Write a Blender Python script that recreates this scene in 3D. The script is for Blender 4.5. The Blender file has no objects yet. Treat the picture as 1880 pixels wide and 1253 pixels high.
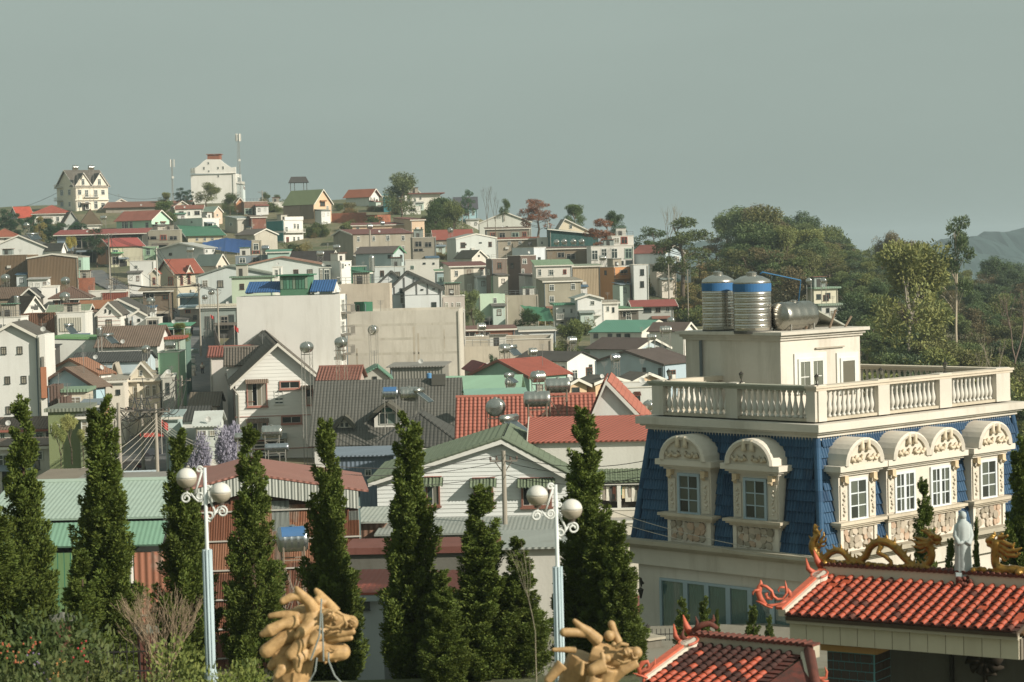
import bpy, bmesh, math, random
import numpy as np
from mathutils import Vector, Matrix
R_ = math.radians
rnd = random.Random(7)
sc = bpy.context.scene
COL = sc.collection

# ------------------------------------------------------------------ camera
FPX, CX, CY = 4200.0, 940.0, 626.5          # focal length and centre in photograph pixels
PITCH, ROLL = 2.338, -1.43
CAMR = Matrix.Rotation(R_(90 - PITCH), 3, 'X') @ Matrix.Rotation(R_(ROLL), 3, 'Z')
CAMZ = 22.0
CAM = Vector((0, 0, CAMZ))
cd = bpy.data.cameras.new('camera'); cam = bpy.data.objects.new('camera', cd); COL.objects.link(cam)
cd.sensor_width = 36; cd.lens = 36 * FPX / 1880; cd.clip_start = 0.5; cd.clip_end = 20000
cam.matrix_world = Matrix.Translation(CAM) @ CAMR.to_4x4()
cd.dof.use_dof = True; cd.dof.focus_distance = 190; cd.dof.aperture_fstop = 3.2
sc.camera = cam

# ------------------------------------------------------------------ light
SUN_AZ, SUN_EL = 31.0, 28.0                 # degrees from +X towards the viewer, and above the horizon
SV = Vector((math.cos(R_(SUN_AZ)) * math.cos(R_(SUN_EL)), -math.sin(R_(SUN_AZ)) * math.cos(R_(SUN_EL)), math.sin(R_(SUN_EL))))
w = bpy.data.worlds.new('World'); sc.world = w; w.use_nodes = True
nt = w.node_tree; nt.nodes.clear()
o_ = nt.nodes.new('ShaderNodeOutputWorld'); bg = nt.nodes.new('ShaderNodeBackground')
sky = nt.nodes.new('ShaderNodeTexSky'); sky.sky_type = 'NISHITA'; sky.sun_disc = False
sky.sun_elevation = R_(SUN_EL); sky.sun_rotation = R_(90 + SUN_AZ); sky.air_density = 1.0; sky.dust_density = 3.0; sky.ozone_density = 1.0
hs = nt.nodes.new('ShaderNodeHueSaturation'); hs.inputs['Saturation'].default_value = 0.16
mx = nt.nodes.new('ShaderNodeMix'); mx.data_type = 'RGBA'; mx.blend_type = 'MULTIPLY'; mx.inputs[0].default_value = 1
mx.inputs[7].default_value = (0.93, 1.0, 0.90, 1)
nt.links.new(sky.outputs[0], hs.inputs['Color']); nt.links.new(hs.outputs[0], mx.inputs[6])
fl = nt.nodes.new('ShaderNodeMix'); fl.data_type = 'RGBA'; fl.inputs[0].default_value = .78; fl.inputs[7].default_value = (3.75, 4.6, 4.2, 1)   # thin even overcast veil
nt.links.new(mx.outputs[2], fl.inputs[6])
tc = nt.nodes.new('ShaderNodeTexCoord'); mp = nt.nodes.new('ShaderNodeMapping'); mp.inputs['Scale'].default_value = (2.2, 2.2, 9); ns = nt.nodes.new('ShaderNodeTexNoise'); ns.inputs['Scale'].default_value = 1.6; ns.inputs['Detail'].default_value = 5
mr = nt.nodes.new('ShaderNodeMapRange'); mr.inputs[1].default_value = .3; mr.inputs[2].default_value = .75; mr.inputs[3].default_value = .965; mr.inputs[4].default_value = 1.06
wv = nt.nodes.new('ShaderNodeMix'); wv.data_type = 'RGBA'; wv.blend_type = 'MULTIPLY'; wv.inputs[0].default_value = 1
nt.links.new(tc.outputs['Generated'], mp.inputs[0]); nt.links.new(mp.outputs[0], ns.inputs['Vector']); nt.links.new(ns.outputs[0], mr.inputs[0]); nt.links.new(fl.outputs[2], wv.inputs[6]); nt.links.new(mr.outputs[0], wv.inputs[7]); nt.links.new(wv.outputs[2], bg.inputs[0]); nt.links.new(bg.outputs[0], o_.inputs[0])
bg.inputs[1].default_value = 0.0845
sl = bpy.data.lights.new('sun', 'SUN'); so = bpy.data.objects.new('sun', sl); COL.objects.link(so)
sl.energy = 4.9; sl.angle = R_(0.6); sl.color = (1.0, 0.925, 0.815)
so.rotation_euler = SV.to_track_quat('Z', 'Y').to_euler(); so.location = (60, -60, 80)
sc.view_settings.view_transform = 'Standard'; sc.view_settings.look = 'None'
sc.view_settings.exposure = 0.18; sc.view_settings.gamma = 1.0; sc.view_settings.use_curve_mapping = False
sc.cycles.max_bounces = 5; sc.cycles.diffuse_bounces = 2; sc.cycles.glossy_bounces = 2; sc.cycles.transmission_bounces = 2
sc.cycles.volume_bounces = 0; sc.cycles.transparent_max_bounces = 6; sc.cycles.sample_clamp_indirect = 4

# ------------------------------------------------------------------ projection helpers
def at(u, v, Y):
    d = CAMR @ Vector(((u - CX) / FPX, -(v - CY) / FPX, -1))
    return CAM + d * (Y / d.y)
CAMRT = CAMR.transposed()
def proj(P):
    q = CAMRT @ (Vector(P) - CAM)
    return CX - FPX * q.x / q.z, CY + FPX * q.y / q.z
def zfor(x, y, v):
    v0 = proj((x, y, 0))[1]; v1 = proj((x, y, 10))[1]
    return 10 * (v - v0) / (v1 - v0)
PY = [-200, 40, 52, 60, 70, 82, 100, 135, 220, 300, 360, 420, 470, 520, 570, 620, 670, 710, 760, 850, 1000, 1500, 12000]
PZ = [-9.6, -9.6, -9.8, -11.5, -13.2, -16, -19.5, -20.6, -21, -19.5, -17.5, -15, -11, -6.5, -2, 3, 10, 15, 17.5, 12, -10, -60, -90]
AK = [-9, .055, .10, .15, .2, .26, 9]; KK = [1, 1, .8, .55, .25, .0, 0]
def terrain(x, y):
    h = float(np.interp(y, PY, PZ)); yy = max(y, 60.0)
    k = float(np.interp(x / yy, AK, KK))
    if y > 250:
        h = -20.3 + (h + 20.3) * (k if h > -20.3 else 1)
    if y > 500:
        f = min(1, max(0, (x / yy + .035) / .07)) * min(1, max(0, (y - 540) / 140)); h -= 24 * f
    n = .35 * math.sin(x * .11 + y * .05) + .3 * math.sin(x * .05 - y * .083 + 2)
    return CAMZ + h + (n if y > 110 else 0)
def G(u, v):
    Y = 62.0
    while Y < 1000:
        p = at(u, v, Y)
        if p.z <= terrain(p.x, p.y): return p
        Y += 2
    return at(u, v, 700)

# ------------------------------------------------------------------ materials
def hx(s):
    c = [int(s[i:i+2], 16) / 255 for i in (0, 2, 4)]
    return tuple(x / 12.92 if x <= .04045 else ((x + .055) / 1.055) ** 2.4 for x in c)
MC = {}
def nodes(name):
    m = bpy.data.materials.new(name); m.use_nodes = True
    t = m.node_tree; b = t.nodes['Principled BSDF']
    return m, t, b
def N(t, typ, **kw):
    n = t.nodes.new(typ)
    for k, v in kw.items():
        if k.startswith('i_'):
            n.inputs[k[2:].replace('_', ' ')].default_value = v
        else: setattr(n, k, v)
    return n
def cmix(t, fac, a, b, mode='MIX'):
    n = t.nodes.new('ShaderNodeMix'); n.data_type = 'RGBA'; n.blend_type = mode
    for s, x in ((0, fac), (6, a), (7, b)):
        if isinstance(x, bpy.types.NodeSocket): t.links.new(x, n.inputs[s])
        elif isinstance(x, (int, float)): n.inputs[s].default_value = x
        else: n.inputs[s].default_value = (*x, 1)
    return n.outputs[2]
def ramp(t, fac, a, b, lo=0., hi=1.):
    n = t.nodes.new('ShaderNodeMapRange'); n.clamp = True
    t.links.new(fac, n.inputs[0]); n.inputs[1].default_value = a; n.inputs[2].default_value = b; n.inputs[3].default_value = lo; n.inputs[4].default_value = hi
    return n.outputs[0]
def math_(t, op, a, b=0.):
    n = t.nodes.new('ShaderNodeMath'); n.operation = op
    for i, x in ((0, a), (1, b)):
        if isinstance(x, bpy.types.NodeSocket): t.links.new(x, n.inputs[i])
        else: n.inputs[i].default_value = x
    return n.outputs[0]
def noise(t, vec, scale, detail=3, rough=.55):
    n = N(t, 'ShaderNodeTexNoise'); n.inputs['Scale'].default_value = scale; n.inputs['Detail'].default_value = detail; n.inputs['Roughness'].default_value = rough
    if vec is not None: t.links.new(vec, n.inputs['Vector'])
    return n.outputs[0]
def coords(t, sx=1, sy=1, sz=1, rand=True):
    c = N(t, 'ShaderNodeTexCoord'); m = N(t, 'ShaderNodeMapping'); m.inputs['Scale'].default_value = (sx, sy, sz)
    t.links.new(c.outputs['Object'], m.inputs[0])
    if rand:
        oi = N(t, 'ShaderNodeObjectInfo'); cb = N(t, 'ShaderNodeCombineXYZ')
        r = math_(t, 'MULTIPLY', oi.outputs['Random'], 50.)
        for i in range(3): t.links.new(r, cb.inputs[i])
        t.links.new(cb.outputs[0], m.inputs['Location'])
    return m.outputs[0]
def bump(t, b, h, dist, strength=1.):
    n = N(t, 'ShaderNodeBump'); n.inputs['Distance'].default_value = dist; n.inputs['Strength'].default_value = strength
    t.links.new(h, n.inputs['Height']); t.links.new(n.outputs[0], b.inputs['Normal'])
def sep(t):
    c = N(t, 'ShaderNodeTexCoord'); s = N(t, 'ShaderNodeSeparateXYZ'); t.links.new(c.outputs['Object'], s.inputs[0]); return s.outputs
def scl(c, k): return tuple(min(1, x * k) for x in c)

def mat(code):
    """code = kind letter + hex colour: s stucco, k concrete, c corrugated sheet, t roof tiles, p paint, b brick, w boards, m bare metal, g glass, r rusty sheet, f foliage"""
    if code in MC: return MC[code]
    k, c = code[0], hx(code[1:7])
    if k not in 'fhg':
        l_ = .3*c[0] + .6*c[1] + .1*c[2]; c = tuple(x + (l_ - x) * .16 for x in c)      # overall tone grade: colours pulled towards grey
    m, t, b = nodes(code); MC[code] = m
    b.inputs['Roughness'].default_value = .8
    b.inputs['Specular IOR Level'].default_value = .25
    if k in 'sk':
        d = .3 if k == 's' else .75
        big = noise(t, coords(t, .25, .25, .25), 1.0, 4)
        st = noise(t, coords(t, .8, .8, .09), 1.0, 6, .72)          # rain streaks run down the wall
        fine = noise(t, coords(t, 6, 6, 6), 1.0, 4)
        base = cmix(t, math_(t, 'MULTIPLY', ramp(t, big, .4, .75), d), c, scl(c, .72))
        dirt = tuple(x * y for x, y in zip(c, (.55, .52, .46)))
        base = cmix(t, math_(t, 'MULTIPLY', ramp(t, st, .5, .74), d), base, dirt)
        base = cmix(t, math_(t, 'MULTIPLY', ramp(t, noise(t, coords(t, .12, .12, .2), 1.0, 6, .7), .52, .68), d * .6), base, scl(c, .8))
        base = cmix(t, math_(t, 'MULTIPLY', ramp(t, fine, .3, .8), .18), base, scl(c, .8))
        t.links.new(base, b.inputs['Base Color']); bump(t, b, fine, .02, .5); b.inputs['Roughness'].default_value = .9
    elif k in 'cr':
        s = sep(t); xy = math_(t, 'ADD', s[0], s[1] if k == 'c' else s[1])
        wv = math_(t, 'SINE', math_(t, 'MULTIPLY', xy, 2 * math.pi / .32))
        sh = N(t, 'ShaderNodeTexWhiteNoise', noise_dimensions='1D'); t.links.new(math_(t, 'FLOOR', math_(t, 'MULTIPLY', xy, 1 / 1.05)), sh.inputs['W'])
        st = noise(t, coords(t, .9, .9, .25), 1.0, 5, .65)
        base = cmix(t, math_(t, 'MULTIPLY', sh.outputs[0], .28), c, scl(c, .72))
        base = cmix(t, ramp(t, st, .55, .8, 0, .5 if k == 'c' else .85), base, tuple(x * y for x, y in zip(c, (.7, .62, .55))) if k == 'c' else hx('3a2218'))
        if k == 'r':
            pale = noise(t, coords(t, .5, .5, .3), 1.0, 4, .6); base = cmix(t, ramp(t, pale, .58, .66, 0, .8), base, hx('a89f92'))
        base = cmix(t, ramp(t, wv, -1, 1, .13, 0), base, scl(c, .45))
        t.links.new(base, b.inputs['Base Color']); bump(t, b, wv, .022, .9); b.inputs['Roughness'].default_value = .55
    elif k == 't':
        s = sep(t)
        wx = math_(t, 'ABSOLUTE', math_(t, 'SINE', math_(t, 'MULTIPLY', s[0], math.pi / .30)))
        fy = math_(t, 'FRACT', math_(t, 'MULTIPLY', s[1], 1 / .38))
        hgt = math_(t, 'ADD', wx, math_(t, 'MULTIPLY', fy, .8))
        st = noise(t, coords(t, .4, .4, .4), 1.0, 5, .65); fine = noise(t, coords(t, 4, 3, 3), 1.0, 2)
        base = cmix(t, ramp(t, st, .42, .75, 0, .55), c, tuple(x * y for x, y in zip(c, (.5, .52, .5))))
        base = cmix(t, ramp(t, fine, .35, .7, 0, .4), base, scl(c, 1.25))
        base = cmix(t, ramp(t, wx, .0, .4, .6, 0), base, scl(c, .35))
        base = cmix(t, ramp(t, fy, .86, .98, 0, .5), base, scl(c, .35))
        t.links.new(base, b.inputs['Base Color']); bump(t, b, hgt, .05, .9); b.inputs['Roughness'].default_value = .7
    elif k == 'p':
        n = noise(t, coords(t, 1.2, 1.2, 1.2), 1.0, 5, .6)
        base = cmix(t, ramp(t, n, .4, .8, 0, .35), c, tuple(x * y for x, y in zip(c, (.68, .64, .58))))
        t.links.new(base, b.inputs['Base Color']); b.inputs['Roughness'].default_value = .6
    elif k == 'b':
        s = sep(t); cb = N(t, 'ShaderNodeCombineXYZ'); t.links.new(math_(t, 'ADD', s[0], s[1]), cb.inputs[0]); t.links.new(s[2], cb.inputs[1])
        br = N(t, 'ShaderNodeTexBrick'); br.inputs['Scale'].default_value = 1.6; t.links.new(cb.outputs[0], br.inputs['Vector'])
        br.inputs['Color1'].default_value = (*c, 1); br.inputs['Color2'].default_value = (*scl(c, .7), 1); br.inputs['Mortar'].default_value = (*hx('8f8579'), 1)
        st = noise(t, coords(t, .5, .5, .3), 1.0, 4)
        t.links.new(cmix(t, ramp(t, st, .5, .8, 0, .6), br.outputs[0], scl(c, .45)), b.inputs['Base Color']); bump(t, b, br.outputs[1], -.02, .8); b.inputs['Roughness'].default_value = .9
    elif k == 'w':
        st = noise(t, coords(t, .35, .35, .7), 1.0, 5, .6); fine = noise(t, coords(t, .7, .7, 9), 1.0, 3)
        base = cmix(t, ramp(t, st, .45, .8, 0, .35), c, scl(c, .74)); base = cmix(t, ramp(t, fine, .4, .8, 0, .2), base, scl(c, .75))
        t.links.new(base, b.inputs['Base Color']); b.inputs['Roughness'].default_value = .7
    elif k == 'm':
        n = noise(t, coords(t, 2, 2, .6), 1.0, 4); b.inputs['Metallic'].default_value = .92
        t.links.new(cmix(t, ramp(t, n, .4, .7, 0, .5), c, scl(c, .6)), b.inputs['Base Color'])
        t.links.new(ramp(t, n, .3, .7, .16, .36), b.inputs['Roughness'])
    elif k == 'g':
        oi = N(t, 'ShaderNodeObjectInfo')
        t.links.new(cmix(t, math_(t, 'MULTIPLY', oi.outputs['Random'], .8), c, scl(c, .45)), b.inputs['Base Color'])
        b.inputs['Roughness'].default_value = .12; b.inputs['Specular IOR Level'].default_value = .6
    elif k in 'fh':
        if k == 'f': c = scl(c, 1.55)
        oi = N(t, 'ShaderNodeObjectInfo'); n = noise(t, coords(t, .9, .9, .6, False), 1.0, 3)
        wn = N(t, 'ShaderNodeNewGeometry')
        base = cmix(t, ramp(t, n, .35, .7), scl(c, .62), scl(c, 1.3))
        yel = tuple(x * y for x, y in zip(c, (1.5, 1.15, .75)))
        base = cmix(t, math_(t, 'MULTIPLY', wn.outputs['Random Per Island'], .55), base, yel)
        if k == 'f': base = cmix(t, math_(t, 'MULTIPLY', oi.outputs['Random'], .6), base, scl(c, .6))
        t.links.new(base, b.inputs['Base Color']); b.inputs['Roughness'].default_value = .65
        tr = N(t, 'ShaderNodeBsdfTranslucent'); t.links.new(base, tr.inputs[0]); ms = N(t, 'ShaderNodeMixShader'); ms.inputs[0].default_value = .14
        t.links.new(b.outputs[0], ms.inputs[1]); t.links.new(tr.outputs[0], ms.inputs[2])
        t.links.new(ms.outputs[0], t.nodes['Material Output'].inputs[0])
    return m

# ------------------------------------------------------------------ mesh helpers
class MB:
    def __init__(s): s.v, s.f, s.m = [], [], []
    def add(s, vs, fs, mi=0):
        o = len(s.v); s.v += [tuple(p) for p in vs]; s.f += [tuple(i + o for i in f) for f in fs]; s.m += [mi] * len(fs); return s
    def box(s, x0, x1, y0, y1, z0, z1, mi=0):
        return s.add([(x0,y0,z0),(x1,y0,z0),(x1,y1,z0),(x0,y1,z0),(x0,y0,z1),(x1,y0,z1),(x1,y1,z1),(x0,y1,z1)],
                     [(3,2,1,0),(4,5,6,7),(0,1,5,4),(1,2,6,5),(2,3,7,6),(3,0,4,7)], mi)
    def prism(s, poly, axis, a, b, mi=0):
        """poly of 2-D points extruded along an axis: 'y' -> points are (x, z), 'x' -> (y, z), 'z' -> (x, y)"""
        f = {'y': lambda p, t: (p[0], t, p[1]), 'x': lambda p, t: (t, p[0], p[1]), 'z': lambda p, t: (p[0], p[1], t)}[axis]
        n = len(poly); vs = [f(p, a) for p in poly] + [f(p, b) for p in poly]
        return s.add(vs, [tuple(range(n)), tuple(range(2*n-1, n-1, -1))] + [(i, i+n, (i+1) % n + n, (i+1) % n) for i in range(n)], mi)
    def ring(s, pts, rads, n=8, mi=0, cap=True, sq=1.0):
        """tube through points with radii"""
        pts = [Vector(p) for p in pts]; vs = []; fs = []
        up = Vector((0, 0, 1)); prev = None
        for i, p in enumerate(pts):
            d = (pts[min(i+1, len(pts)-1)] - pts[max(i-1, 0)])
            d = d.normalized() if d.length > 1e-9 else up
            a = prev if prev is not None else (Vector((1, 0, 0)) if abs(d.x) < .9 else Vector((0, 1, 0)))
            a = (a - d * a.dot(d)); a = a.normalized() if a.length > 1e-6 else d.orthogonal().normalized(); prev = a; b = d.cross(a)
            r = rads[i] if not isinstance(rads, (int, float)) else rads
            for k in range(n):
                th = 2*math.pi*k/n; vs.append(p + a*(r*math.cos(th)) + b*(r*sq*math.sin(th)))
        for i in range(len(pts)-1):
            for k in range(n):
                fs.append((i*n+k, i*n+(k+1) % n, (i+1)*n+(k+1) % n, (i+1)*n+k))
        if cap: fs += [tuple(range(n-1, -1, -1)), tuple(range((len(pts)-1)*n, len(pts)*n))]
        return s.add(vs, fs, mi)
    def lathe(s, prof, n=12, c=(0, 0, 0), mi=0):
        vs = []; fs = []
        for r, z in prof:
            for k in range(n):
                a = 2*math.pi*k/n; vs.append((c[0]+r*math.cos(a), c[1]+r*math.sin(a), c[2]+z))
        for i in range(len(prof)-1):
            for k in range(n): fs.append((i*n+k, i*n+(k+1) % n, (i+1)*n+(k+1) % n, (i+1)*n+k))
        fs += [tuple(range(n-1, -1, -1)), tuple(range((len(prof)-1)*n, len(prof)*n))]
        return s.add(vs, fs, mi)
    def mesh(s, name, mats, smooth=False):
        me = bpy.data.meshes.new(name); me.from_pydata(s.v, [], s.f)
        for m in (mats if isinstance(mats, (list, tuple)) else [mats]): me.materials.append(mat(m) if isinstance(m, str) else m)
        if any(s.m): me.polygons.foreach_set('material_index', s.m)
        if smooth: me.polygons.foreach_set('use_smooth', [True] * len(me.polygons))
        me.update(); return me
def link(name, data, parent=None, M=None, kind=None):
    o = bpy.data.objects.new(name, data); COL.objects.link(o)
    if parent is not None: o.parent = parent
    if M is not None: o.matrix_basis = M
    if kind: o['kind'] = kind
    return o
def part(name, mb, mats, parent, M=None, smooth=False, kind=None):
    return link(name, mb.mesh(name, mats, smooth), parent, M, kind)
def tag(o, label, cat, group=None):
    o['label'] = label; o['category'] = cat
    if group: o['group'] = group
    return o
def thing(name, label, cat, loc=(0, 0, 0), rz=0., group=None):
    o = bpy.data.objects.new(name, None); COL.objects.link(o); o.location = loc; o.rotation_euler = (0, 0, rz); o.empty_display_size = .3
    return tag(o, label, cat, group)
def dup(root, loc=None, rz=None, label=None, scale=None):
    r = root.copy(); COL.objects.link(r)
    if loc is not None: r.location = loc
    if rz is not None: r.rotation_euler = (0, 0, rz)
    if scale is not None: r.scale = scale
    if label: r['label'] = label
    for ch in list(root.children):
        c = ch.copy(); COL.objects.link(c); c.parent = r
        for g in list(ch.children):
            d = g.copy(); COL.objects.link(d); d.parent = c
    return r
def frame(O, X, D):
    X = Vector(X).normalized(); D = Vector(D).normalized(); Nn = X.cross(D)
    M = Matrix.Identity(4)
    for i in range(3): M[i][0], M[i][1], M[i][2], M[i][3] = X[i], D[i], Nn[i], O[i]
    return M, Nn.z
# ------------------------------------------------------------------ ground
def ground_mat():
    m, t, b = nodes('ground'); v = coords(t, 1, 1, 1, False)
    a = noise(t, v, .06, 6, .65); f = noise(t, v, .7, 5, .7)
    base = cmix(t, ramp(t, a, .4, .6), hx('565c3c'), hx('7d7258')); base = cmix(t, ramp(t, f, .4, .7, 0, .7), base, hx('3f4a28'))
    t.links.new(base, b.inputs['Base Color']); b.inputs['Roughness'].default_value = .95; bump(t, b, f, .3, .6); return m
def asphalt_mat():
    m, t, b = nodes('asphalt'); v = coords(t, 1, 1, 1, False); a = noise(t, v, .35, 5, .6); f = noise(t, v, 9, 3)
    base = cmix(t, ramp(t, a, .35, .7), hx('55585a'), hx('77746e')); base = cmix(t, ramp(t, f, .3, .8, 0, .4), base, hx('46484a'))
    t.links.new(base, b.inputs['Base Color']); b.inputs['Roughness'].default_value = .85; return m
MC['ground'] = ground_mat(); MC['asphalt'] = asphalt_mat()
def axis(*seg):
    out = []
    for a, b, n in seg: out += list(np.linspace(a, b, n, endpoint=False))
    return out + [seg[-1][1]]
def build_ground():
    xs = axis((-6000, -400, 14), (-400, -200, 12), (-200, 200, 70), (200, 400, 12), (400, 6000, 14))
    ys = axis((-400, 0, 8), (0, 120, 30), (120, 900, 110), (900, 1500, 15), (1500, 12000, 12))
    v = [(x, y, terrain(x, y)) for y in ys for x in xs]; nx = len(xs)
    f = [(j*nx+i, j*nx+i+1, (j+1)*nx+i+1, (j+1)*nx+i) for j in range(len(ys)-1) for i in range(nx-1)]
    mb = MB(); mb.add(v, f); o = part('ground', mb, MC['ground'], None, smooth=True); o['kind'] = 'structure'
build_ground()
def strip(name, pts, width, lift, m='asphalt'):
    """a road laid on the ground through picture points"""
    P = [G(u, v) for u, v in pts]; Q = []
    for a, b in zip(P[:-1], P[1:]):
        n = max(2, int((b - a).length / 4))
        Q += [a.lerp(b, i / n) for i in range(n)]
    Q.append(P[-1]); mb = MB(); vs = []; fs = []
    for i, p in enumerate(Q):
        d = Q[min(i+1, len(Q)-1)] - Q[max(i-1, 0)]; d.z = 0; d.normalize(); s = Vector((d.y, -d.x, 0))
        for k in (-1, -.33, .33, 1):
            q = p + s * (width / 2 * k); vs.append((q.x, q.y, max(terrain(q.x, q.y), terrain(p.x, p.y)) + lift))
    for i in range(len(Q)-1): fs += [(i*4+k, i*4+k+1, i*4+k+5, i*4+k+4) for k in range(3)]
    mb.add(vs, fs); o = part(name, mb, MC[m], None, smooth=True); o['kind'] = 'structure'; return o
strip('street', [(262, 905), (272, 850), (300, 790), (340, 740), (366, 705), (375, 672), (372, 640), (352, 606), (318, 582), (290, 566)], 6.4, .25)
strip('upper_street', [(250, 548), (215, 530), (180, 512), (165, 500)], 6, .3)
strip('pavement', [(285, 905), (298, 850), (328, 795), (362, 745), (385, 705), (392, 672)], 1.6, .42)
def far_hills():
    for idx, (Y, x0, x1, zt, seed, dep) in enumerate([(2300, -900, 760, -6, 3, 500), (2500, 300, 1600, -3, 9, 600)]):
        r = random.Random(seed); n = 220; mb = MB(); vs = []; fs = []
        ph = [r.uniform(0, 6.28) for _ in range(6)]; rows = 9
        for i in range(n + 1):
            x = x0 + (x1 - x0) * i / n; e = min(1, (i / n) * 5 if idx else 1, (1 - i / n) * 5)
            top = CAMZ + zt + 9 * math.sin(x * .006 + ph[0]) + 5 * math.sin(x * .017 + ph[1]) - 70 * (1 - e) ** 2
            for j in range(rows):
                s = j / (rows - 1)
                z = -70 + (top + 70) * math.sin(s * math.pi * .5) + (2.6 * r.random() if j else 0) + 2.2 * math.sin(x * .12 + j + ph[2])
                vs.append((x + r.uniform(-2, 2), Y + dep * s * .8, z))
        for i in range(n):
            for j in range(rows - 1): fs.append((i*rows+j, (i+1)*rows+j, (i+1)*rows+j+1, i*rows+j+1))
        mb.add(vs, fs); o = part('hills', mb, 'f2c4244', None); o['kind'] = 'structure'
far_hills()

# ------------------------------------------------------------------ windows (shared unit meshes, scaled)
WIN = {}
def win_mesh(style):
    if style in WIN: return WIN[style]
    fr = {'': 'pd2d2c8', 'b': 'p6b4530', 'r': 'pa8523c', 'g': 'p9fb3a2', 'o': 'p8d877b', 'k': 'p4a4a46'}[style[:1] if style[:1] in 'brgok' else '']
    gl = 'g9a9484' if 'c' in style else ('g14181a' if 'o' in style else 'g3c4744')
    f = MB(); t = .1
    f.box(-.5, -.5+t, -.07, .02, -.5, .5).box(.5-t, .5, -.07, .02, -.5, .5).box(-.5+t, .5-t, -.07, .02, .5-t, .5).box(-.5-.06, .5+.06, -.14, .02, -.5-.07, -.5)
    f.box(-.03, .03, -.05, .0, -.5, .5-t); f.box(-.5+t, -.03, -.045, .0, .12, .16); f.box(.03, .5-t, -.045, .0, .12, .16)
    p = MB().box(-.5+t, .5-t, -.02, .015, -.5, .5-t)
    WIN[style] = (f.mesh('window', fr), p.mesh('pane', gl)); return WIN[style]
AWN = {}
def awning_mesh(code):
    if code not in AWN:
        m = MB(); n = 12; vs = []; fs = []
        for i in range(n * 2 + 1):
            x = -.56 + 1.12 * i / (n * 2); z = .03 * (1 if i % 2 else -1)
            vs += [(x, 0, .14 + z), (x, -.62, -.16 + z), (x, 0, .11 + z), (x, -.62, -.19 + z)]
        for i in range(n * 2): a = i*4; fs += [(a, a+1, a+5, a+4), (a+2, a+6, a+7, a+3), (a+1, a+3, a+7, a+5)]
        m.add(vs, fs); AWN[code] = m.mesh('awning', code)
    return AWN[code]

# ------------------------------------------------------------------ roof sheets
def slope(parent, O, X, ln, D, sl, code, th=.1, name='roof', near=False):
    M, up = frame(O, X, D); mb = MB(); sg = 1 if up > 0 else -1
    if not near:
        mb.box(0, ln, 0, sl, -th/2, th/2)
    else:
        tile = code[0] == 't'; per = .30 if tile else .22; amp = .045 if tile else .014
        cour = max(1, int(sl / .38)) if tile else 1; nx = max(2, int(ln / per)) * 6; vs = []; fs = []
        prof = [(abs(math.sin(math.pi * i / 6)) if tile else .5 + .5 * math.sin(2 * math.pi * i / 6)) * amp for i in range(nx + 1)]
        for j in range(cour):
            for e in (0, 1):
                y = sl * (j + e) / cour; dz = (.03 if e else 0.) if tile else 0
                vs += [(ln * i / nx, y, sg * (th/2 + dz + prof[i])) for i in range(nx + 1)]
        n1 = nx + 1
        for r in range(cour * 2 - 1): fs += [(r*n1+i, r*n1+i+1, (r+1)*n1+i+1, (r+1)*n1+i) for i in range(nx)]
        mb.add(vs, fs); mb.box(0, ln, 0, sl, -th/2, th/2 - .01)
        if not tile: code = 'p' + code[1:7]
    return part(name, mb, code, parent, M)
def poly_slope(parent, pts, code, th=.1, name='roof'):
    """a flat roof face through local points (eave edge first two), with its own frame"""
    p = [Vector(q) for q in pts]; X = (p[1] - p[0]).normalized(); mid = p[2] - p[0]; D = -(mid - X * mid.dot(X)).normalized()
    M, up = frame(p[0], X, D); Mi = M.inverted(); q = [Mi @ a for a in p]; n = len(q)
    mb = MB(); mb.add([(a.x, a.y, th/2) for a in q] + [(a.x, a.y, -th/2) for a in q],
                      [tuple(range(n)), tuple(range(2*n-1, n-1, -1))] + [(i, (i+1) % n, (i+1) % n + n, i+n) for i in range(n)])
    return part(name, mb, code, parent, M)

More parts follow.
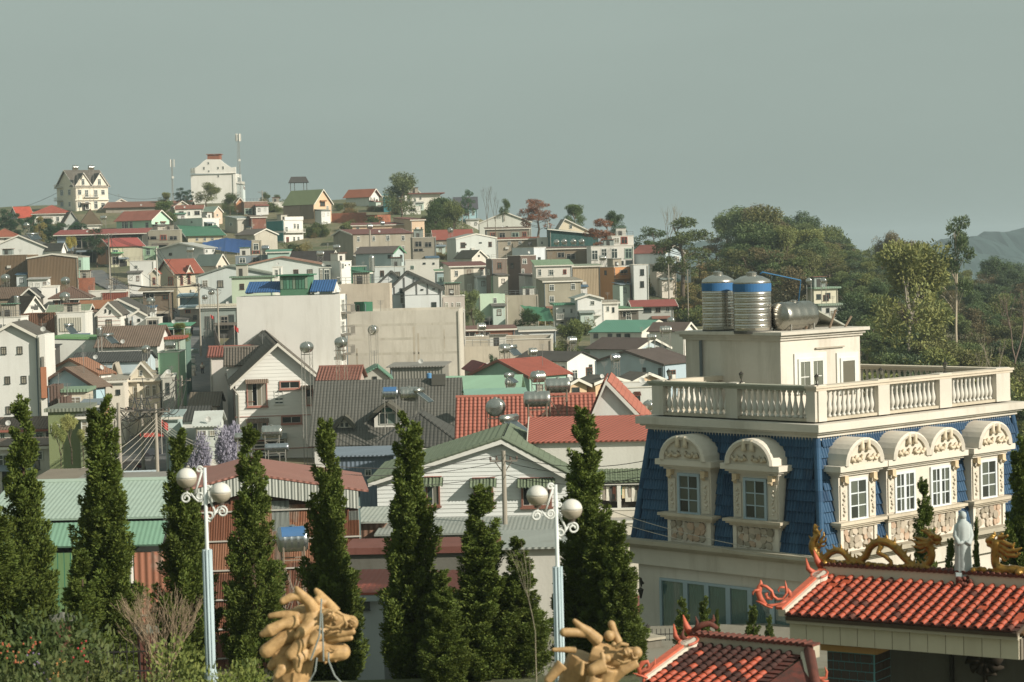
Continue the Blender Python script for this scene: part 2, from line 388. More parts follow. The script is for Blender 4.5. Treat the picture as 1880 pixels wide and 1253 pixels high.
# ------------------------------------------------------------------ houses
HS = {}
class House: pass
def solve_w(P, e, u, lim=90.):
    a, b = 0., lim; ua = proj(P)[0]; s = 1 if u > ua else -1
    for _ in range(40):
        mI = (a + b) / 2
        if (proj(P + e * mI)[0] - u) * s < 0: a = mI
        else: b = mI
    return a
def house(label, uL, uC, uR, ve, vr, Y, th, wall, roof, rt='gL', wins='', rf=.5, ov=.35, d=None, trim='pd8d3c4', name='house', cat='house', near=False, base=None, key=None, fthick=.18, par=.45, group=None, awn=None):
    if Y < 0: Y = G(uC, -Y).y
    P = at(uC, ve, Y); t = R_(th); ex = Vector((math.cos(t), math.sin(t), 0)); ey = Vector((-math.sin(t), math.cos(t), 0))
    wR = solve_w(P, ex, uR); wL = solve_w(P, ey, uL) if uL is not None and uL < uC - 1 else (d or min(14, max(6, wR * .8)))
    if d and uL is not None: wL = min(wL, d * 3)
    zb = min(terrain(*(P + ex * a + ey * b).xy) for a in (0, wR) for b in (0, wL)) - .4
    if base: zb = at(uC, base, Y).z
    h = P.z - zb
    if h < 1.5: zb -= 1.5 - h; h = 1.5
    r = thing(name, label, cat, (P.x, P.y, zb), t, group); H = House(); H.r, H.w, H.d, H.h, H.ex, H.ey, H.P, H.zb, H.wall = r, wR, wL, h, ex, ey, P, zb, wall
    def zr_at(x, y):
        q = P + ex * x + ey * y; return zfor(q.x, q.y, vr) - zb
    wb = MB(); bx = max(ov, .0)
    if rt == 'flat':
        zt = h; wb.box(0, wR, 0, wL, 0, h - par); k = fthick
        wb.box(0, wR, 0, k, h - par, h).box(0, wR, wL - k, wL, h - par, h).box(0, k, k, wL - k, h - par, h).box(wR - k, wR, k, wL - k, h - par, h)
        if roof: part('roof', MB().box(k, wR - k, k, wL - k, h - par, h - par + .06), roof, r)
        if trim: part('coping', MB().box(-.08, wR + .08, -.08, k + .04, h, h + .1).box(-.08, k + .04, k + .04, wL + .08, h, h + .1).box(wR - k - .04, wR + .08, k + .04, wL + .08, h, h + .1).box(k+.04, wR - k-.04, wL-k-.04, wL + .08, h, h + .1), trim, r)
        H.zr = h
    elif rt == 'slab':
        wb.box(0, wR, 0, wL, 0, h); part('roof', MB().box(-ov, wR + ov, -ov, wL + ov, h, h + .3), roof, r); H.zr = h
    elif rt == 'gL':
        zr = max(h + .3, zr_at(rf * wR, 0)); xr = rf * wR; H.zr = zr
        wb.prism([(0, 0), (wR, 0), (wR, h), (xr, zr), (0, h)], 'y', 0, wL)
        for x1, s in ((0, -1), (wR, 1)):
            dv = Vector((x1 - xr, 0, h - zr)); L = dv.length; dn = dv.normalized(); up = Vector((-dn.z * s, 0, abs(dn.x))) * .1
            slope(r, Vector((xr, -ov, zr)) + up, (0, 1, 0), wL + 2 * ov, dn, L + ov, roof, near=near)
            if trim:
                tb = MB(); q = .06; e = dn * (L + ov)
                tb.add([(xr, -ov-q, zr+.16), (xr, -ov+.02, zr+.16), (xr+e.x, -ov+.02, zr+e.z+.16), (xr+e.x, -ov-q, zr+e.z+.16),
                        (xr, -ov-q, zr-.16), (xr, -ov+.02, zr-.16), (xr+e.x, -ov+.02, zr+e.z-.16), (xr+e.x, -ov-q, zr+e.z-.16)],
                       [(0,1,2,3),(7,6,5,4),(0,3,7,4),(1,5,6,2),(0,4,5,1),(3,2,6,7)])
                part('bargeboard', tb, trim, r)
    elif rt == 'gR':
        zr = max(h + .3, zr_at(0 if th > 8 else wR / 2, rf * wL)); yr = rf * wL; H.zr = zr
        wb.prism([(0, 0), (wL, 0), (wL, h), (yr, zr), (0, h)], 'x', 0, wR)
        for y1, s in ((0, -1), (wL, 1)):
            dv = Vector((0, y1 - yr, h - zr)); L = dv.length; dn = dv.normalized(); up = Vector((0, -dn.z * s, abs(dn.y))) * .1
            slope(r, Vector((-ov, yr, zr)) + up, (1, 0, 0), wR + 2 * ov, dn, L + ov, roof, near=near)
            if trim:
                for x0 in ((-ov - .06, -ov + .02), (wR + ov - .02, wR + ov + .06)):
                    e = dn * (L + ov); tb = MB(); (xa, xb) = x0
                    tb.add([(xa, yr, zr+.16), (xb, yr, zr+.16), (xb, yr+e.y, zr+e.z+.16), (xa, yr+e.y, zr+e.z+.16), (xa, yr, zr-.16), (xb, yr, zr-.16), (xb, yr+e.y, zr+e.z-.16), (xa, yr+e.y, zr+e.z-.16)],
                           [(0,1,2,3),(7,6,5,4),(0,3,7,4),(1,5,6,2),(0,4,5,1),(3,2,6,7)])
                    part('bargeboard', tb, trim, r)
        if near: part('ridge_cap', MB().ring([(-ov, yr, zr + .16), (wR + ov, yr, zr + .16)], .14, 8), 'p' + roof[1:7], r)
    elif rt == 'hip':
        zr = max(h + .3, zr_at(wR / 2, wL / 2)); H.zr = zr; wb.box(0, wR, 0, wL, 0, h); k = min(wR, wL) / 2 * .98
        if wR >= wL: a, b = (k, wL / 2, zr), (wR - k, wL / 2, zr)
        else: a, b = (wR / 2, k, zr), (wR / 2, wL - k, zr)
        e0, e1, e2, e3 = (-ov, -ov, h), (wR + ov, -ov, h), (wR + ov, wL + ov, h), (-ov, wL + ov, h)
        if wR >= wL: F = [(e0, e1, b, a), (e1, e2, b), (e2, e3, a, b), (e3, e0, a)]
        else: F = [(e0, e1, a), (e1, e2, b, a), (e2, e3, b), (e3, e0, a, b)]
        for f in F: poly_slope(r, f, roof)
        if trim: part('fascia', MB().box(-ov, wR + ov, -ov, -ov + .05, h - .22, h - .06).box(-ov, -ov + .05, -ov+.05, wL + ov, h - .22, h - .06), trim, r)
        part('ridge_cap', MB().ring([a, b], .13, 6).ring([e0, a], .12, 6).ring([e1, b if wR >= wL else a], .12, 6), roof, r)
    elif rt == 'sR':
        zr = max(h + .2, zr_at(0, wL)); H.zr = zr; wb.prism([(0, 0), (wL, 0), (wL, zr), (0, h)], 'x', 0, wR)
        dv = Vector((0, -wL, h - zr)); dn = dv.normalized(); slope(r, Vector((-ov, wL, zr + .1)), (1, 0, 0), wR + 2 * ov, dn, dv.length + ov, roof, near=near)
        if trim: part('fascia', MB().box(-ov, wR + ov, -ov - .05, -ov, h - .15 - ov * .2, h + .08 - ov * .2), trim, r)
    elif rt == 'sx':
        zr = zr_at(wR, 0); H.zr = zr; wb.prism([(0, 0), (wR, 0), (wR, zr), (0, h)], 'y', 0, wL)
        dv = Vector((wR, 0, zr - h)); dn = dv.normalized(); slope(r, Vector((0, -ov, h + .1)) - dn * ov, (0, 1, 0), wL + 2 * ov, dn, dv.length + 2 * ov, roof, near=near)
        if trim: part('fascia', MB().add([(-ov, -ov-.05, h+.12), (wR+ov, -ov-.05, zr+.12), (wR+ov, -ov-.05, zr-.14), (-ov, -ov-.05, h-.14), (-ov, -ov, h+.12), (wR+ov, -ov, zr+.12), (wR+ov, -ov, zr-.14), (-ov, -ov, h-.14)],
                               [(0,1,2,3),(7,6,5,4),(0,4,5,1),(3,2,6,7),(0,3,7,4),(1,5,6,2)]), trim, r)
    part('wall', wb, wall, r)
    H.label = label; H.spec = wins; clutter(H, rt, label, Y)
    if key: HS[key] = H
    for s in wins.split(';'):
        if s: win(H, s)
    return H
def clutter(H, rt, label, Y):
    """drainpipes, aerials, lean-tos and rooftop sheds that make each house its own"""
    if Y < 190: return
    r = random.Random(sum(ord(c) * (i % 7 + 1) for i, c in enumerate(label))); x1 = H.w
    px = r.choice((.15, x1 - .15)); part('drainpipe', MB().ring([(px, -.08, 0), (px, -.08, H.h - .2)], .06, 5), r.choice(('pa9a698', 'p8a8578', 'p6f7f86')), H.r)
    if r.random() < .45:
        x, y = r.uniform(.2, .8) * x1, r.uniform(.2, .6) * H.d; z = H.zr if rt != 'flat' else H.h - .4; mb = MB().ring([(x, y, z - 1.2), (x, y, z + 1.6)], .03, 4)
        for k in range(4): mb.ring([(x - .45 + k*.07, y, z + 1.55 - k*.14), (x + .45 - k*.07, y, z + 1.55 - k*.14)], .018, 3)
        part('aerial', mb, 'p7a7a74', H.r)
    if r.random() < .42 and x1 > 4 and H.h > 3.4:
        a = r.uniform(0, x1 * .45); b = min(x1, a + r.uniform(2.2, 4.5)); z = r.uniform(2.3, min(3.2, H.h - .6)); c = r.choice(('c8f938a', 'c8a5a48', 'c5f8a70', 'ca39a88', 'c7d8a90', 'c6f665a'))
        M, up = frame((a, -.02, z + .35), (1, 0, 0), (0, -1.3, -.4)); part('lean_to_roof', MB().box(0, b - a, 0, 1.5, -.03, .03), c, H.r, M)
        for q in (a + .1, b - .1): part('post', MB().box(q - .04, q + .04, -1.3, -1.22, 0, z - .02), 'p8a8578', H.r)
        part('opening', MB().box(a + .3, b - .3, -.03, -.004, .0, z - .2), 'k3a3833', H.r)
    if rt in ('flat', 'slab') and r.random() < .6 and H.w > 3 and H.d > 3.5:
        a = r.uniform(.4, max(.5, x1 - 2.6)); z = H.h - (.4 if rt == 'flat' else -.25); hh = r.uniform(1.5, 2.3); y = r.uniform(.9, 1.6); c = r.choice(('sc9c6ba', 'ca39a88', 'k9f9684', 'c8a948c', 'sb9b3a2'))
        o = part('rooftop_shed', MB().box(a, a + 2.1, y, y + 1.9, z, z + hh), c, H.r); part('shed_roof', MB().box(a - .25, a + 2.35, y - .3, y + 2.1, z + hh, z + hh + .08), r.choice(('c7d7568', 'c8a5a48', 'c5f8a70', 'ca3a59c')), o)
        part('shed_door', MB().box(a + .5, a + 1.2, y - .03, y - .004, z, z + 1.45), 'k4a4842', o)
    if rt == 'flat' and r.random() < .5 and H.w > 3:
        mb = MB(); z = H.h + .1; n = int(x1 / 1.0)
        for i in range(n + 1): mb.box(x1 * i / max(1, n) * .98, x1 * i / max(1, n) * .98 + .05, .04, .09, z, z + .75)
        mb.box(0, x1, .04, .09, z + .75, z + .8).box(0, x1, .04, .09, z + .38, z + .42); part('roof_railing', mb, r.choice(('p8a8578', 'pb5b3a8', 'p6a6f70')), H.r)
    if Y > 300 and r.random() < .55 and x1 > 3.5 and H.h > 3:
        w_ = r.uniform(2.2, min(4.5, x1 * .6)); dp = r.uniform(1.6, 3.0); hh = H.h * r.uniform(.4, .72); a = r.choice((0., x1 - w_)) + r.uniform(-.6, .6); c = r.choice(('sdfddd4', 'sd3d8d6', 'se1dfd8', 'sc9d3cf', 'kb5ae9f', 'sb9c9bb', 'sd9d0bf', 'sdad9d2'))
        o = part('annexe', MB().box(a, a + w_, -dp, -.01, 0, hh), c, H.r); M, up = frame((a - .25, .0, hh + .45), (1, 0, 0), (0, -dp - .35, -.4)); part('annexe_roof', MB().box(0, w_ + .5, 0, dp + .5, -.04, .04), r.choice(('c8f9a92', 'c94564a', 'c5f8a74', 'ca8a9a2', 'c6b6660', 'c7f8f98', 'c4f6f86')), o, M)
        for k in range(int(w_ / 1.4)):
            fm, pm = win_mesh(r.choice(('', 'b', 'c', 'kc'))); q = link('window', fm, o, Matrix.Translation((a + w_ * (k + .5) / int(w_ / 1.4), -dp - .005, hh - r.uniform(.9, 1.2))) @ Matrix.Diagonal((r.uniform(.6, .9), 1, r.uniform(.8, 1.1), 1)))
    low = label.lower()
    if not any(k in low for k in ('blank', 'bare', 'windowless', 'wall', 'shed', 'concrete', 'plain', 'roofed strip', 'booth', 'lean-to', 'hut', 'tower', 'cube', 'hall', 'mint', 'sheet')) and len(getattr(H, 'spec', '').split(';')) < 3 and x1 > 3.5 and H.h > 2.4:
        for i in range(int(x1 / 2.6)):
            x = x1 * (i + .5) / int(x1 / 2.6); z = H.h - r.uniform(1.3, 1.7)
            if z < .9 or r.random() < .25: continue
            fm, pm = win_mesh(r.choice(('', 'b', 'c', 'kc'))); o = link('window', fm, H.r, fM('R', x, z) @ Matrix.Diagonal((r.uniform(.8, 1.2), 1, r.uniform(1.0, 1.4), 1))); link('pane', pm, o)
    if r.random() < .3: part('satellite_dish', MB().lathe([(.04, 0), (.24, .07), (.28, .11), (.27, .12), (.05, .04)], 12), 'pb9b9b2', H.r, Matrix.Translation((r.uniform(.2, .8) * x1, .3, H.h + .6)) @ Matrix.Rotation(1.2, 4, 'X'))
    if r.random() < .35 and H.h > 4 and x1 > 3:
        a = r.uniform(.1, .6) * x1; z = r.uniform(.35, .7) * H.h; part('air_conditioner', MB().box(a, a + .8, -.35, -.02, z, z + .55), 'pc9c6ba', H.r)
def face_pt(H, f, u, v):
    d = at(u, v, 100) - CAM; n = -H.ey if f == 'R' else -H.ex
    k = (H.P - CAM).dot(n) / d.dot(n); q = CAM + d * k; q = q - Vector((H.P.x, H.P.y, H.zb))
    return (q.dot(H.ex) if f == 'R' else q.dot(H.ey)), q.z, k * d.length
def fM(f, s, z, off=0.):
    if f == 'R': return Matrix.Translation((s, -.005 - off, z))
    return Matrix.Translation((-.005 - off, s, z)) @ Matrix.Rotation(-math.pi / 2, 4, 'Z')
def win(H, spec):
    f = spec[0]; st = ''; body = spec[1:]
    while body[-1].isalpha(): st = body[-1] + st; body = body[:-1]
    u, v, w_, h_ = [float(x) for x in body.split(',')]
    s, z, D = face_pt(H, f, u, v)
    sa, _, _ = face_pt(H, f, u - w_ / 2, v); sb, _, _ = face_pt(H, f, u + w_ / 2, v)
    W = abs(sb - sa); Hh = h_ * D / FPX
    a = None
    if 'A' in st: a = 'A'; st = st.replace('A', '')
    nm = 'door' if 'D' in st else 'window'; st = st.replace('D', '')
    fm, pm = win_mesh(st); M = fM(f, s, z) @ Matrix.Diagonal((W, 1, Hh, 1))
    o = link(nm, fm, H.r, M); link('pane', pm, o)
    if a: link('awning', awning_mesh('p8a5a48' if not hasattr(H, 'awn') else H.awn), H.r, fM(f, s, z + Hh * .62) @ Matrix.Diagonal((W, 1, 1, 1)))
    return o
def fbox(H, f, name, u0, v0, u1, v1, thick, code, off=0., parent=None):
    """a board, balcony or panel on a face, given by its picture rectangle"""
    s0, z0, _ = face_pt(H, f, u0, v1); s1, z1, _ = face_pt(H, f, u1, v0)
    if f == 'R': b = MB().box(min(s0, s1), max(s0, s1), -thick - off, -.002 - off, min(z0, z1), max(z0, z1))
    else: b = MB().box(-thick - off, -.002 - off, min(s0, s1), max(s0, s1), min(z0, z1), max(z0, z1))
    return part(name, b, code, parent or H.r)
def rail(H, f, u0, u1, v_floor, thick=1.0, code='pcfccc0', hgt=.9, rcode=None):
    """a balcony: slab and railing with bars"""
    s0, z, _ = face_pt(H, f, u0, v_floor); s1, _, _ = face_pt(H, f, u1, v_floor); a, b = min(s0, s1), max(s0, s1); rc = rcode or code
    def bx(mb, x0, x1, y0, y1, z0, z1):
        mb.box(x0, x1, -y1, -y0, z0, z1) if f == 'R' else mb.box(-y1, -y0, x0, x1, z0, z1)
    m = MB(); bx(m, a, b, .0, thick, z - .18, z); o = part('balcony', m, code, H.r)
    m = MB(); bx(m, a, b, thick - .06, thick, z + hgt - .07, z + hgt); n = max(3, int((b - a) / .28))
    for i in range(n + 1):
        x = a + (b - a - .05) * i / n; bx(m, x, x + .05, thick - .05, thick - .01, z, z + hgt - .07)
    for x in (a, b - .05): bx(m, x, x + .05, 0, thick - .06, z + hgt - .07, z + hgt)
    part('railing', m, rc, o)
# ================================================================== the town: every house in the photograph
W, W2, PB, CR, MINT = 'se3dfd3', 'sd6d6cc', 'sc3cfca', 'se3d3b4', 'sb5cfae'
CON, CON2, BRN = 'kb3a791', 'k968f7f', 'c6b5340'
TBR, TDK, TGY = 't7a6554', 't55504a', 't6b675e'
h = house
# ---- crest of the hill
H1 = h('tall cream villa with twin front gables alone on the left crest', 104, 138, 198, 342, 314, -389, 32, 'se6dcc4', 't6d655a', 'gR',
  'R146,353,7,9;R159,355,7,13;R176,355,7,13;R189,353,7,9;R146,376,7,10;R160,377,7,14;R176,376,7,14;R189,377,7,10;L113.6,354,6,10;L127.6,353,5,10;L114,375,6,8;L128,375,4,8', ov=.6, key='villa')
def front_gable(H, u0, u1, ve, vr, roof, wall, winspec=None, deep=4.5, trim='pd8d3c4', proud=.15):
    """a gabled bay on the right-hand face"""
    s0, z0, _ = face_pt(H, 'R', u0, ve); s1, _, _ = face_pt(H, 'R', u1, ve); xm = (s0 + s1) / 2; q = H.P + H.ex * xm; zr = zfor(q.x, q.y, vr) - H.zb
    g = part('gable', MB().prism([(s0, z0 - .3), (s1, z0 - .3), (s1, z0), (xm, zr), (s0, z0)], 'y', -proud, deep), wall, H.r)
    for x1, s in ((s0, -1), (s1, 1)):
        dv = Vector((x1 - xm, 0, z0 - zr)); dn = dv.normalized(); up = Vector((-dn.z * s, 0, abs(dn.x))) * .08
        slope(g, Vector((xm, -proud - .35, zr)) + up, (0, 1, 0), deep + .3, dn, dv.length + .3, roof, name='gable_roof')
        e = dn * (dv.length + .3); tb = MB(); y0, y1 = -proud - .42, -proud - .34
        tb.add([(xm, y0, zr+.2), (xm, y1, zr+.2), (xm+e.x, y1, zr+e.z+.2), (xm+e.x, y0, zr+e.z+.2), (xm, y0, zr-.1), (xm, y1, zr-.1), (xm+e.x, y1, zr+e.z-.1), (xm+e.x, y0, zr+e.z-.1)],
               [(0,1,2,3),(7,6,5,4),(0,3,7,4),(1,5,6,2),(0,4,5,1),(3,2,6,7)])
        part('bargeboard', tb, trim, g)
    if winspec:
        o = win(H, winspec); o.matrix_basis = Matrix.Translation((0, -proud, 0)) @ o.matrix_basis
    return g
for a, b, c in ((138, 168, 152), (169, 198, 182)): front_gable(H1, a, b, 341, 319, 't6d655a', 'se6dcc4', 'R%d,334,6,11' % c)
for v in (343.5, 367.5): fbox(H1, 'R', 'string_course', 137, v - 1.2, 199, v + 1.2, .5, 'se6dcc4')
rail(H1, 'R', 154, 182, 362, .9); rail(H1, 'L', 104, 116, 345, .9); rail(H1, 'L', 104, 116, 369, .9)
H2 = h('white hotel block with curved stepped gable beside the antenna mast', 350, 433, 443, 319, 319, 745, 87, 'se9e5da', 'k8d8776', 'flat', 'L374.8,308.8,3,6;L401,323.4,3,4;L384.5,337,3,4', key='hotel', trim=None, d=16)
def hotel():
    pts = [(350, 319), (350, 310), (360, 308), (367, 303), (373, 297), (379, 293), (404, 293), (411, 299), (418, 304), (425, 308), (431, 307), (433, 307), (433, 319)]
    pl = [face_pt(H2, 'L', u, v)[:2] for u, v in pts]; part('curved_gable', MB().prism(pl, 'x', -.25, .6), 'se9e5da', H2.r)
    for u, v, a, b in ((383, 299.7, 3, 4), (383.7, 314.5, 3, 3), (400.8, 308.6, 3, 4), (410, 308, 3, 5), (374.8, 309, 3, 5)):
        o = win(H2, 'L%f,%f,%d,%d' % (u, v, a, b)); o.matrix_basis = Matrix.Translation((-.25, 0, 0)) @ o.matrix_basis
    fbox(H2, 'L', 'cornice', 349, 318, 434, 320.5, .5, 'se9e5da'); fbox(H2, 'L', 'pilaster', 429, 320, 432.5, 362, .25, 'se9e5da')
    for v in (338, 357): rail(H2, 'R', 434, 443, v, 1.2)
    for v in (330, 349): win(H2, 'R438.5,%d,7,9' % v)
    s, z, _ = face_pt(H2, 'L', 391, 293); part('rooftop_shed', MB().box(1, 5, s - 2, s + 2, z, z + 1.6).box(.6, 5.4, s - 2.4, s + 2.4, z + 1.6, z + 1.8), 'r9a5b3c', H2.r)
hotel()
h('red-roofed house with grey gable end at far left crest', 17, 34, 62, 400, 381, -404, 35, 'sb9bcb4', 'tb5492f', 'gR')
h('white house under a wide red hip roof left of the cream villa', 58, 62, 128, 393, 379, -414, 10, W, 'ta8513c', 'hip', 'R106,402,6,8;R80,403,6,7', d=9, ov=.8)
h('house with steep brown roof and grey triangular gable below the villa', None, 117, 146, 411, 389, 655, 18, 'sa9aca5', 't5f5244', 'gL', d=9, trim='p8d877b')
h('house with brown pyramid roof below the cream villa', 146, 150, 184, 413, 386, 650, 12, 'sd9d3c4', 't66563f', 'hip', 'R160,421,4,6;R172,421,4,6', d=6, ov=.6)
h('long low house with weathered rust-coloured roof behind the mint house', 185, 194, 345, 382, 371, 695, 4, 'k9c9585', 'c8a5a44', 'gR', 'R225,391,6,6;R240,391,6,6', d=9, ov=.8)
h('small grey gabled roof peeking over the long rusty roof', None, 206, 240, 375, 366, 715, 10, W, 't66625a', 'gL', d=8)
H7 = h('mint green house with salmon tiled roof and porch', 213.5, 278, 311.5, 403, 387, -430, 52, 'sb3d9bb', 'ta8624e', 'gL', 'R287,414,4,8A;R299,413,9,9A;L232,413,7,12;L241,413,6,12;L226,413,4,12;L270,415,6,13gD', ov=.6, key='mint')
front_gable_L = None
h('stained concrete annexe in front of the mint house', None, 259, 330, 424, 424, 600, 3, 'k9c9681', 'k8d8776', 'flat', 'R275,437,30,6o;R300,436,12,9r;R318,437,16,7o', d=6)
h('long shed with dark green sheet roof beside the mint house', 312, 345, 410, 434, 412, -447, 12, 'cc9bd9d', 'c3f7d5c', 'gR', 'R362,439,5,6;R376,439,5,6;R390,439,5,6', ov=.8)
h('flat-roofed white house with grey flank behind the green shed', 318, 371, 402, 401, 401, -425, 58, 'sd5d5cb', 'k8d8776', 'flat', 'R382,413,9,6;R394,413,4,8;L352,408,4,4', d=12)
h('low white house with rusty roof and open carport on the crest', 318, 322, 372, 385, 378, 665, 6, W, 'c94553d', 'gR', 'R333,392,9,8o;R347,392,5,7;R362,391,10,7o', d=7)
h('small house with pale green roof and peach gable under the hotel', 371, 392, 408, 389, 380, 665, 45, 'sd9bba0', 'c8fa390', 'gL', 'R399,395,3,4')
h('tiny cream gabled house under the hotel trees', None, 320, 350, 380, 370, 690, 8, CR, 'c9a8f7d', 'gL', 'R335,377,5,3')
h('brick and glass pavilion with flat roof right of the hotel', 436, 447, 491, 371, 371, -397, 12, 'b9a7660', 'k8d8776', 'flat', 'R456,388,14,10g;R472,388,10,10;R485,388,8,10', d=8)
h('little orange-gabled hut against the brick pavilion', None, 434, 448, 372, 364, 690, 15, 'sc98b5c', 'c8a6d52', 'gL', d=5)
h('low white shed with striped wall near the crest', None, 490, 524, 372, 372, 700, 5, W, 'k8d8776', 'flat', d=5)
h('grey metal shed with bare concrete front below the pavilion', 413, 435, 462, 402, 398, -430, 40, 'kb0aa9a', 'c8f9690', 'sR', 'L424,412,5,5', d=8)
h('rust red corrugated shed next to the concrete front shed', None, 461, 488, 399, 397, 640, 20, 'r8a5540', 'c7b6c5c', 'sR', d=5)
H13 = h('white house with teal flank and two balconies', 490, 520, 556, 405, 405, -447, 42, 'se2ddd3', 'k8d8776', 'flat', 'R526,421,5,9;R541,415,4,9;R547,416,4,10;R528,440,5,9r;R540,439,4,9;R548,439,4,9', d=10)
fbox(H13, 'L', 'teal_cladding', 490, 406, 520, 425, .12, 'c2c8584'); fbox(H13, 'L', 'teal_cladding', 508, 428, 520, 443, .12, 'c2c8584')
rail(H13, 'R', 521, 557, 427, 1.0); fbox(H13, 'R', 'parapet', 522, 398, 556, 405, .2, W)
H36 = h('tall peach house with olive green roof and grey flank', 521, 576, 609, 374, 349, -412, 48, 'sdbb790', 'c7f8a5e', 'gL', 'R592,374,9,9b;R595,397,4,6', ov=.5)
fbox(H36, 'L', 'plank_cladding', 553, 375, 576, 403, .2, 'c8f7d66'); fbox(H36, 'R', 'canopy', 587, 368, 597, 370.5, .7, 'r9a6a3c')
fbox(H36, 'L', 'plank_cladding', 521, 376, 551, 398, .1, 'ca38d78')
def shelter(label, u0, u1, vt, ve, vb, Y, code):
    P = at((u0 + u1) / 2, vb, Y); s = Y / FPX; wd = (u1 - u0) * s; t = thing('lookout_shelter', label, 'shelter', P, R_(6)); hh = (vb - ve) * s; hr = (ve - vt) * s
    for x in (-.4, -.2, .25, .4):
        for y in (-1.5, 1.5): part('post', MB().box(x*wd-.08, x*wd+.08, y-.08, y+.08, -6, hh), 'p5c5a52', t)
    e = [(-wd/2, -2.2, hh), (wd/2, -2.2, hh), (wd/2, 2.2, hh), (-wd/2, 2.2, hh)]; a, b = (-wd*.36, 0, hh + hr), (wd*.36, 0, hh + hr)
    for f in ((e[0], e[1], b, a), (e[1], e[2], b), (e[2], e[3], a, b), (e[3], e[0], a)): poly_slope(t, f, code)
shelter('small dark-roofed lookout shelter on posts behind the peach house', 530, 567, 325, 336, 350, 715, 't4f4c48')
h('white house with bright orange-red roof alone on the grassy crest', 635, 678, 696, 360, 348, -381, 58, 'sd9dad0', 'ca05a3a', 'gL', 'R681,366,3,7;R687,366,3,7', ov=.8)
h('small peach shed beside the orange-red roofed house', 688, 700, 716, 380, 377, -387, 25, 'sd6bd9c', 'c9a8f7d', 'gL', 'R706,383,3,5r')
h('white flat house with overhanging red-brown eave on the crest', 747, 752, 808, 357, 357, -386, 6, 'se0d9c9', 't7f4a3c', 'slab', 'R772,364,4,5;R762,367,4,5;R758,372,4,6', d=8, ov=1.3)
h('white gable poking up behind the red-brown eaved house', None, 743, 772, 355, 342, 715, 5, W, 't5f5a52', 'gL', d=8)
h('small teal-walled hut under the big crest tree', None, 704, 722, 360, 358, 685, 5, 'c2f7f86', 'c5a8f90', 'sR', d=5)
h('low white house with barred window below the crest trees', None, 735, 772, 380, 378, -396, 4, W, 'k8d8776', 'flat', 'R757,385,13,6o', d=6)
h('light blue cottage with a large dark grey roof on the crest', None, 834, 876, 384, 363, -401, 2, 's9fc4cb', 't55555a', 'gR', 'R843,391,6,8;R856,391,9,9o;R869,391,5,8', d=9, trim=None)
h('big pale gabled hall under the red-leaved pine', None, 880, 975, 410, 390, 640, 2, 'scfcfc2', 'c7d6a58', 'gL', 'R931,417,4,3o', d=12)
h('cluttered shack with green awnings below the pale hall', None, 892, 972, 421, 419, 605, 3, 'k8f8674', 'c7d6a58', 'sR', 'R905,432,10,9r;R922,432,12,9o;R946,431,14,8g;R963,430,7,8r', d=6)
h('cream gabled house half hidden behind the dark teal shed', None, 1022, 1085, 427, 403, 590, 4, CR, 'c8d8270', 'gL', 'R1048,416,5,7', rf=.25, d=10)
H51 = h('dark teal shed whose roof slants down to the right', None, 1009, 1098, 421, 431, 540, 4, 'c2e5a55', 'c2f6a62', 'sx', d=8, ov=.6)
h('white box house left of the dark teal shed', None, 988, 1009, 437, 437, 545, 3, W, 'k8d8776', 'flat', 'R995,446,3,5', d=6)
h('low terrace house with rusty eave below the red pine', None, 912, 990, 440, 438, 550, 3, 'k9f9480', 'c94553d', 'sR', 'R935,447,6,6;R955,446,6,6;R973,447,8,6o', d=5)
# ---- upper slope, left
h('white house under a rust hip roof at the left edge', None, -18, 30, 436, 421, 590, 4, W, 'ta0583c', 'hip', 'R10,440,4,5', d=7, ov=.7)
h('wide pale hall with dark gable roof at the left edge', None, -42, 104, 465, 433, 540, 4, 'sd3d3ca', 't55544e', 'gL', rf=.53, d=14)
h('little white gable with dark roof right of the pale hall', 78, 112, 121, 459, 447, 538, 55, W, 't5a5850', 'gL')
H18 = h('open shed with a long thin red roof left of the power pole', None, 108, 262, 431, 424, 585, -2, 'k4a4a40', 'c9a4a40', 'sR', 'R150,445,24,20o;R190,445,24,20o;R226,443,30,16o', d=7, ov=1.2)
fbox(H18, 'R', 'blue_metal_panel', 106, 431, 135, 462, .15, 'c8295a0')
H17 = h('orange-flanked house with a red sheet roof and green balcony', 178, 203, 262, 453, 439, -492, 22, 'sb9b795', 'cb04a40', 'gR', 'R212,462,10,6g;R232,458,6,5;R212,478,14,14o', ov=.6)
fbox(H17, 'L', 'orange_wall_panel', 179, 445, 202, 486, .12, 'sc98a60'); fbox(H17, 'R', 'green_balcony', 203, 463, 225, 466, 1.2, 'p5a9a62'); fbox(H17, 'R', 'sheet_panel', 226, 455, 262, 480, .1, 'cb3ad92')
h('green-trimmed yard shed right of the red sheet roof', None, 262, 288, 453, 452, 540, 4, 'c8fb08a', 'c5f9a6a', 'flat', 'R272,462,8,12g', d=5)
H21 = h('large windowless brown corrugated hall with shallow white-edged gable', None, 50, 142, 474.5, 467, 505, 0, 'c7a6246', 'k8d8776', 'gL', d=14, ov=.2)
h('brown corrugated hall wall with level top at the left edge', None, -34, 50, 470, 470, 508, 0, 'c776044', 'k8d8776', 'flat', d=12)
h('narrow white and green stair tower at the brown hall end', None, 142, 152, 473, 473, 506, 0, 'sa9c9b4', 'k8d8776', 'flat', 'R147,484,4,14g', d=8)
h('orange hollow-brick wall house under the stair tower', None, 142, 170, 511, 511, 470, 5, 'bb0623f', 'k8d8776', 'flat', d=5, trim=None)
H16 = h('long pale grey house with low gable beside the blue tarpaulin', 288, 374, 396, 456, 447, 530, 62, 'sc9c9c2', 'cb9b9b0', 'gR', 'L313,467,6,5o;R379,461,4,5;R391,460,4,5', d=20)
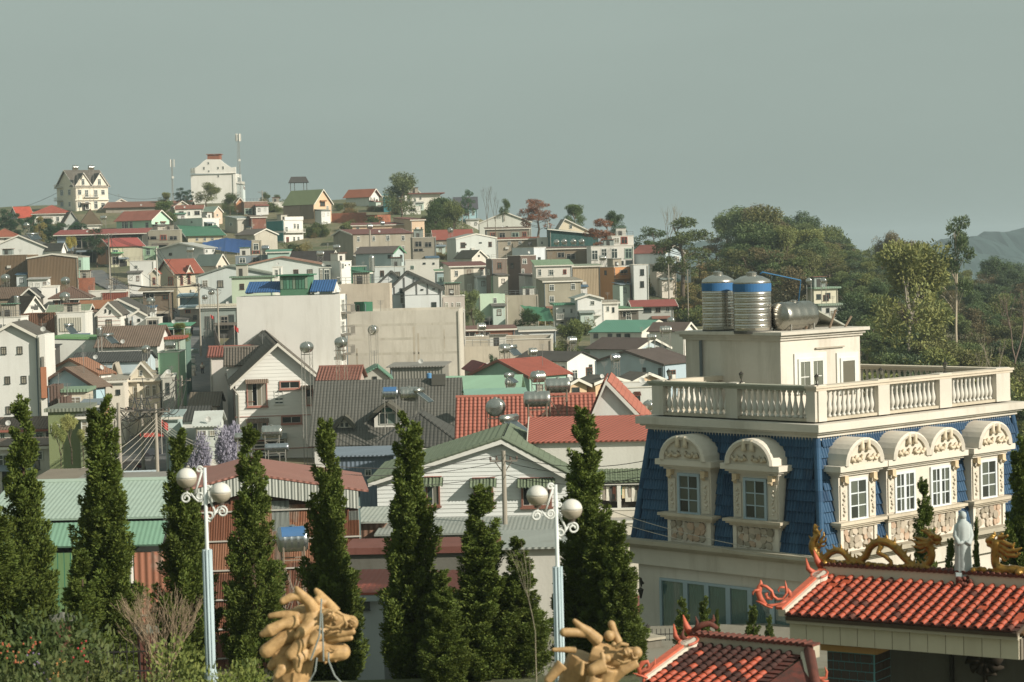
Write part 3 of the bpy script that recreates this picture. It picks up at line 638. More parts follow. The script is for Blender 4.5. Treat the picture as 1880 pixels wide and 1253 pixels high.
h('concrete house with brown roof and blank pale gable', 432, 467, 509, 431, 421, -470, 32, 'kbfb7a4', 'c6e6156', 'gL', 'L447,441,12,6o')
h('small cabin with barred window beside the blue tarpaulin', None, 462, 479, 442, 441, 520, 4, 'kb5aa92', 'c94553d', 'flat', 'R470,453,10,12;R470,463,14,5r', d=5)
H23 = h('red-roofed bungalow with grey gable and tiny dormer', 290, 323, 369, 502, 477.5, 470, 24, 'scdc2a6', 'ta8563e', 'gR', 'L312,490,4,5k;L313.6,516,9,15rD;R333.5,515,5,16rDA;R347,514,5,14rDA;R362,513,5,14', ov=.6, key='redbung')
front_gable(H23, 342, 354, 501, 488, 'ta8563e', CR, deep=2)
h('small red-roofed lean-to at the bungalow corner', None, 274, 292, 503, 494, 468, 5, 'sc9bda3', 'ta8563e', 'gL', 'R283,516,5,12r', d=5)
h('white wall house with sagging rust roof left of the red bungalow', None, 238, 282, 480, 480, 500, 2, 'sd3d3ca', 'c94553d', 'flat', 'R250,490,6,5', d=6)
H24 = h('grey-green roofed house with cream gable and dark railing', 357, 396, 419, 487, 467.5, 500, 48, 'sd8c9b2', 'c77867c', 'gL', 'R403,492,5,9oD;R412,490,4,6')
rail(H24, 'R', 392, 420, 499, .8, 'p55544e')
H25 = h('broad pale blue-grey gable house with thin green eaves', None, 362, 502, 507, 488, 440, 3, 'sc6cdc6', 'c8f9684', 'gL', rf=.42, d=14, trim='p7c8478')
h('pale green annexe with flat green roof edge', None, 425, 500, 511, 511, 425, 3, 'sbccbae', 'c6f8a70', 'slab', d=6, ov=.4)
h('tall narrow white house with one barred window strip', None, 500, 516, 491, 491, 432, 3, W, 'k8d8776', 'flat', 'R508,502,5,14', d=6)
h('dark terrace house with tarpaulin sheets and railing', None, 432, 496, 470, 470, 490, 3, 's7f8a90', 'k8d8776', 'flat', 'R445,478,12,9;R470,477,14,9o', d=6)
h('wide light grey gable house with salmon roof edge', None, 428, 607, 492, 472, 452, 3, 'sc9cfc7', 'c9a7460', 'gL', rf=.5, d=14, trim='p9a7460')
h('house with large dark brown roof and white A-shaped gable', 530, 605, 623, 481, 461, 478, 60, 'sb9bdb6', 't4f4844', 'gL', 'R614,474,5,9o')
h('low green roofed shed left of the dark A-shaped gable', None, 490, 532, 463, 460, 486, 3, 'sa9c4b4', 'c4f8a70', 'sR', d=6)
H30 = h('white house with pale blue flank, glazed porch and railing', 592, 624, 645, 480, 480, 440, 52, 'sdcdad0', 'k8d8776', 'flat', 'L603,488,8,2k;R629,488,4,9;R634,487,2,2k;R641,486,2,2k', d=12)
fbox(H30, 'L', 'grey_glazed_screen', 592, 494, 608, 518, .3, 'g9aa39c'); rail(H30, 'L', 609, 624, 518, .8)
h('grey glazed extension under the salmon roof edge', None, 585, 607, 493, 493, 436, 3, 'g8d968f', 'k8d8776', 'flat', 'R590,505,5,22c;R600,505,10,22', d=4)
h('bright green metal lean-to with sloping roof in the centre', 646, 668, 680, 501, 497, 425, 45, 'c3f7d5c', 'c3f7d5c', 'sR', 'R674,506,7,12o', d=8)
h('low terrace with green sheet fence in the centre', None, 644, 672, 490, 490, 432, 3, 'c3f7f60', 'k8d8776', 'flat', 'R655,512,10,9', d=5)
H32 = h('pale metal house with brown roof and green verge', 653, 721, 742, 464.5, 453, 480, 60, 'cb9c8c4', 'c6e625a', 'gL', 'L715,471.5,6,6k;R736.5,474,4,12k', trim='p4f8a62')
h('pale lower block under the green-verged metal house', None, 687, 744, 491, 491, 466, 3, 'sc6cbc6', 'k8d8776', 'flat', d=8)
h('grey concrete hall with dark flank and red-brown roof', 612, 648, 757, 431, 423, 545, 20, 'ka59c88', 'c7a4a40', 'gR', 'R658,439,5,9;R686,438,5,9;R712,437,7,10;R740,437,6,9;R657,459,6,9;R740,456,6,9', d=12, rf=.6)
h('long peach terrace with thin red-brown roof edge', None, 647, 754, 414, 411, 605, 4, 'sdcb894', 'c7f4a40', 'sR', 'R657,420,6,6;R715,421,2,3k;R725,421,2,3k;R738,421,2,3k;R750,422,4,7', d=8, ov=.5)
h('peach house with taller blank wall right of the peach terrace', 722, 754, 779, 404, 401, 600, 20, 'sd9ba98', 'c8a5548', 'sR', 'R774,419,2,3k', d=9)
h('open concrete shell house with white porch frame', None, 757, 800, 437, 436, 530, 6, 'k958d7b', 'k8d8776', 'flat', 'R768,448,14,10o;R786,449,14,9o;R768,459,20,5o', d=7)
h('rust-roofed house behind the light grey block', None, 797, 868, 441, 423, 575, 5, 'k8f8674', 'c9a4f3e', 'gR', 'R806,452,10,9o', d=10)
h('light grey block with low gable and porthole window', 820, 837, 912, 439, 430, 545, 16, 'sccd0c8', 'c9a9f96', 'gL', 'R855,449,3,3k;R882,446,5,2k', d=8, ov=.1)
h('small white gabled house with dark mossy roof among shrubs', 836, 866, 894, 474, 460, 520, 42, 'scfc9ba', 't4f4c40', 'gL', 'R879,470,3,3k')
h('white terrace with small square windows left of the row house', None, 742, 806, 478, 478, 490, 5, 'sd3cfc2', 'c94553d', 'flat', 'R779,484,5,3k;R796,484,4,3k;R757,491,6,6g', d=6)
H44 = h('cream and white row house with stained walls and brown eave', 814, 827, 893, 489, 483, 470, 14, 'se0d6c2', 'c7a4a40', 'sR', 'R838,502,6,10;R861,500,7,9b;R885,500,6,11A;R836,524,6,11;R862,527,7,11;R882,525,7,12A', d=7, ov=.5)
fbox(H44, 'R', 'stained_wall_bay', 853, 490, 869, 537, .05, 'ka8a08e')
h('pale blue patched house with green awning left of the row house', None, 800, 828, 498, 496, 482, 4, 's9fb5b5', 'c6f9a70', 'sR', 'R812,513,14,8g;R812,527,14,8o', d=5)
H45 = h('narrow brown clad house with a green strip and window', 892, 902, 931, 476, 476, 465, 26, 'c7a6a5c', 'k6d665a', 'flat', 'R916,520,8,11;L897,500,4,9', d=9)
fbox(H45, 'R', 'green_strip', 902, 507, 911, 538, .1, 's8aa884')
H46 = h('tall dark brown clad house beside the white stair tower', 932, 955, 984, 470, 470, 470, 38, 'c6d594c', 'k6d665a', 'flat', 'R963,480,8,9;R960,499,5,10;L940,488,5,9k', d=9)
h('white stair tower with one window above the brown house', 940, 980, 1002, 455, 455, 485, 30, 'sd3d8d8', 'k8d8776', 'flat', 'R990,477,5,9k', d=8)
h('white house with a red-framed window and green roof', None, 984, 1050, 488, 479, 458, 5, 'sd9d3c5', 'c7f9a74', 'sR', 'R1037,499,6,8r;R1012,500,9,10;R991,500,6,12', d=8)
h('weathered concrete house with mouldy flank in the middle of the slope', 984, 998, 1066, 517, 512, 440, 14, 'k9f9882', 'k8d8776', 'sR', 'R1013,528,9,11;R1052,526,8,11;R1013,549,9,11', d=9)
h('tan corrugated hall left of the orange house', None, 1052, 1102, 489, 487, 465, 4, 'ca89474', 'c8f9a80', 'sR', d=8)
H49 = h('orange house with open balconies and exposed frame', 1101, 1127, 1162, 491, 491, 450, 34, 'sc98a50', 'k8d8776', 'flat', 'R1145,500,14,9o;L1112,501,4,8k;R1138,526,14,22o;R1153,521,5,8', d=10)
rail(H49, 'R', 1128, 1162, 511, .8, 'sc98a50'); rail(H49, 'R', 1128, 1150, 540, .8, 'p8d877b'); fbox(H49, 'R', 'lower_orange_wall', 1136, 543, 1162, 575, .4, 'sd08a5a')
h('white cube house with two windows right of the orange house', None, 1163, 1190, 487, 487, 447, 4, 'sd6d8d2', 'k8d8776', 'flat', 'R1179,500,7,11k;R1179,522,7,11k', d=7)
H50 = h('modern white-framed house with wide dark glazing', None, 1085, 1163, 453, 453, 480, 4, 'sdcd6ca', 'k8d8776', 'flat', 'R1092,468,12,18;R1109,466,10,20;R1128,465,12,18;R1154,465,14,18g;R1133,483,24,7k;R1155,482,12,8k', d=9)
h('upper storey with a red panel on the modern house', None, 1122, 1163, 434, 434, 487, 4, 'sdcd6ca', 'k8d8776', 'flat', 'R1146,441,12,12r;R1132,441,10,9c', d=7)
h('brown flat-roofed house behind the white stair tower', None, 1004, 1086, 457, 455, 495, 4, 'k8a7a62', 'c6a5548', 'sR', 'R1030,468,14,9o;R1048,471,18,10o', d=8)
h('blue-grey house with red-brown roof at the wood edge', 1163, 1221, 1252, 464, 450, 485, 52, 'sa9b9bd', 't8a5044', 'gL', 'R1240,474,5,8', ov=.5)
h('tiny pale shed on the scrubby slope by the wood', None, 1205, 1241, 489, 486, 470, 12, 'scfc3b0', 'ca39a88', 'sR', d=5)
# ---- middle slope
h('mint green block with two windows above the concrete yard', 872, 879, 927, 541, 541, 410, 8, 'sb9d0b2', 'k8d8776', 'flat', 'R909,552,6,10;R909,577,6,10', d=8, trim=None)
h('rough concrete retaining wall beside the mint block', None, 926, 988, 543, 543, 415, 3, 'ka79c88', 'k8d8776', 'flat', d=4, trim=None)
H58 = h('white balconied house with green roof edge in the valley', None, 1021, 1058, 561, 561, 402, 4, 'sdddcd4', 'c4f8a6a', 'slab', 'R1035,571,4,8;R1049,571,4,8;R1032,596,6,9k;R1046,595,7,10', d=7, ov=.5)
rail(H58, 'R', 1021, 1058, 586, .8); rail(H58, 'R', 1021, 1070, 604, 1.0)
H58b = h('taller white gabled house joined to the balconied house', None, 1058, 1105, 549, 541.5, 400, 5, 'se0dfd8', 'c8f9a90', 'gL', 'R1088,556,7,7;R1066,575,7,9k;R1077,574,8,8;R1089,574,6,8;R1089,595,6,9;R1065,596,6,9', d=9)
rail(H58b, 'R', 1059, 1104, 579, .9)
h('small white cottage between the gabled white house and orange wall', None, 1105, 1135, 556, 553, 408, 4, W, 'ca39a88', 'sR', 'R1116,567,5,9;R1126,569,4,9k', d=6)
H59 = h('roadside cafe with red sheet roof and dark windows', None, 1166, 1236, 563, 552, 412, 3, 'sb0b3aa', 'c9a4a40', 'gR', 'R1189,570,14,8k;R1208,569,10,9o;R1226,568,8,9', d=8, ov=.8)
h('shack with green awning left of the roadside cafe', None, 1136, 1172, 567, 564, 410, 3, 'k6d665a', 'c5f8a62', 'sR', 'R1150,577,16,10o', d=5, ov=.8)
h('long white hall with a teal-green sheet roof and square windows', 1083, 1177, 1238, 611, 589, 360, 56, 'sd8d4c6', 'c5f9a80', 'gL', 'L1094,617,8,8k;L1120,617,8,8k;L1136,617,8,8k;L1152,617,10,8k', trim='pcfcbb8', ov=.2)
h('house with faded brown roof and white-trimmed gable end', 1192, 1254, 1276, 608, 593, 350, 58, W, 't6b5a50', 'gL')
h('brown-roofed house with glazed white-trimmed gable', 1083, 1167, 1223, 641, 622, 322, 46, 'sb5c3c6', 't5f5048', 'gL', 'R1192,643,10,12g;R1206,640,6,9', ov=.6)
h('blue-grey gabled house with long brown roof and wooden window', 1086, 1218, 1276, 669, 645, 290, 52, 'sa7bac2', 't62544c', 'gR', 'R1234,688,12,17b;L1183,680,6,10k;L1212,684,6,16k', ov=.4, trim='p5a5048')
h('cream gable hut nearest the mansion roof corner', 1136, 1163, 1213, 699, 686, 255, 30, 'sdab88c', 't5c564c', 'gL', 'R1174,706,16,10;R1187,706,7,10k', ov=.5)
h('cream gable hut behind the red gable peak', 1062, 1093, 1147, 703, 692, 253, 30, 'sdab88c', 't5c564c', 'gL', 'R1127,711,12,9k', ov=.5)
h('cream gable hut partly hidden by steel water tanks', None, 1042, 1077, 707, 697, 252, 20, 'sdab88c', 't5c564c', 'gL', 'R1057,716,14,9k', ov=.5, d=7)
h('plain white block behind the red-tiled gable', None, 1138, 1216, 713, 713, 205, 4, 'sd3d3ca', 'k8d8776', 'flat', 'R1170,731,11,14kA', d=8)
H66 = h('white house with dark tiled roof and two small windows', 945, 1041, 1094, 664, 647.5, 280, 46, 'sdcdcd4', 't544f48', 'gL', 'L1034,676,5,6k;R1084,676,6,13k', ov=.3, trim=None)
H67 = h('sea-green gabled house with salmon red tiled roof', 868, 972, 1042, 691, 662, 240, 42, 's8fb5a0', 'ta3523e', 'gR', '', ov=.4, trim='p8a5a48')
h('wide mint green sheet roof in the middle of the valley', None, 814, 945, 742, 692, 216, -3, 'sa9b3a2', 'c8fb898', 'gR', d=14, ov=.5, trim=None)
h('smaller mint green roof in front of the wide mint roof', None, 862, 962, 730, 716, 196, 4, 'sa9b3a2', 'c86b09a', 'gR', d=6, ov=.4, trim=None)
h('low red roofed shed left of the sea-green gable', None, 874, 906, 682, 669, 250, 10, 'k8d8776', 't8a3f3a', 'gL', d=8, trim=None)
h('long concrete slab roof terrace in the valley centre', None, 783, 1012, 628, 628, 305, -2, 'kbdb39f', 'kaaa08c', 'flat', 'R802,640,10,8k', d=14, par=.9)
h('bare concrete block wall under the roof terrace', None, 838, 942, 638, 638, 290, 2, 'kbdb39f', 'kaaa08c', 'flat', d=8, trim=None)
h('orange brick shell with two dark openings beside the concrete block', None, 803, 838, 648, 648, 291, 4, 'ba8704f', 'kaaa08c', 'flat', 'R811,664,7,16o;R827,664,10,20o', d=6, trim=None)
h('low rusty-roofed yard building right of the concrete hall', None, 842, 945, 606, 602, 335, 3, 'k9a6a52', 'c7a5548', 'sR', 'R862,615,24,9o;R890,615,20,9o', d=7)
h('low pale shed with blue-grey end wall in the valley', None, 955, 1020, 607, 602, 345, 8, 'sa9b0b0', 'c9a9f90', 'sR', 'R966,616,12,6o', d=7)
H70 = h('big blank white building with blue tiled roof corners', 434, 624, 634, 541, 541, 268, 86, 'se2ded4', 'k8d8776', 'flat', '', d=14, trim=None, key='blank')
def blank_top():
    for (u0, u1, v0, v1) in ((450, 513, 541, 521), (569, 612, 539, 518)):
        s0, z0, _ = face_pt(H70, 'L', u0, v0); s1, z1, _ = face_pt(H70, 'L', u1, v1); a, b = min(s0, s1), max(s0, s1)
        M, up = frame((.05 + 3.0, a, z1 + .2), (0, 1, 0), (-3.0, 0, z0 - z1)); o = part('blue_tiled_roof', MB().box(0, b - a, 0, math.hypot(3, z1 - z0), -.06, .06), 't2f5f93', H70.r, M)
        part('gable_wall', MB().prism([(.1, z0), (5.9, z0), (3.05, z1)], 'y', a + .02, a + .2).prism([(.1, z0), (5.9, z0), (3.05, z1)], 'y', b - .2, b - .02), W, H70.r)
    s0, z0, _ = face_pt(H70, 'L', 514, 536); s1, z1, _ = face_pt(H70, 'L', 564, 506); a, b = min(s0, s1), max(s0, s1)
    g = part('stairhead', MB().box(.3, 5, a, b, z0 - .8, z1), 'p4f7f60', H70.r)
    n = 9
    for i in range(n):
        y = a + (b - a) * i / n; part('pane', MB().box(.24, .3, y + .04, y + (b - a) / n - .04, z0 + .3, z1 - .2), 'g5f8f76' if i % 4 else 'g8a9c86', g)
    part('stairhead_roof', MB().box(-.2, 5.4, a - .3, b + .3, z1, z1 + .15), 'p3f7a5a', H70.r)
    for v in (560, 600, 636):
        win(H70, 'R629,%d,6,22' % v); rail(H70, 'R', 626, 634, v + 14, 1.2, 'p8d877b')
blank_top()
H71 = h('wide bare concrete hall with stained blank front', None, 640, 843, 573, 573, 278, -1, 'kcbc3b2', 'kb3a78f', 'flat', '', d=12, trim=None)
for v in (596, 622, 649): fbox(H71, 'R', 'pour_joint', 641, v, 842, v + .35, .006, 'kc2baa8')
for u, v0, v1 in ((760, 600, 690), (768, 612, 690), (655, 640, 690), (815, 605, 640)): fbox(H71, 'R', 'rust_streak', u, v0, u + 1.2, v1, .006, 'kbcb09a')
h('peach concrete wall rising behind the bare concrete hall', None, 619, 715, 523, 523, 300, 0, 'kc6b8a2', 'kb3a78f', 'flat', 'R632,545,10,9o', d=6, trim=None)
h('little dark green metal cabin on the concrete hall roof', 650, 668, 684, 555, 555, 285, 40, 'c2f6f50', 'c3f7d5c', 'flat', 'L658,566,5,12oD', base=577, trim=None)
H72 = h('white half-timbered house with long grey roof', None, 716, 812, 531, 499.5, 332, 3, 'sd3d7d3', 't66625a', 'gL', 'R737,534,6,9k', rf=.35, d=12, trim='p55564f')
H72b = h('front gabled wing of the half-timbered house', None, 743, 811, 533, 515, 322, 3, 'sd6d9d5', 't66625a', 'gL', 'R775,532,5,2k;R796,531,5,2k;R797,562,9,14k;R741,565,5,14k', rf=.46, d=9, trim='p55564f')
for u in (765, 785, 806): fbox(H72b, 'R', 'timber', u - .8, 522 if u < 800 else 528, u + .8, 541, .08, 'p6a6a68')
fbox(H72b, 'R', 'timber', 744, 540.5, 810, 542, .09, 'p6a6a68')
for u in (724, 742, 760): fbox(H72, 'R', 'timber', u - .9, 510 if u > 730 else 527, u + .9, 541, .08, 'p6a6a68')
fbox(H72, 'R', 'timber', 716, 540.5, 745, 542, .09, 'p6a6a68')
h('small half-timbered gable left of the long grey roof', None, 694, 744, 522, 499, 345, 3, 'sd3d7d3', 't66625a', 'gL', d=9, trim='p55564f')
h('grey-pink wing with white-framed windows beside the half-timbered house', None, 811, 853, 545, 545, 326, 3, 'sb9aea2', 'k8d8776', 'flat', 'R820,561,6,11c;R831,561,3,11c;R842,561,8,11c', d=7)
h('narrow white tower with small windows right of the concrete hall', None, 843, 853, 571, 571, 300, 3, W, 'k8d8776', 'flat', 'R844.5,592,4,10c;R849,578,4,5', d=5)
# ---- left middle slope
h('brown-roofed house with dark eaves at the left edge', None, -12, 46, 549, 529, 385, 4, 'k8a7c66', 't6f5a48', 'gR', 'R20,556,10,7o', d=8)
h('small dark gable hut behind the white emblem gable', None, 36, 72, 546, 530, 375, 4, 'k5d5a50', 't4c4a46', 'gL', d=7)
h('plain white wall house left of the brown hip roof', 66, 76, 106, 528, 528, 380, 10, W, 'k8d8776', 'flat', d=6)
h('house with brown hip roof and brick side below the brown hall', None, 97, 160, 549, 527, 370, 6, 'b8a5a42', 't6f5546', 'hip', 'R112,556,10,8o;R140,556,9,8', d=9, ov=.7)
h('low house with orange rust roof behind the striped white house', None, 145, 201, 568, 553, 352, 4, 'k9f9480', 'ca0683f', 'gR', d=8)
h('white wall with rust red sheet half beside the upper street', None, 163, 231, 535, 535, 390, 2, 'sd3cfc2', 'k8d8776', 'flat', '', d=4)
fbox(HS.get('x') or house('rust red corrugated booth by the power pole', None, 185, 231, 537, 537, 386, 2, 'r8a4a38', 'k8d8776', 'flat', d=3), 'R', 'white_coping', 184, 535, 232, 538, .1, W)
h('mossy green roofed shed behind the brown sheet wall', None, 88, 160, 575, 561, 345, 4, 'k8d8776', 'c7f8f70', 'gR', d=8)
H86 = h('steep brown roofed house whose white gable bears a dark emblem', 4, 42, 86, 577, 545, 345, 32, W, 't6b5545', 'gL', 'R76,564,2,3k', ov=.4)
def emblem():
    s, z, D = face_pt(H86, 'R', 63, 565); k = D / FPX; mb = MB()
    mb.box(s - 6*k, s + 4*k, -.08, -.02, z - 2*k, z + 2.5*k); mb.box(s - 1*k, s + 6*k, -.1, -.03, z - 4*k, z - 2*k); mb.box(s + 4*k, s + 7*k, -.09, -.02, z - 4*k, z + 4*k); mb.box(s + 1*k, s + 3*k, -.09, -.02, z + 2.5*k, z + 6*k)
    part('emblem', mb, 'p55564f', H86.r)
emblem()
h('white house with tall windows at the left edge', None, -12, 38, 584, 584, 315, 2, W, 'k8d8776', 'flat', 'R2,600,5,9;R9,600,5,9;R17,600,5,9', d=6)
h('brown corrugated wall shed left of the framed white house', None, 37, 103, 577, 577, 327, -2, 'c7a563f', 'k8d8776', 'flat', d=6, trim=None)
H84 = h('white house with a large beige sheet panel on its front', None, 103, 156, 575, 575, 320, 2, 'sd9d6ca', 'k8d8776', 'flat', '', d=7)
fbox(H84, 'R', 'beige_panel', 111, 583, 149, 609, .15, 'cb5b09c')
h('white porch house with a tall window beside the striped gable', None, 157, 178, 581, 572, 334, 3, 'sd0d4d0', 't6b5545', 'gL', 'R167,597,5,17', d=5)
H83 = h('white gabled house with red stripes and two slit windows', None, 177, 222, 578, 556, 330, 3, W, 't5f584e', 'gL', 'R194,571,3,6k;R202,573,3,6k', d=9)
for v in (582, 589.5, 597): fbox(H83, 'R', 'red_stripe', 178, v - .7, 221, v + .7, .08, 'pb0685a')
h('wider white gable behind the red-striped gable', None, 176, 268, 577, 550, 342, 3, 'sd3d6d0', 't55524a', 'gL', rf=.45, d=12)
h('small white gable bay with one window', None, 241, 268, 579, 571, 334, 3, 'sd9dad4', 't55524a', 'gL', 'R255,588,5,5k', d=6)
h('white terrace with an open kitchen and steel water tank', None, 268, 292, 585, 585, 330, 3, 'scfc9ba', 'k8d8776', 'flat', 'R280,592,18,8o;R280,606,18,6', d=5)
h('long white corrugated shed with green top edge', None, 94, 178, 620, 622, 292, -2, 'sd8d7cc', 'c6f9f62', 'sx', d=8, trim='p6f9f62', ov=.1)
h('white house under a broad brown tiled roof', None, 178, 288, 638, 600, 286, 0, 'sd9d8ce', TBR, 'gR', d=12, ov=.4, trim=None)
h('pale blue house under a long dark tiled roof', None, 133, 266, 667, 648, 268, -1, 'sb9cace', 't4a4a46', 'gR', d=7, ov=.3, trim=None)
h('dark lean-to between the tall white house and the green-edged shed', None, 80, 98, 640, 634, 285, 2, 'k55544e', 't44423e', 'sR', 'R88,650,12,14o', d=5)
H81 = h('tall plain white house with six square windows at the left edge', None, -24, 69, 621, 594.5, 242, 3, 'sdad9d0', 't5f5a50', 'gL', 'R7,643.5,10,13kc;R36.5,643,10,13kc;R14,698,10,13kc;R44,697,10,13kc;R16,753,10,13kc;R46.5,751.5,10,13kc', d=9, ov=.5)
H81b = h('white stair bay with an orange panel on the tall white house', None, 69, 82, 616, 616, 241.6, 3, 'sdedbd0', 'k8d8776', 'flat', '', d=7, trim=None)
fbox(H81b, 'R', 'orange_panel', 77, 674, 85, 731, .3, 'sb9764f'); fbox(H81b, 'R', 'grey_panel', 77, 655, 81, 674, .25, 'k8d877b'); fbox(H81b, 'R', 'slot_window', 74.5, 739, 76, 772, .05, 'g3c4744')
h('ground floor with brown tiled canopy at the left edge', None, -24, 84, 790, 769, 228, 2, 'sd6d3c6', TBR, 'sR', 'R5,803,8,14g;R30,803,8,14;R58,800,10,12g;R72,800,14,11g', d=4, trim='p9a5a48', ov=.5)
h('lower white terrace with brown canopy at the left edge', None, -24, 92, 822, 808, 205, 2, 'scfc9ba', TBR, 'sR', 'R20,840,20,12o;R70,836,18,14', d=6, ov=.4)
H88 = h('light blue gabled house with brown tiled roof', 76, 176, 194, 709, 676, 240, 58, 'sa5c3cc', TBR, 'gR', '', ov=.5, trim='p7f5f50')
h('white gable with rust trim behind the light blue house', 84, 182, 204, 686, 660, 252, 56, 'sd6d3ca', 'c9a6a4c', 'gR', '', ov=.4, trim='p9a6a4c')
h('brown sheet wall with stepped top in front of the light blue gable', None, 86, 105, 709, 709, 226, 2, 'c6d564a', 'k8d8776', 'flat', d=4, trim=None)
h('lower brown sheet wall step left of the cream shopfront', None, 105, 123, 729, 729, 225, 2, 'c6d564a', 'k8d8776', 'flat', d=4, trim=None)
h('cream shopfront with green flat roof below the light blue gable', None, 106, 157, 721, 721, 228, 2, 'sc9bfa6', 'c7f9a7a', 'slab', 'R138,738,22,18c', d=5, ov=.3)
h('small house with orange wall and grey roof near the light blue gable', None, 150, 190, 745, 735, 222, 4, 'sc98a60', 'c7f8a90', 'sR', d=5)
h('olive green walled house with white window', None, 88, 150, 757, 757, 200, 2, 's7f8a5a', 'c7d8270', 'slab', 'R102,786,16,14', d=7, ov=.3)
h('olive annexe with grey louvred front', None, 146, 174, 765, 760, 199, 4, 's77805a', 'c55584f', 'sR', 'R160,785,22,26c', d=6)
H90 = h('ornate cream villa with columns and carved pediment', 222, 229, 294, 700, 700, 255, 6, 'sd8cdb4', 'kaaa08c', 'flat', 'R249,722,8,24c;R271,717,8,20c;R283,717,7,20c', d=9)
front_gable(H90, 240, 279, 690, 667, 't8f8670', 'sd8cdb4', 'R259,685,6,9', deep=5); fbox(H90, 'R', 'cornice', 226, 698, 296, 702, .6, 'sd8cdb4')
for u in (231, 255, 292): fbox(H90, 'R', 'column', u - 1.5, 703, u + 1.5, 765, .35, 'sd8cdb4')
h('brown pyramid roof rising behind the cream villa pediment', None, 222, 276, 690, 661, 268, 5, 'k9f9480', 't7f7360', 'hip', d=9)
h('tall narrow grey pointed roof beside the cream villa', None, 204, 218, 694, 668, 258, 5, 'kb3a994', 'kb3a994', 'gL', d=4, trim=None)
h('plain cream wing left of the ornate villa', None, 178, 228, 700, 694, 250, 4, 'sd9d0bd', 'ca39a88', 'sR', 'R217,720,8,9k', d=7)
h('grey wing with an arched window right of the ornate villa', None, 296, 319, 694, 694, 252, 6, 'sb5b3a6', 'k8d8776', 'flat', 'R308,713,7,20k', d=8)
h('market stall roof of rusty sheets below the ornate villa', None, 198, 262, 755, 748, -796, 3, 'k8a7c66', 'c9a6350', 'sR', 'R230,765,40,12o', d=5, ov=.6)
h('mint green walled terrace beside the street', None, 290, 330, 648, 648, 275, 2, 's9fc9a0', 'k8d8776', 'flat', d=6)
h('street house with an orange-red roof edge and water tank', None, 288, 331, 624, 624, 292, 2, 's9fb3a0', 'ca8583f', 'slab', 'R305,636,20,9o', d=6, ov=.4)
h('green canopy shop at the bend of the street', None, 297, 341, 600, 596, 318, 2, 's5f7f70', 'c4f9a74', 'sR', 'R310,608,14,7o', d=6, ov=.8)
h('dark tiled roof house right of the street', None, 328, 377, 774, 748, 214, 3, 'sd3d3ca', 't46453f', 'gR', '', d=8, ov=.3, trim=None)
h('white sheet roofed house right of the street', None, 358, 400, 784, 757, 206, 3, 'sc9cfc6', 'cc9cdc4', 'gR', 'R372,795,14,9c;R390,795,10,9c', d=7, ov=.3, trim=None)
h('brown tiled roof above the white balustrade', None, 349, 399, 748, 722, 236, 3, 'sd3d3ca', 't6f6250', 'gR', '', d=8, ov=.3, trim=None)
h('pale cyan walled shed left of the dark tiled roof', None, 303, 329, 766, 762, 210, 4, 'sb5c9c3', 'c9fb0ac', 'sR', d=5)
h('pinkish concrete shop at the street corner', None, 330, 368, 566, 562, -603, 4, 'kb0a08e', 'c9fb5bd', 'sR', 'R345,572,10,6r;R358,583,8,9o', d=6)
h('teal-grey row of shops under a cream awning', None, 366, 436, 564, 562, -622, 2, 's8f9a92', 'cd0c3a8', 'sR', 'R385,592,18,22k;R412,592,14,24oD;R425,590,10,24k', d=7, ov=.6)
h('pale cyan upper house above the row of shops', None, 398, 452, 533, 530, 445, 3, 'sa9c0bd', 'ca3b0a8', 'sR', 'R417,548,6,13;R427,548,5,13;R440,548,6,13', d=7)
h('light blue canopy shed above the street corner', None, 330, 368, 545, 540, 455, 3, 's9fb8c0', 'c9fc0cf', 'sR', d=6, ov=.6)
h('brown shop with orange sign below the red bungalow', None, 262, 312, 534, 528, 440, 3, 'k7a6a56', 'c8f7f66', 'sR', 'R275,543,18,8o;R304,546,12,8b', d=6, ov=.8)
h('small villa in the wood with two steel tanks on its flat roof', 1480, 1494, 1538, 531, 531, 400, 14, 'sd3cbb0', 'c7f9a80', 'slab', 'R1503,545,8,9k;R1520,543,9,10k', d=8, ov=.5)
h('lower white terrace of the villa in the wood', None, 1506, 1552, 562, 562, 396, 5, 'scfccc0', 'c8fa08a', 'slab', 'R1520,570,6,8k;R1540,568,6,8', d=6, ov=.4)
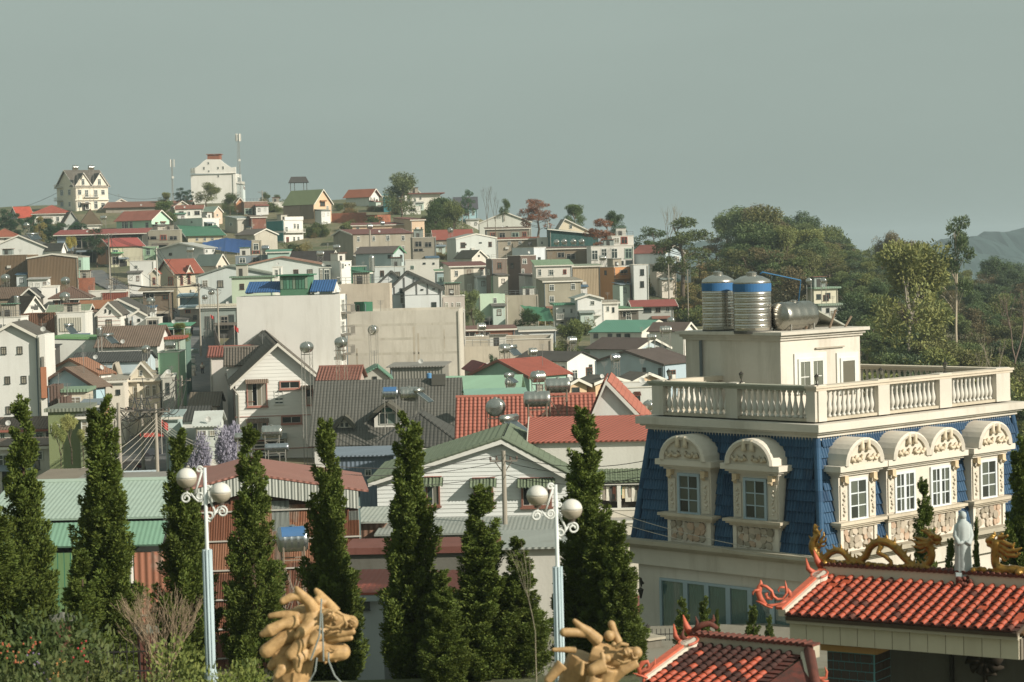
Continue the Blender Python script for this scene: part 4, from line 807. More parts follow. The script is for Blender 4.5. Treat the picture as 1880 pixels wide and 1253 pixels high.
# ================================================================== nearer houses in the valley, built in more detail
def boards(H, f, pitch, code, top=None):
    """lapped weatherboards over a face"""
    mb = MB(); z = 0.; wd = H.w if f == 'R' else H.d; hgt = top or H.zr; xr = H.rf * wd
    while z < hgt - .05:
        z1 = min(z + pitch, hgt)
        def lim(q):
            if q <= H.h or not H.gab == f: return (0., wd)
            k = (q - H.h) / (H.zr - H.h); return (xr * k, wd - (wd - xr) * k)
        a0, b0 = lim(z); a1, b1 = lim(z1); lo, hi = .045, .012
        v = [(a0, -lo, z), (b0, -lo, z), (b1, -hi, z1), (a1, -hi, z1), (a0, 0, z), (b0, 0, z)]
        if f == 'L': v = [(y, x, q) for x, y, q in v]
        mb.add(v, [(0, 1, 2, 3), (4, 5, 1, 0)]); z = z1
    part('weatherboards', mb, code, H.r, kind='stuff'); H.off = .05
def bigwin(H, f, u, v, w_, h_, fr='p8a5f52', cols=2, rows=1, glass=('g3c4744',), off=None, sill=True):
    off = getattr(H, 'off', 0) if off is None else off
    s, z, D = face_pt(H, f, u, v); sa = face_pt(H, f, u - w_/2, v)[0]; sb = face_pt(H, f, u + w_/2, v)[0]; W_ = abs(sb - sa); Hh = h_ * D / FPX
    t = min(.11, W_ * .1); mb = MB(); x0, x1, z0, z1 = -W_/2, W_/2, -Hh/2, Hh/2
    mb.box(x0, x0+t, -.1, .02, z0, z1).box(x1-t, x1, -.1, .02, z0, z1).box(x0+t, x1-t, -.1, .02, z1-t, z1).box(x0+t, x1-t, -.1, .02, z0, z0+t)
    if sill: mb.box(x0-.08, x1+.08, -.18, .02, z0-.1, z0)
    o = part('window', mb, fr, H.r, fM(f, s, z, off)); iw = (W_-2*t)/cols; ih = (Hh-2*t)/rows
    for i in range(cols):
        for j in range(rows):
            a = x0+t+iw*i; c = z0+t+ih*j
            part('pane', MB().box(a+.03, a+iw-.03, -.03, .0, c+.03, c+ih-.03), glass[(i*rows+j) % len(glass)], o)
    part('mullion', MB().box(x0+t, x1-t, -.02, .01, z0+t, z1-t), 'pcfccc0', o)
    return o, s, z, W_, Hh, off
def big_awning(H, f, s, z, W_, code, dep=.75, drop=.42, off=.0):
    mb = MB(); n = max(4, int(W_ / .16)); vs = []; fs = []
    for i in range(n*4+1):
        x = -W_/2-.12+(W_+.24)*i/(n*4); q = .035*math.sin(i*math.pi/2)
        vs += [(x, 0, .0+q), (x, -dep, -drop+q), (x, -dep, -drop-.05+q), (x, 0, -.05+q)]
    for i in range(n*4):
        a = i*4; fs += [(a, a+1, a+5, a+4), (a+1, a+2, a+6, a+5), (a+2, a+3, a+7, a+6)]
    mb.add(vs, fs); return part('awning', mb, code, H.r, fM(f, s, z, off))
# house A
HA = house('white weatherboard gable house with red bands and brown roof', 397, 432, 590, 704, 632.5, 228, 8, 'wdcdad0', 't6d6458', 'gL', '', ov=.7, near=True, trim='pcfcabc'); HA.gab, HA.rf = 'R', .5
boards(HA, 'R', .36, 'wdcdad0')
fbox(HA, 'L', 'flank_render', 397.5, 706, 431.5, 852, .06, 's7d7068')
for v in (763.5, 824): fbox(HA, 'R', 'red_band', 432, v - 2.2, 590, v + 2.2, .1, 'pb0705f')
o, s, z, W_, Hh, off = bigwin(HA, 'R', 472, 725, 38, 44, 'pa8705f', 4, 1, ('g9a9484', 'g15181a', 'g9a9484', 'ga39d90')); big_awning(HA, 'R', s, z + Hh/2 + .35, W_, 'p7d6a58', .8, .35, off)
bigwin(HA, 'R', 532, 707, 38, 15, 'pa8705f', 2, 1, ('g2a2e2c',)); bigwin(HA, 'R', 535, 771, 38, 15, 'pa8705f', 2, 1, ('g2a2e2c',))
o, s, z, W_, Hh, off = bigwin(HA, 'R', 568, 729, 14, 30, 'pa8705f', 1, 2, ('gb0aa9c', 'g2a2e2c')); big_awning(HA, 'R', s, z + Hh/2 + .35, W_ + .5, 'p7d6a58', .7, .3, off)
o, s, z, W_, Hh, off = bigwin(HA, 'R', 473, 792, 38, 34, 'pa8705f', 4, 1, ('g9a9484', 'g3c4744')); big_awning(HA, 'R', s, z + Hh/2 + .35, W_, 'p7d6a58', .8, .35, off)
rail(HA, 'L', 399, 424, 741, 1.1, 'p5f5750'); rail(HA, 'L', 399, 424, 800, 1.1, 'p5f5750')
part('drainpipe', MB().ring([face for face in [(.25, -.15, 1), (.25, -.15, HA.h - 1.2), (-.5, -.6, HA.h - .1)]], .07, 6), 'pa39d90', HA.r)
house('brown tiled side wing behind the white weatherboard gable', None, 416, 505, 672, 640, 240, 6, 'sd6d3ca', 't6f665a', 'gR', '', near=True, d=8, trim=None)
house('red tiled lower wing left of the white weatherboard gable', None, 385, 459, 656, 639, 252, 4, 'sd9cfc4', 't93584a', 'gR', '', near=True, d=7, trim=None)
house('red and brown tiled low roofs right of the white weatherboard gable', None, 585, 655, 700, 676, 222, -3, 'sb9a294', 't8a5a4a', 'gR', '', d=6, near=True, trim=None)
house('grey corrugated lean-to behind the dark slate roof', None, 716, 812, 676, 668, 240, -6, 'c8a877c', 'c8f8a80', 'sR', '', d=5, trim=None)
house('small green gable roof behind the dark slate roof', None, 655, 716, 697, 676, 228, 4, 'sb0b0a2', 'c5f8a70', 'gL', 'R688,694,8,5k', d=7, trim=None, rf=.62)
# house B
HB = house('house with a huge dark cement roof and two thatched-look dormers', None, 577, 836, 815, 699, 205, -1, 'sd6d3ca', 't5e5c54', 'gR', '', d=13, ov=.5, trim=None); HB.rf = .5
def dormer(H, u0, u1, vb, ve, vr, wall, roof, winspec):
    """a gabled dormer on the front roof slope"""
    um = (u0 + u1) / 2; d = at(um, vb, 100) - CAM; A = Vector((0, 0, H.h)); B = Vector((0, H.rf * H.d, H.zr)); base = Vector((H.P.x, H.P.y, H.zb))
    def loc(u, v):
        dd = at(u, v, 100) - CAM; lo, hi = 50., 400.
        for _ in range(50):
            k = (lo + hi) / 2; q = CAM + dd * (k / 100) - base; y = q.dot(H.ey); z = q.z
            pz = H.h + (H.zr - H.h) * y / (H.rf * H.d)
            if z > pz: lo = k
            else: hi = k
        return q.dot(H.ex), q.dot(H.ey), q.z
    x0, y0, z0 = loc(u0, vb); x1 = loc(u1, vb)[0]; xm = (x0 + x1) / 2; D = H.P.y + y0
    q = base + H.ex * xm + H.ey * y0; ze = zfor(q.x, q.y, ve) - H.zb; zr = zfor(q.x, q.y, vr) - H.zb; deep = min(6, (zr - z0) / ((H.zr - H.h) / (H.rf * H.d)) + .3)
    w_ = (x1 - x0) * .36
    g = part('dormer', MB().prism([(xm-w_, z0-.3), (xm+w_, z0-.3), (xm+w_, ze), (xm, zr-.25), (xm-w_, ze)], 'y', y0, y0 + deep), wall, H.r)
    for sgn in (-1, 1):
        ex_ = xm + sgn * (x1 - x0) / 2; dv = Vector((ex_ - xm, 0, ze - zr)); dn = dv.normalized()
        M, up = frame((xm, y0 - .6, zr), (0, 1, 0), dn); mb = MB(); n = 6; L = dv.length; vs = []; fs = []
        prof = [(L * i / n, (.12 + .10 * math.sin(i / n * math.pi))) for i in range(n + 1)]; sg = 1 if up > 0 else -1
        for y in (0, deep + .6):
            vs += [(y, a, sg * b) for a, b in prof] + [(y, a, -sg * .12) for a, b in prof]
        m_ = 2 * (n + 1)
        for i in range(n): fs += [(i, i+1, m_+i+1, m_+i), (n+1+i, m_+n+1+i, m_+n+2+i, n+2+i), (i, n+1+i, n+2+i, i+1)]
        fs += [(n, n+n+1, m_+2*n+1, m_+n)]
        mb.add(vs, fs); part('dormer_roof', mb, roof, g, M)
    for (cx, cz, a, b, code) in winspec:
        fr = MB().box(xm+cx-a/2-.07, xm+cx+a/2+.07, y0-.08, y0+.02, z0+cz-b/2-.07, z0+cz+b/2+.07); o = part('window_frame', fr, 'pd6d3c8', g)
        part('pane', MB().box(xm+cx-a/2, xm+cx+a/2, y0-.1, y0-.02, z0+cz-b/2, z0+cz+b/2), code, g)
dormer(HB, 613, 652, 790, 786, 764, 'sd9d6ca', 'k5f5c50', ((-.22, .45, .28, .35, 'g3c4744'), (.22, .45, .28, .35, 'g3c4744')))
dormer(HB, 678, 746, 789, 768, 740, 'sdcd9ce', 'k5f5c50', ((-.36, .95, .62, .9, 'g3c4744'), (.36, .95, .62, .9, 'g7a8a80'), (0, 1.75, .9, .4, 'g3f6a5c')))
bigwin(HB, 'R', 647, 832, 20, 18, 'pcfccc0', 2, 1, ('g3c4744',)); part('roof_vent', MB().box(5.2*2, 5.2*2+1.4*.9, 5.5, 6.6, HB.zr - .5, HB.zr + .5), 'k59574e', HB.r)
fbox(HB, 'R', 'lintel', 636, 817, 660, 820, .08, 'k55544e')
house('long blue-grey metal wall below the dark cement roof', None, 612, 722, 840, 838, 168, -2, 'c6f7f8d', 'c7a8894', 'sR', 'R676,868,12,11', d=5, trim=None)
HC = house('house with a dark grey hipped tile roof in the centre', None, 690, 842, 823, 757, 176, -2, 'sd3d0c4', 't4f4e48', 'hip', 'R770,838,10,12b', d=9.5, ov=.4)
HD = house('house with a bright red-orange tiled roof under steel tanks', None, 842, 1090, 822, 731, 158, -1, 'sd9d3c4', 'ta9614c', 'gR', '', d=9, ov=.3, near=True, trim=None)
HE = house('white gabled house with red tiled roof beside the mansion', None, 1076, 1196, 790, 702, 150, -4, 'sdad8d0', 'ta9614c', 'gL', '', rf=.32, ov=.3, near=True, d=9, trim='pd6d3c8')
house('salmon painted lean-to roof in front of the red-tiled gable', None, 978, 1190, 812, 768, 140, -3, 'sd3d0c4', 'cab5c48', 'gR', '', d=6, ov=.3, trim='pcfc9ba')
# house F : white weatherboards, green tiles
HF = house('white weatherboard house with green tiled verges and three awnings', None, 692, 1043, 883, 809, 135, -2, 'wdde0da', 't67735c', 'gL', '', ov=.5, near=True, trim='pdcdad0', d=11, rf=.66); HF.gab, HF.rf = 'R', .66
boards(HF, 'R', .24, 'wdde0da')
def verge_tiles():
    xr, zr = HF.rf * HF.w, HF.zr
    for x1 in (0, HF.w):
        a = Vector((xr, -.5, zr + .2)); b = Vector((x1 + (-.5 if x1 == 0 else .5), -.5, HF.h + .2 - .2)); L = (b - a).length; n = int(L / .42)
        mb = MB(); mb.ring([(0, 0, 0), (0, 0, .44)], [.115, .135], 8); me = mb.mesh('verge_tile', 'p67735c', False); d = (b - a).normalized(); rot = d.to_track_quat('Z', 'Y').to_matrix().to_4x4()
        for i in range(n): link('verge_tile', me, HF.r, Matrix.Translation(a + d * (L * i / n)) @ rot)
verge_tiles()
for u, v, w_, gl in ((795, 907, 26, ('g3c4744', 'g8a8a7c')), (888, 909, 36, ('g8d9490', 'g3c4744', 'g7f9090')), (985, 909, 56, ('g2c3030', 'g9a9484', 'ga39d90', 'g8a8478'))):
    o, s, z, W_, Hh, off = bigwin(HF, 'R', u, v, w_, 44, 'p8a5a48', len(gl), 1, gl); big_awning(HF, 'R', s, z + Hh/2 + .28, W_ + .2, 't68755a', .75, .42, off)
    fbox(HF, 'R', 'awning_flashing', u - w_/2 - 3, v - 33, u + w_/2 + 3, v - 31, .12, 'pb0705f', off)
HW = house('green tiled wing with laundry porch right of the white weatherboard house', None, 986, 1215, 884, 820, 139, -2, 'sd3d0c4', 't68755a', 'gR', '', d=8, ov=.5, near=True, trim=None)
fbox(HW, 'R', 'porch_shade_panel', 1092, 892, 1182, 935, .03, 'k3a362e'); fbox(HW, 'R', 'porch_beam', 1041, 886, 1215, 891, .5, 'sd3d0c4')  # dark panel paints the porch's shade; the wall behind stays flat
for u in (1100, 1137, 1180): fbox(HW, 'R', 'porch_column', u - 2.5, 890, u + 2.5, 975, .45, 'sd6d3c8')
fbox(HW, 'R', 'porch_parapet', 1096, 933, 1182, 942, .4, 'sd6d3c8')
def laundry():
    r = random.Random(5)
    cols = ['pc9c4b5', 'p8a7f72', 'pd6d0c0', 'p4a4a46', 'p9a5f4a', 'pa39d90', 'p3a8a7c', 'pc9b58a']
    P = HW
    for i in range(13):
        u = 1106 + i * 5.8; s, z, D = face_pt(HW, 'R', u, 893); k = D / FPX; ln = r.uniform(.5, .95); wd = .15; mb = MB(); n = 4; vs = []; fs = []
        for j in range(n + 1):
            for e in (-1, 0, 1): vs.append((s + e * wd * (1 + .15 * j / n), -.25 + .03 * math.sin(j + i) + .02 * e, z - ln * j / n))
        for j in range(n): fs += [(j*3, j*3+1, j*3+4, j*3+3), (j*3+1, j*3+2, j*3+5, j*3+4)]
        mb.add(vs, fs); o = part('laundry', mb, cols[i % len(cols)], None, HW.r.matrix_basis.copy()); tag(o, '%s garment on the washing line under the green tiled porch' % ['cream', 'taupe', 'off-white', 'dark', 'rust', 'grey', 'teal', 'tan'][i % 8], 'clothing', 'laundry under the porch')
        o.matrix_basis = Matrix.Translation(HW.r.location) @ Matrix.Rotation(HW.r.rotation_euler.z, 4, 'Z')
laundry()
# low roofs just behind the cypresses
house('grey corrugated lean-to along the white weatherboard house', None, 700, 1010, 985, 958, 122, -3, 'k7d7868', 'c8f938a', 'sR', 'R830,1000,30,18o;R960,1000,20,16', d=5, trim=None, near=True)
house('small shed with pale sheet roof left of the weatherboard house', None, 655, 705, 962, 945, 124, -4, 'r8f6a52', 'ca3a89c', 'sR', '', d=5, trim=None, near=True)
house('low cement-block yard wall with red-brown coping', None, 640, 905, 1018, 1018, 104, -3, 'k6f6d62', 'k7a4a3e', 'slab', '', d=3, ov=.2)
house('red sheet roofed hut behind the cypress row', None, 650, 702, 1092, 1052, 92, -6, 'k9aa0a0', 'c9a4a36', 'sR', 'R668,1110,22,20k', d=4, trim='p8f9a9c', near=True)
house('second red sheet roofed hut behind the cypress row', None, 800, 852, 1090, 1066, 92, 10, 'k9a9a92', 'cb0543c', 'sR', '', d=4, trim=None, near=True)
house('white walled yard room with brick pile right of the concrete pole', None, 905, 1042, 1010, 1004, 112, -2, 'sc9c6ba', 'c9a9f96', 'sR', 'R960,1040,34,30', d=5, trim=None)
house('cream lower house wall beside the mansion', None, 1085, 1200, 962, 958, 118, -2, 'sd3cbb8', 'ka39d90', 'flat', 'R1120,985,26,20k', d=6)
house('rusty brown hut wall left of the mansion', None, 1120, 1172, 1135, 1118, 98, -5, 'k6a4a3c', 'c9a5244', 'sR', '', d=4, trim=None)
# rust shed G with single sheets
HG = house('big shed of rusty patched corrugated sheets with salmon roof', None, 302, 657, 914, 872, 112, 6, 'k5a4438', 'ca06a5a', 'gL', '', rf=.42, ov=.5, d=8, trim=None); HG.rf = .42
def rusty_sheets():
    nx = 14; vs = []; fs = []
    for i in range(nx*2+1):
        x = i/(nx*2); y = -.03*math.sin(i*math.pi/1.0*.5*2)
        y = -.028 * (1 if i % 2 else -1); vs += [(x, y, 0), (x, y, 1)]
    for i in range(nx*2): fs.append((i*2, i*2+2, i*2+3, i*2+1))
    codes = ['ra8704f', 'r9a6448', 'rb27e5c', 'r8a5a42', 'ca8aea6', 'ra2694c', 'rbd8f6e', 'cb8b8ac']; mes = []
    for c in codes: mb = MB(); mb.add(vs, fs); mes.append(mb.mesh('corrugated_sheet', c))
    r = random.Random(11); x = 0.
    while x < HG.w - .2:
        w_ = min(r.choice((.85, 1.0, 1.1)), HG.w - x); xr = HG.rf * HG.w
        top = min(HG.h + (HG.zr - HG.h) * (min(x, x + w_) / xr if x + w_ < xr else (HG.w - x - w_) / (HG.w - xr)), HG.zr) - 1.0
        z = 0.2
        while z < top - .1:
            hh = min(r.choice((1.6, 2.0, 2.4)), top - z)
            k = r.random(); me = mes[6 if k > .96 else 4 if k > .93 else 7 if k > .90 else int(r.random() * 6) % 6 if k < .88 else 2]
            if me is mes[4] and k <= .93: me = mes[0]
            link('corrugated_sheet', me, HG.r, Matrix.Translation((x, -.05 - .012 * r.random(), z)) @ Matrix.Diagonal((w_ * 1.03, 1, hh * 1.02, 1)))
            z += hh
        x += w_
    for i, z in enumerate(np.arange(1.2, HG.h - .5, 1.45)): part('batten', MB().box(-.1, HG.w + .1, -.17, -.09, z, z + .07), 'pb5b0a4', HG.r)
    # pale corrugated fascia under the roof edge
    xr = HG.rf * HG.w; mb = MB(); n = 120; vs = []; fs = []
    for i in range(n + 1):
        x = HG.w * i / n; zt = HG.h + (HG.zr - HG.h) * (x / xr if x < xr else (HG.w - x) / (HG.w - xr)); y = -.5 - .02 * (1 if i % 2 else -1); vs += [(x, y, zt + .02), (x, y, zt - .85)]
    for i in range(n): fs.append((i*2, i*2+2, i*2+3, i*2+1))
    mb.add(vs, fs); part('fascia', mb, 'cb0b3a8', HG.r)
    part('side_wall', MB().box(HG.w, HG.w + .1, 0, HG.d, 0, HG.h - .1), 'c7f9a98', HG.r)
rusty_sheets()
HH = house('long green metal roofed hall with striped green front at the left', None, -30, 298, 958, 889, 108, -2, 'k3a3f38', 'c9cb0a0', 'gR', '', d=13, ov=.3, near=True, trim=None)
def green_hall():
    z = HH.h - .15; L = 1.9; slope(HH.r, Vector((-.3, -.25, z)), (1, 0, 0), HH.w + .6, Vector((0, -.93, -.5)), L, 'c719a80', name='canopy', near=True)
    s0 = face_pt(HH, 'R', 96, 1000)[0]; s1 = face_pt(HH, 'R', 146, 1000)[0]; n = 30
    for i in range(n):
        x = s0 + (s1 - s0) * i / n; part('green_slat', MB().box(x, x + (s1-s0)/n*.62, -1.66, -1.58, 0, HH.h - 1.35), 'p7fa86a' if i % 7 else 'p3f8a70', HH.r)
    part('slat_backing', MB().box(s0, s1, -1.55, -1.5, 0, HH.h - 1.35), 'p3f5a3f', HH.r)
    s2, s3 = face_pt(HH, 'R', 258, 1000)[0], face_pt(HH, 'R', 284, 1000)[0]; part('rust_sheet_wall', MB().box(s2, s3 + 1.2, -1.6, -1.5, 0, HH.h - 1.4), 'rb07052', HH.r)
    part('post', MB().ring([(s2 - .15, -1.62, 0), (s2 - .15, -1.62, HH.h - 1.3)], .1, 8), 'pcfccc0', HH.r)
    for z in (1.5, 2.9, 4.3): part('batten', MB().box(s2, s3 + 1.2, -1.66, -1.61, z, z + .06), 'pb5b0a4', HH.r)
green_hall()
house('low grey-brown roof with gutter behind the green hall', None, 60, 150, 890, 868, 135, -2, 'k6a6458', 'c8a7d6a', 'sR', '', d=6, trim=None)
house('flat rusty gutter roof behind the green hall and street', None, 140, 320, 893, 886, 128, -2, 'k6a5a4c', 'c8f8a80', 'sR', '', d=4, trim='p8a6a54')
house('pale canopy stall at the lower street end', None, 212, 262, 888, 880, 133, 6, 'k7d7868', 'cc3cdd0', 'sR', '', d=4, trim='pcfc9ba', ov=.6)
house('white walled garden plot behind the violet blossom', None, 345, 425, 858, 858, 172, 3, 'sd6d3c8', 'k8d8776', 'flat', '', d=5)
house('salmon roofed strip shed left of the rusty shed', None, 330, 432, 886, 868, 140, -8, 'cb0b0a4', 'ca06a5a', 'sR', '', d=7, trim='pcfc9ba')
# ================================================================== the mansion with the blue mansard roof
CREAM = 'kd6cdbd'
def mansion():
    Y0 = 78.0; th = R_(44); P = at(1499, 781, Y0); ex = Vector((math.cos(th), math.sin(th), 0)); ey = Vector((-math.sin(th), math.cos(th), 0))
    H = House(); H.ex, H.ey, H.P = ex, ey, P; zc = lambda v: zfor(P.x, P.y, v)
    H.zb = terrain(P.x, P.y) - 3; zb = H.zb; z = lambda v: zc(v) - zb
    H.w = solve_w(P, ex, 1856); H.d = solve_w(P, ey, 1196); w_, d_ = H.w, H.d
    r = thing('mansion', 'cream mansion with blue tiled mansard roof and arched dormers', 'mansion', (P.x, P.y, zb), th); H.r = r
    e = .52; zt, zm0 = z(804), z(1017)            # mansard top and foot
    # lower storey
    a = .42; part('wall', MB().box(-a, w_ + a, -a, d_ + a, 0, z(1066)), CREAM, r)
    part('frieze', MB().box(-a - .22, w_ + a + .22, -a - .22, d_ + a + .22, z(1066), z(1034)), 'kcdc5b4', r)
    led = MB()
    for o, v0, v1 in ((.34, 1034, 1029), (.5, 1029, 1024), (.66, 1024, 1016)): led.box(-a - o, w_ + a + o, -a - o, d_ + a + o, z(v0), z(v1))
    part('ledge', led, 'kb5ab94', r)
    # mansard core, cornice, deck
    b0, b1 = zm0 - .05, zt + .1
    part('mansard_roof', MB().add([(-e, -e, b0), (w_+e, -e, b0), (w_+e, d_+e, b0), (-e, d_+e, b0), (.05, .05, b1), (w_-.05, .05, b1), (w_-.05, d_-.05, b1), (.05, d_-.05, b1)],
         [(0,1,5,4), (1,2,6,5), (2,3,7,6), (3,0,4,7), (4,5,6,7)]), 'p233a55', r)
    roofo = r.children[-1]
    cor = MB()
    for o, v0, v1 in ((.05, 812, 806), (.16, 806, 799), (.3, 799, 795), (.42, 795, 781)): cor.box(-o, w_+o, -o, d_+o, z(v0), z(v1))
    part('cornice', cor, 'kd0c8b8', r)
    part('deck', MB().box(.3, w_-.3, .3, d_-.3, z(781), z(778)), 'k8d8776', r)
    # tiles: three-ribbed pieces lapped down both visible slopes
    cw, ncour = .42, 11; nrib = 3; mb = MB(); vs = []; fs = []; L = math.hypot(e, zt - zm0) / ncour
    for j, (yy, lift) in enumerate(((0, .0), (L * 1.06, .075))):
        for i in range(nrib*6 + 1): vs.append((cw * i / (nrib*6), yy, lift + .045 * abs(math.sin(i * math.pi / 6))))
    n1 = nrib*6 + 1
    for i in range(nrib*6): fs.append((i, i+1, n1+i+1, n1+i))
    vs += [(cw * i / (nrib*6), L*1.06, .01) for i in range(n1)]; fs += [(n1+i, n1+i+1, 2*n1+i+1, 2*n1+i) for i in range(nrib*6)]
    tm, t, b = nodes('glazed_blue_tile'); oi = N(t, 'ShaderNodeObjectInfo'); n = noise(t, coords(t, .8, .3, .8), 1.0, 5, .65)
    base = cmix(t, oi.outputs['Random'], hx('2b435c'), hx('3e5c77')); base = cmix(t, ramp(t, n, .6, .85, 0, .4), base, hx('8f9a9c'))
    t.links.new(base, b.inputs['Base Color']); b.inputs['Roughness'].default_value = .5; b.inputs['Specular IOR Level'].default_value = .12
    MC['glazed'] = tm
    mb.add(vs, fs); tme = mb.mesh('roof_tile', tm); mb2 = MB(); npart = 0
    dorm = {'R': [], 'L': []}
    H.dorm = dorm
    def place_tiles(f, length, blocked):
        nonlocal npart
        for c in range(ncour):
            k0 = c / ncour; off = e * k0; zz = zt + (zm0 - zt) * k0
            n = int((length + 2 * off) / cw)
            for i in range(n):
                s = -off + i * cw + (length + 2*off - n*cw) / 2
                if any(x0 < s + cw/2 < x1 and z0 < zz < z1 for x0, x1, z0, z1 in blocked): continue
                if f == 'R': M, up = frame((s, -off, zz), (1, 0, 0), (0, -e, zm0 - zt)); M2 = M
                else: M, up = frame((-off, s + cw, zz), (0, -1, 0), (-e, 0, zm0 - zt)); M2 = M
                if up < 0 or True:
                    # the tile profile must face outwards
                    nrm = M.to_3x3() @ Vector((0, 0, 1)); out = Vector((0, -1, 0)) if f == 'R' else Vector((-1, 0, 0))
                    if nrm.dot(out) < 0: M2 = M @ Matrix.Diagonal((1, 1, -1, 1))
                if npart < 300: link('roof_tile', tme, roofo, M2); npart += 1
                else:
                    o = len(mb2.v); mb2.v += [tuple(M2 @ Vector(p)) for p in vs]; mb2.f += [tuple(q + o for q in fc) for fc in fs]; mb2.m += [0] * len(fs)
    # hip rolls
    for (p0, p1) in (((.0, .0, zt), (-e, -e, zm0)), ((.0, d_, zt), (-e, d_+e, zm0)), ((w_, 0, zt), (w_+e, -e, zm0))):
        p0, p1 = Vector(p0), Vector(p1); n = 11
        for i in range(n): part('hip_tile', MB().ring([p0.lerp(p1, i/n), p0.lerp(p1, (i+1.05)/n)], [.13, .135], 12), tm, roofo)
    # ---------- dormers
    stone_me = []
    rr = random.Random(3)
    for i in range(5):
        m = MB(); n = 7; pts = [(math.cos(2*math.pi*k/n + rr.uniform(-.2, .2)) * rr.uniform(.42, .54), math.sin(2*math.pi*k/n) * rr.uniform(.42, .54)) for k in range(n)]
        m.add([(x, 0, y_) for x, y_ in pts] + [(x*.86, -.05, y_*.86) for x, y_ in pts], [tuple(range(n, 2*n))] + [(k, (k+1) % n, (k+1) % n+n, k+n) for k in range(n)])
        stone_me.append(m.mesh('stone', ['kb8ab96', 'kaa9c88', 'kc2b29c', 'k9f947f', 'kc0a286'][i]))
    def fp2(f, u, v, off):
        d = at(u, v, 100) - CAM; nn = -ey if f == 'R' else -ex; Q = P + nn * off
        k = (Q - CAM).dot(nn) / d.dot(nn); q = CAM + d * k - Vector((P.x, P.y, zb)); return (q.dot(ex) if f == 'R' else q.dot(ey)), q.z
    def arch_dormer(f, u, vb, double=False, u2=None):
        s, z0 = fp2(f, u, vb, .62); z0 = zm0 + .02; S = 1.0
        if double: s2, _ = fp2(f, u2, vb, .75); sp = abs(s2 - s); s = (s + s2) / 2
        Ht = (zt - zm0); k = Ht / 4.0; wb = 1.02 * k + (sp / 2 if double else 0)
        M = fM(f, s, z0, .60)
        B = MB().box(-wb, wb, 0, .9 + .4, 0, 3.1 * k)
        o = part('dormer', B, 'sd6ccba', r, M)
        # apron frame, stones
        part('pilaster', MB().box(-wb, -wb+.16, -.06, 0, 0, .82*k), 'sd6ccba', o); part('pilaster', MB().box(wb-.16, wb, -.06, 0, 0, .82*k), 'sd6ccba', o)
        nx = int((2*wb - .36) / .25); ny = 3
        for i in range(nx):
            for j in range(ny):
                link('stone', rr.choice(stone_me), o, Matrix.Translation((-wb+.2 + (i+.5+rr.uniform(-.25, .25))*(2*wb-.5)/nx, -.005 - .02*rr.random(), (.07 + (j+.5+rr.uniform(-.2, .2))*.23)*k)) @ Matrix.Rotation(rr.uniform(0, 6), 4, 'Y') @ Matrix.Diagonal((rr.uniform(.24, .42), 1, rr.uniform(.22, .38), 1)))
        sill = MB()
        for q, a0, a1 in ((.1, .80, .88), (.2, .88, .95), (.28, .95, 1.05)): sill.box(-wb-q, wb+q, -q-.02, .3, a0*k, a1*k)
        part('sill', sill, 'kcbbda4', o)
        # carved side panels
        cs = (-sp/2, sp/2) if double else (0,)
        for c in cs:
            for sx in (-1, 1):
                if double and ((c < 0 and sx > 0) or (c > 0 and sx < 0)): continue
                x = c + sx * (wb - (sp/2 if double else 0) - .22); pm = MB().box(x-.17, x+.17, -.05, 0, 1.1*k, 2.3*k)
                for q in range(7): pm.ring([(x + .07*math.sin(q*1.7), -.06, (1.25+q*.13)*k), (x - .06*math.sin(q*1.7+1), -.09, (1.32+q*.13)*k)], [.05, .03], 6)
                part('carved_panel', pm, 'sd2c7b3', o, smooth=False)
                br = MB(); br.box(x-.1, x+.1, -.2, 0, 2.42*k, 2.62*k).ring([(x, -.12, 2.3*k), (x, -.2, 2.42*k)], [.05, .1], 8); part('bracket', br, 'sd3ba92', o)
            # window
            ww, wh = (.52*k, .74*k) if not double else (.60*k, .74*k)
            zc_ = 1.75*k; fr = MB(); t_ = .1
            fr.box(c-ww, c-ww+t_, -.07, 0, zc_-wh, zc_+wh).box(c+ww-t_, c+ww, -.07, 0, zc_-wh, zc_+wh).box(c-ww+t_, c+ww-t_, -.07, 0, zc_+wh-t_, zc_+wh).box(c-ww+t_, c+ww-t_, -.07, 0, zc_-wh, zc_-wh+t_)
            cols = 2 if not double else 4
            iw = (2*ww - 2*t_) / cols; ih = (2*wh - 2*t_) / 3
            for i in range(1, cols): q = .022 if not (double and i == 2) else .07; fr.box(c-ww+t_+iw*i-q, c-ww+t_+iw*i+q, -.055, 0, zc_-wh+t_, zc_+wh-t_)
            for j in (1, 2): fr.box(c-ww+t_, c+ww-t_, -.05, 0, zc_-wh+t_+ih*j-.02, zc_-wh+t_+ih*j+.02)
            part('window_frame', fr, 'p9fb3bd' if f == 'L' else 'pcfd6d8', o)
            for i in range(cols):
                for j in range(3): part('pane', MB().box(c-ww+t_+iw*i+.02, c-ww+t_+iw*(i+1)-.02, -.03, -.004, zc_-wh+t_+ih*j+.02, zc_-wh+t_+ih*(j+1)-.02), 'g5f645a' if (i + j) % 3 else 'g3c403c', o)
            # arched pediment
            R0, zc2 = 1.08*k, 2.98*k; pm = MB(); n = 14; vs2 = []; fs2 = []; hh = .84
            for i in range(n + 1):
                an = math.pi * i / n
                for rad, yy in ((R0, -.38), (R0, .62), (R0*.80, .62), (R0*.80, -.38), (R0*.92, -.44)): vs2.append((c + rad*math.cos(an), yy, zc2 + rad*hh*math.sin(an)))
            for i in range(n):
                A = i*5
                for q in range(5): fs2.append((A+q, A+(q+1) % 5, A+5+(q+1) % 5, A+5+q))
            pm.add(vs2, fs2); part('pediment_arch', pm, 'sd6ccba', o, smooth=False)
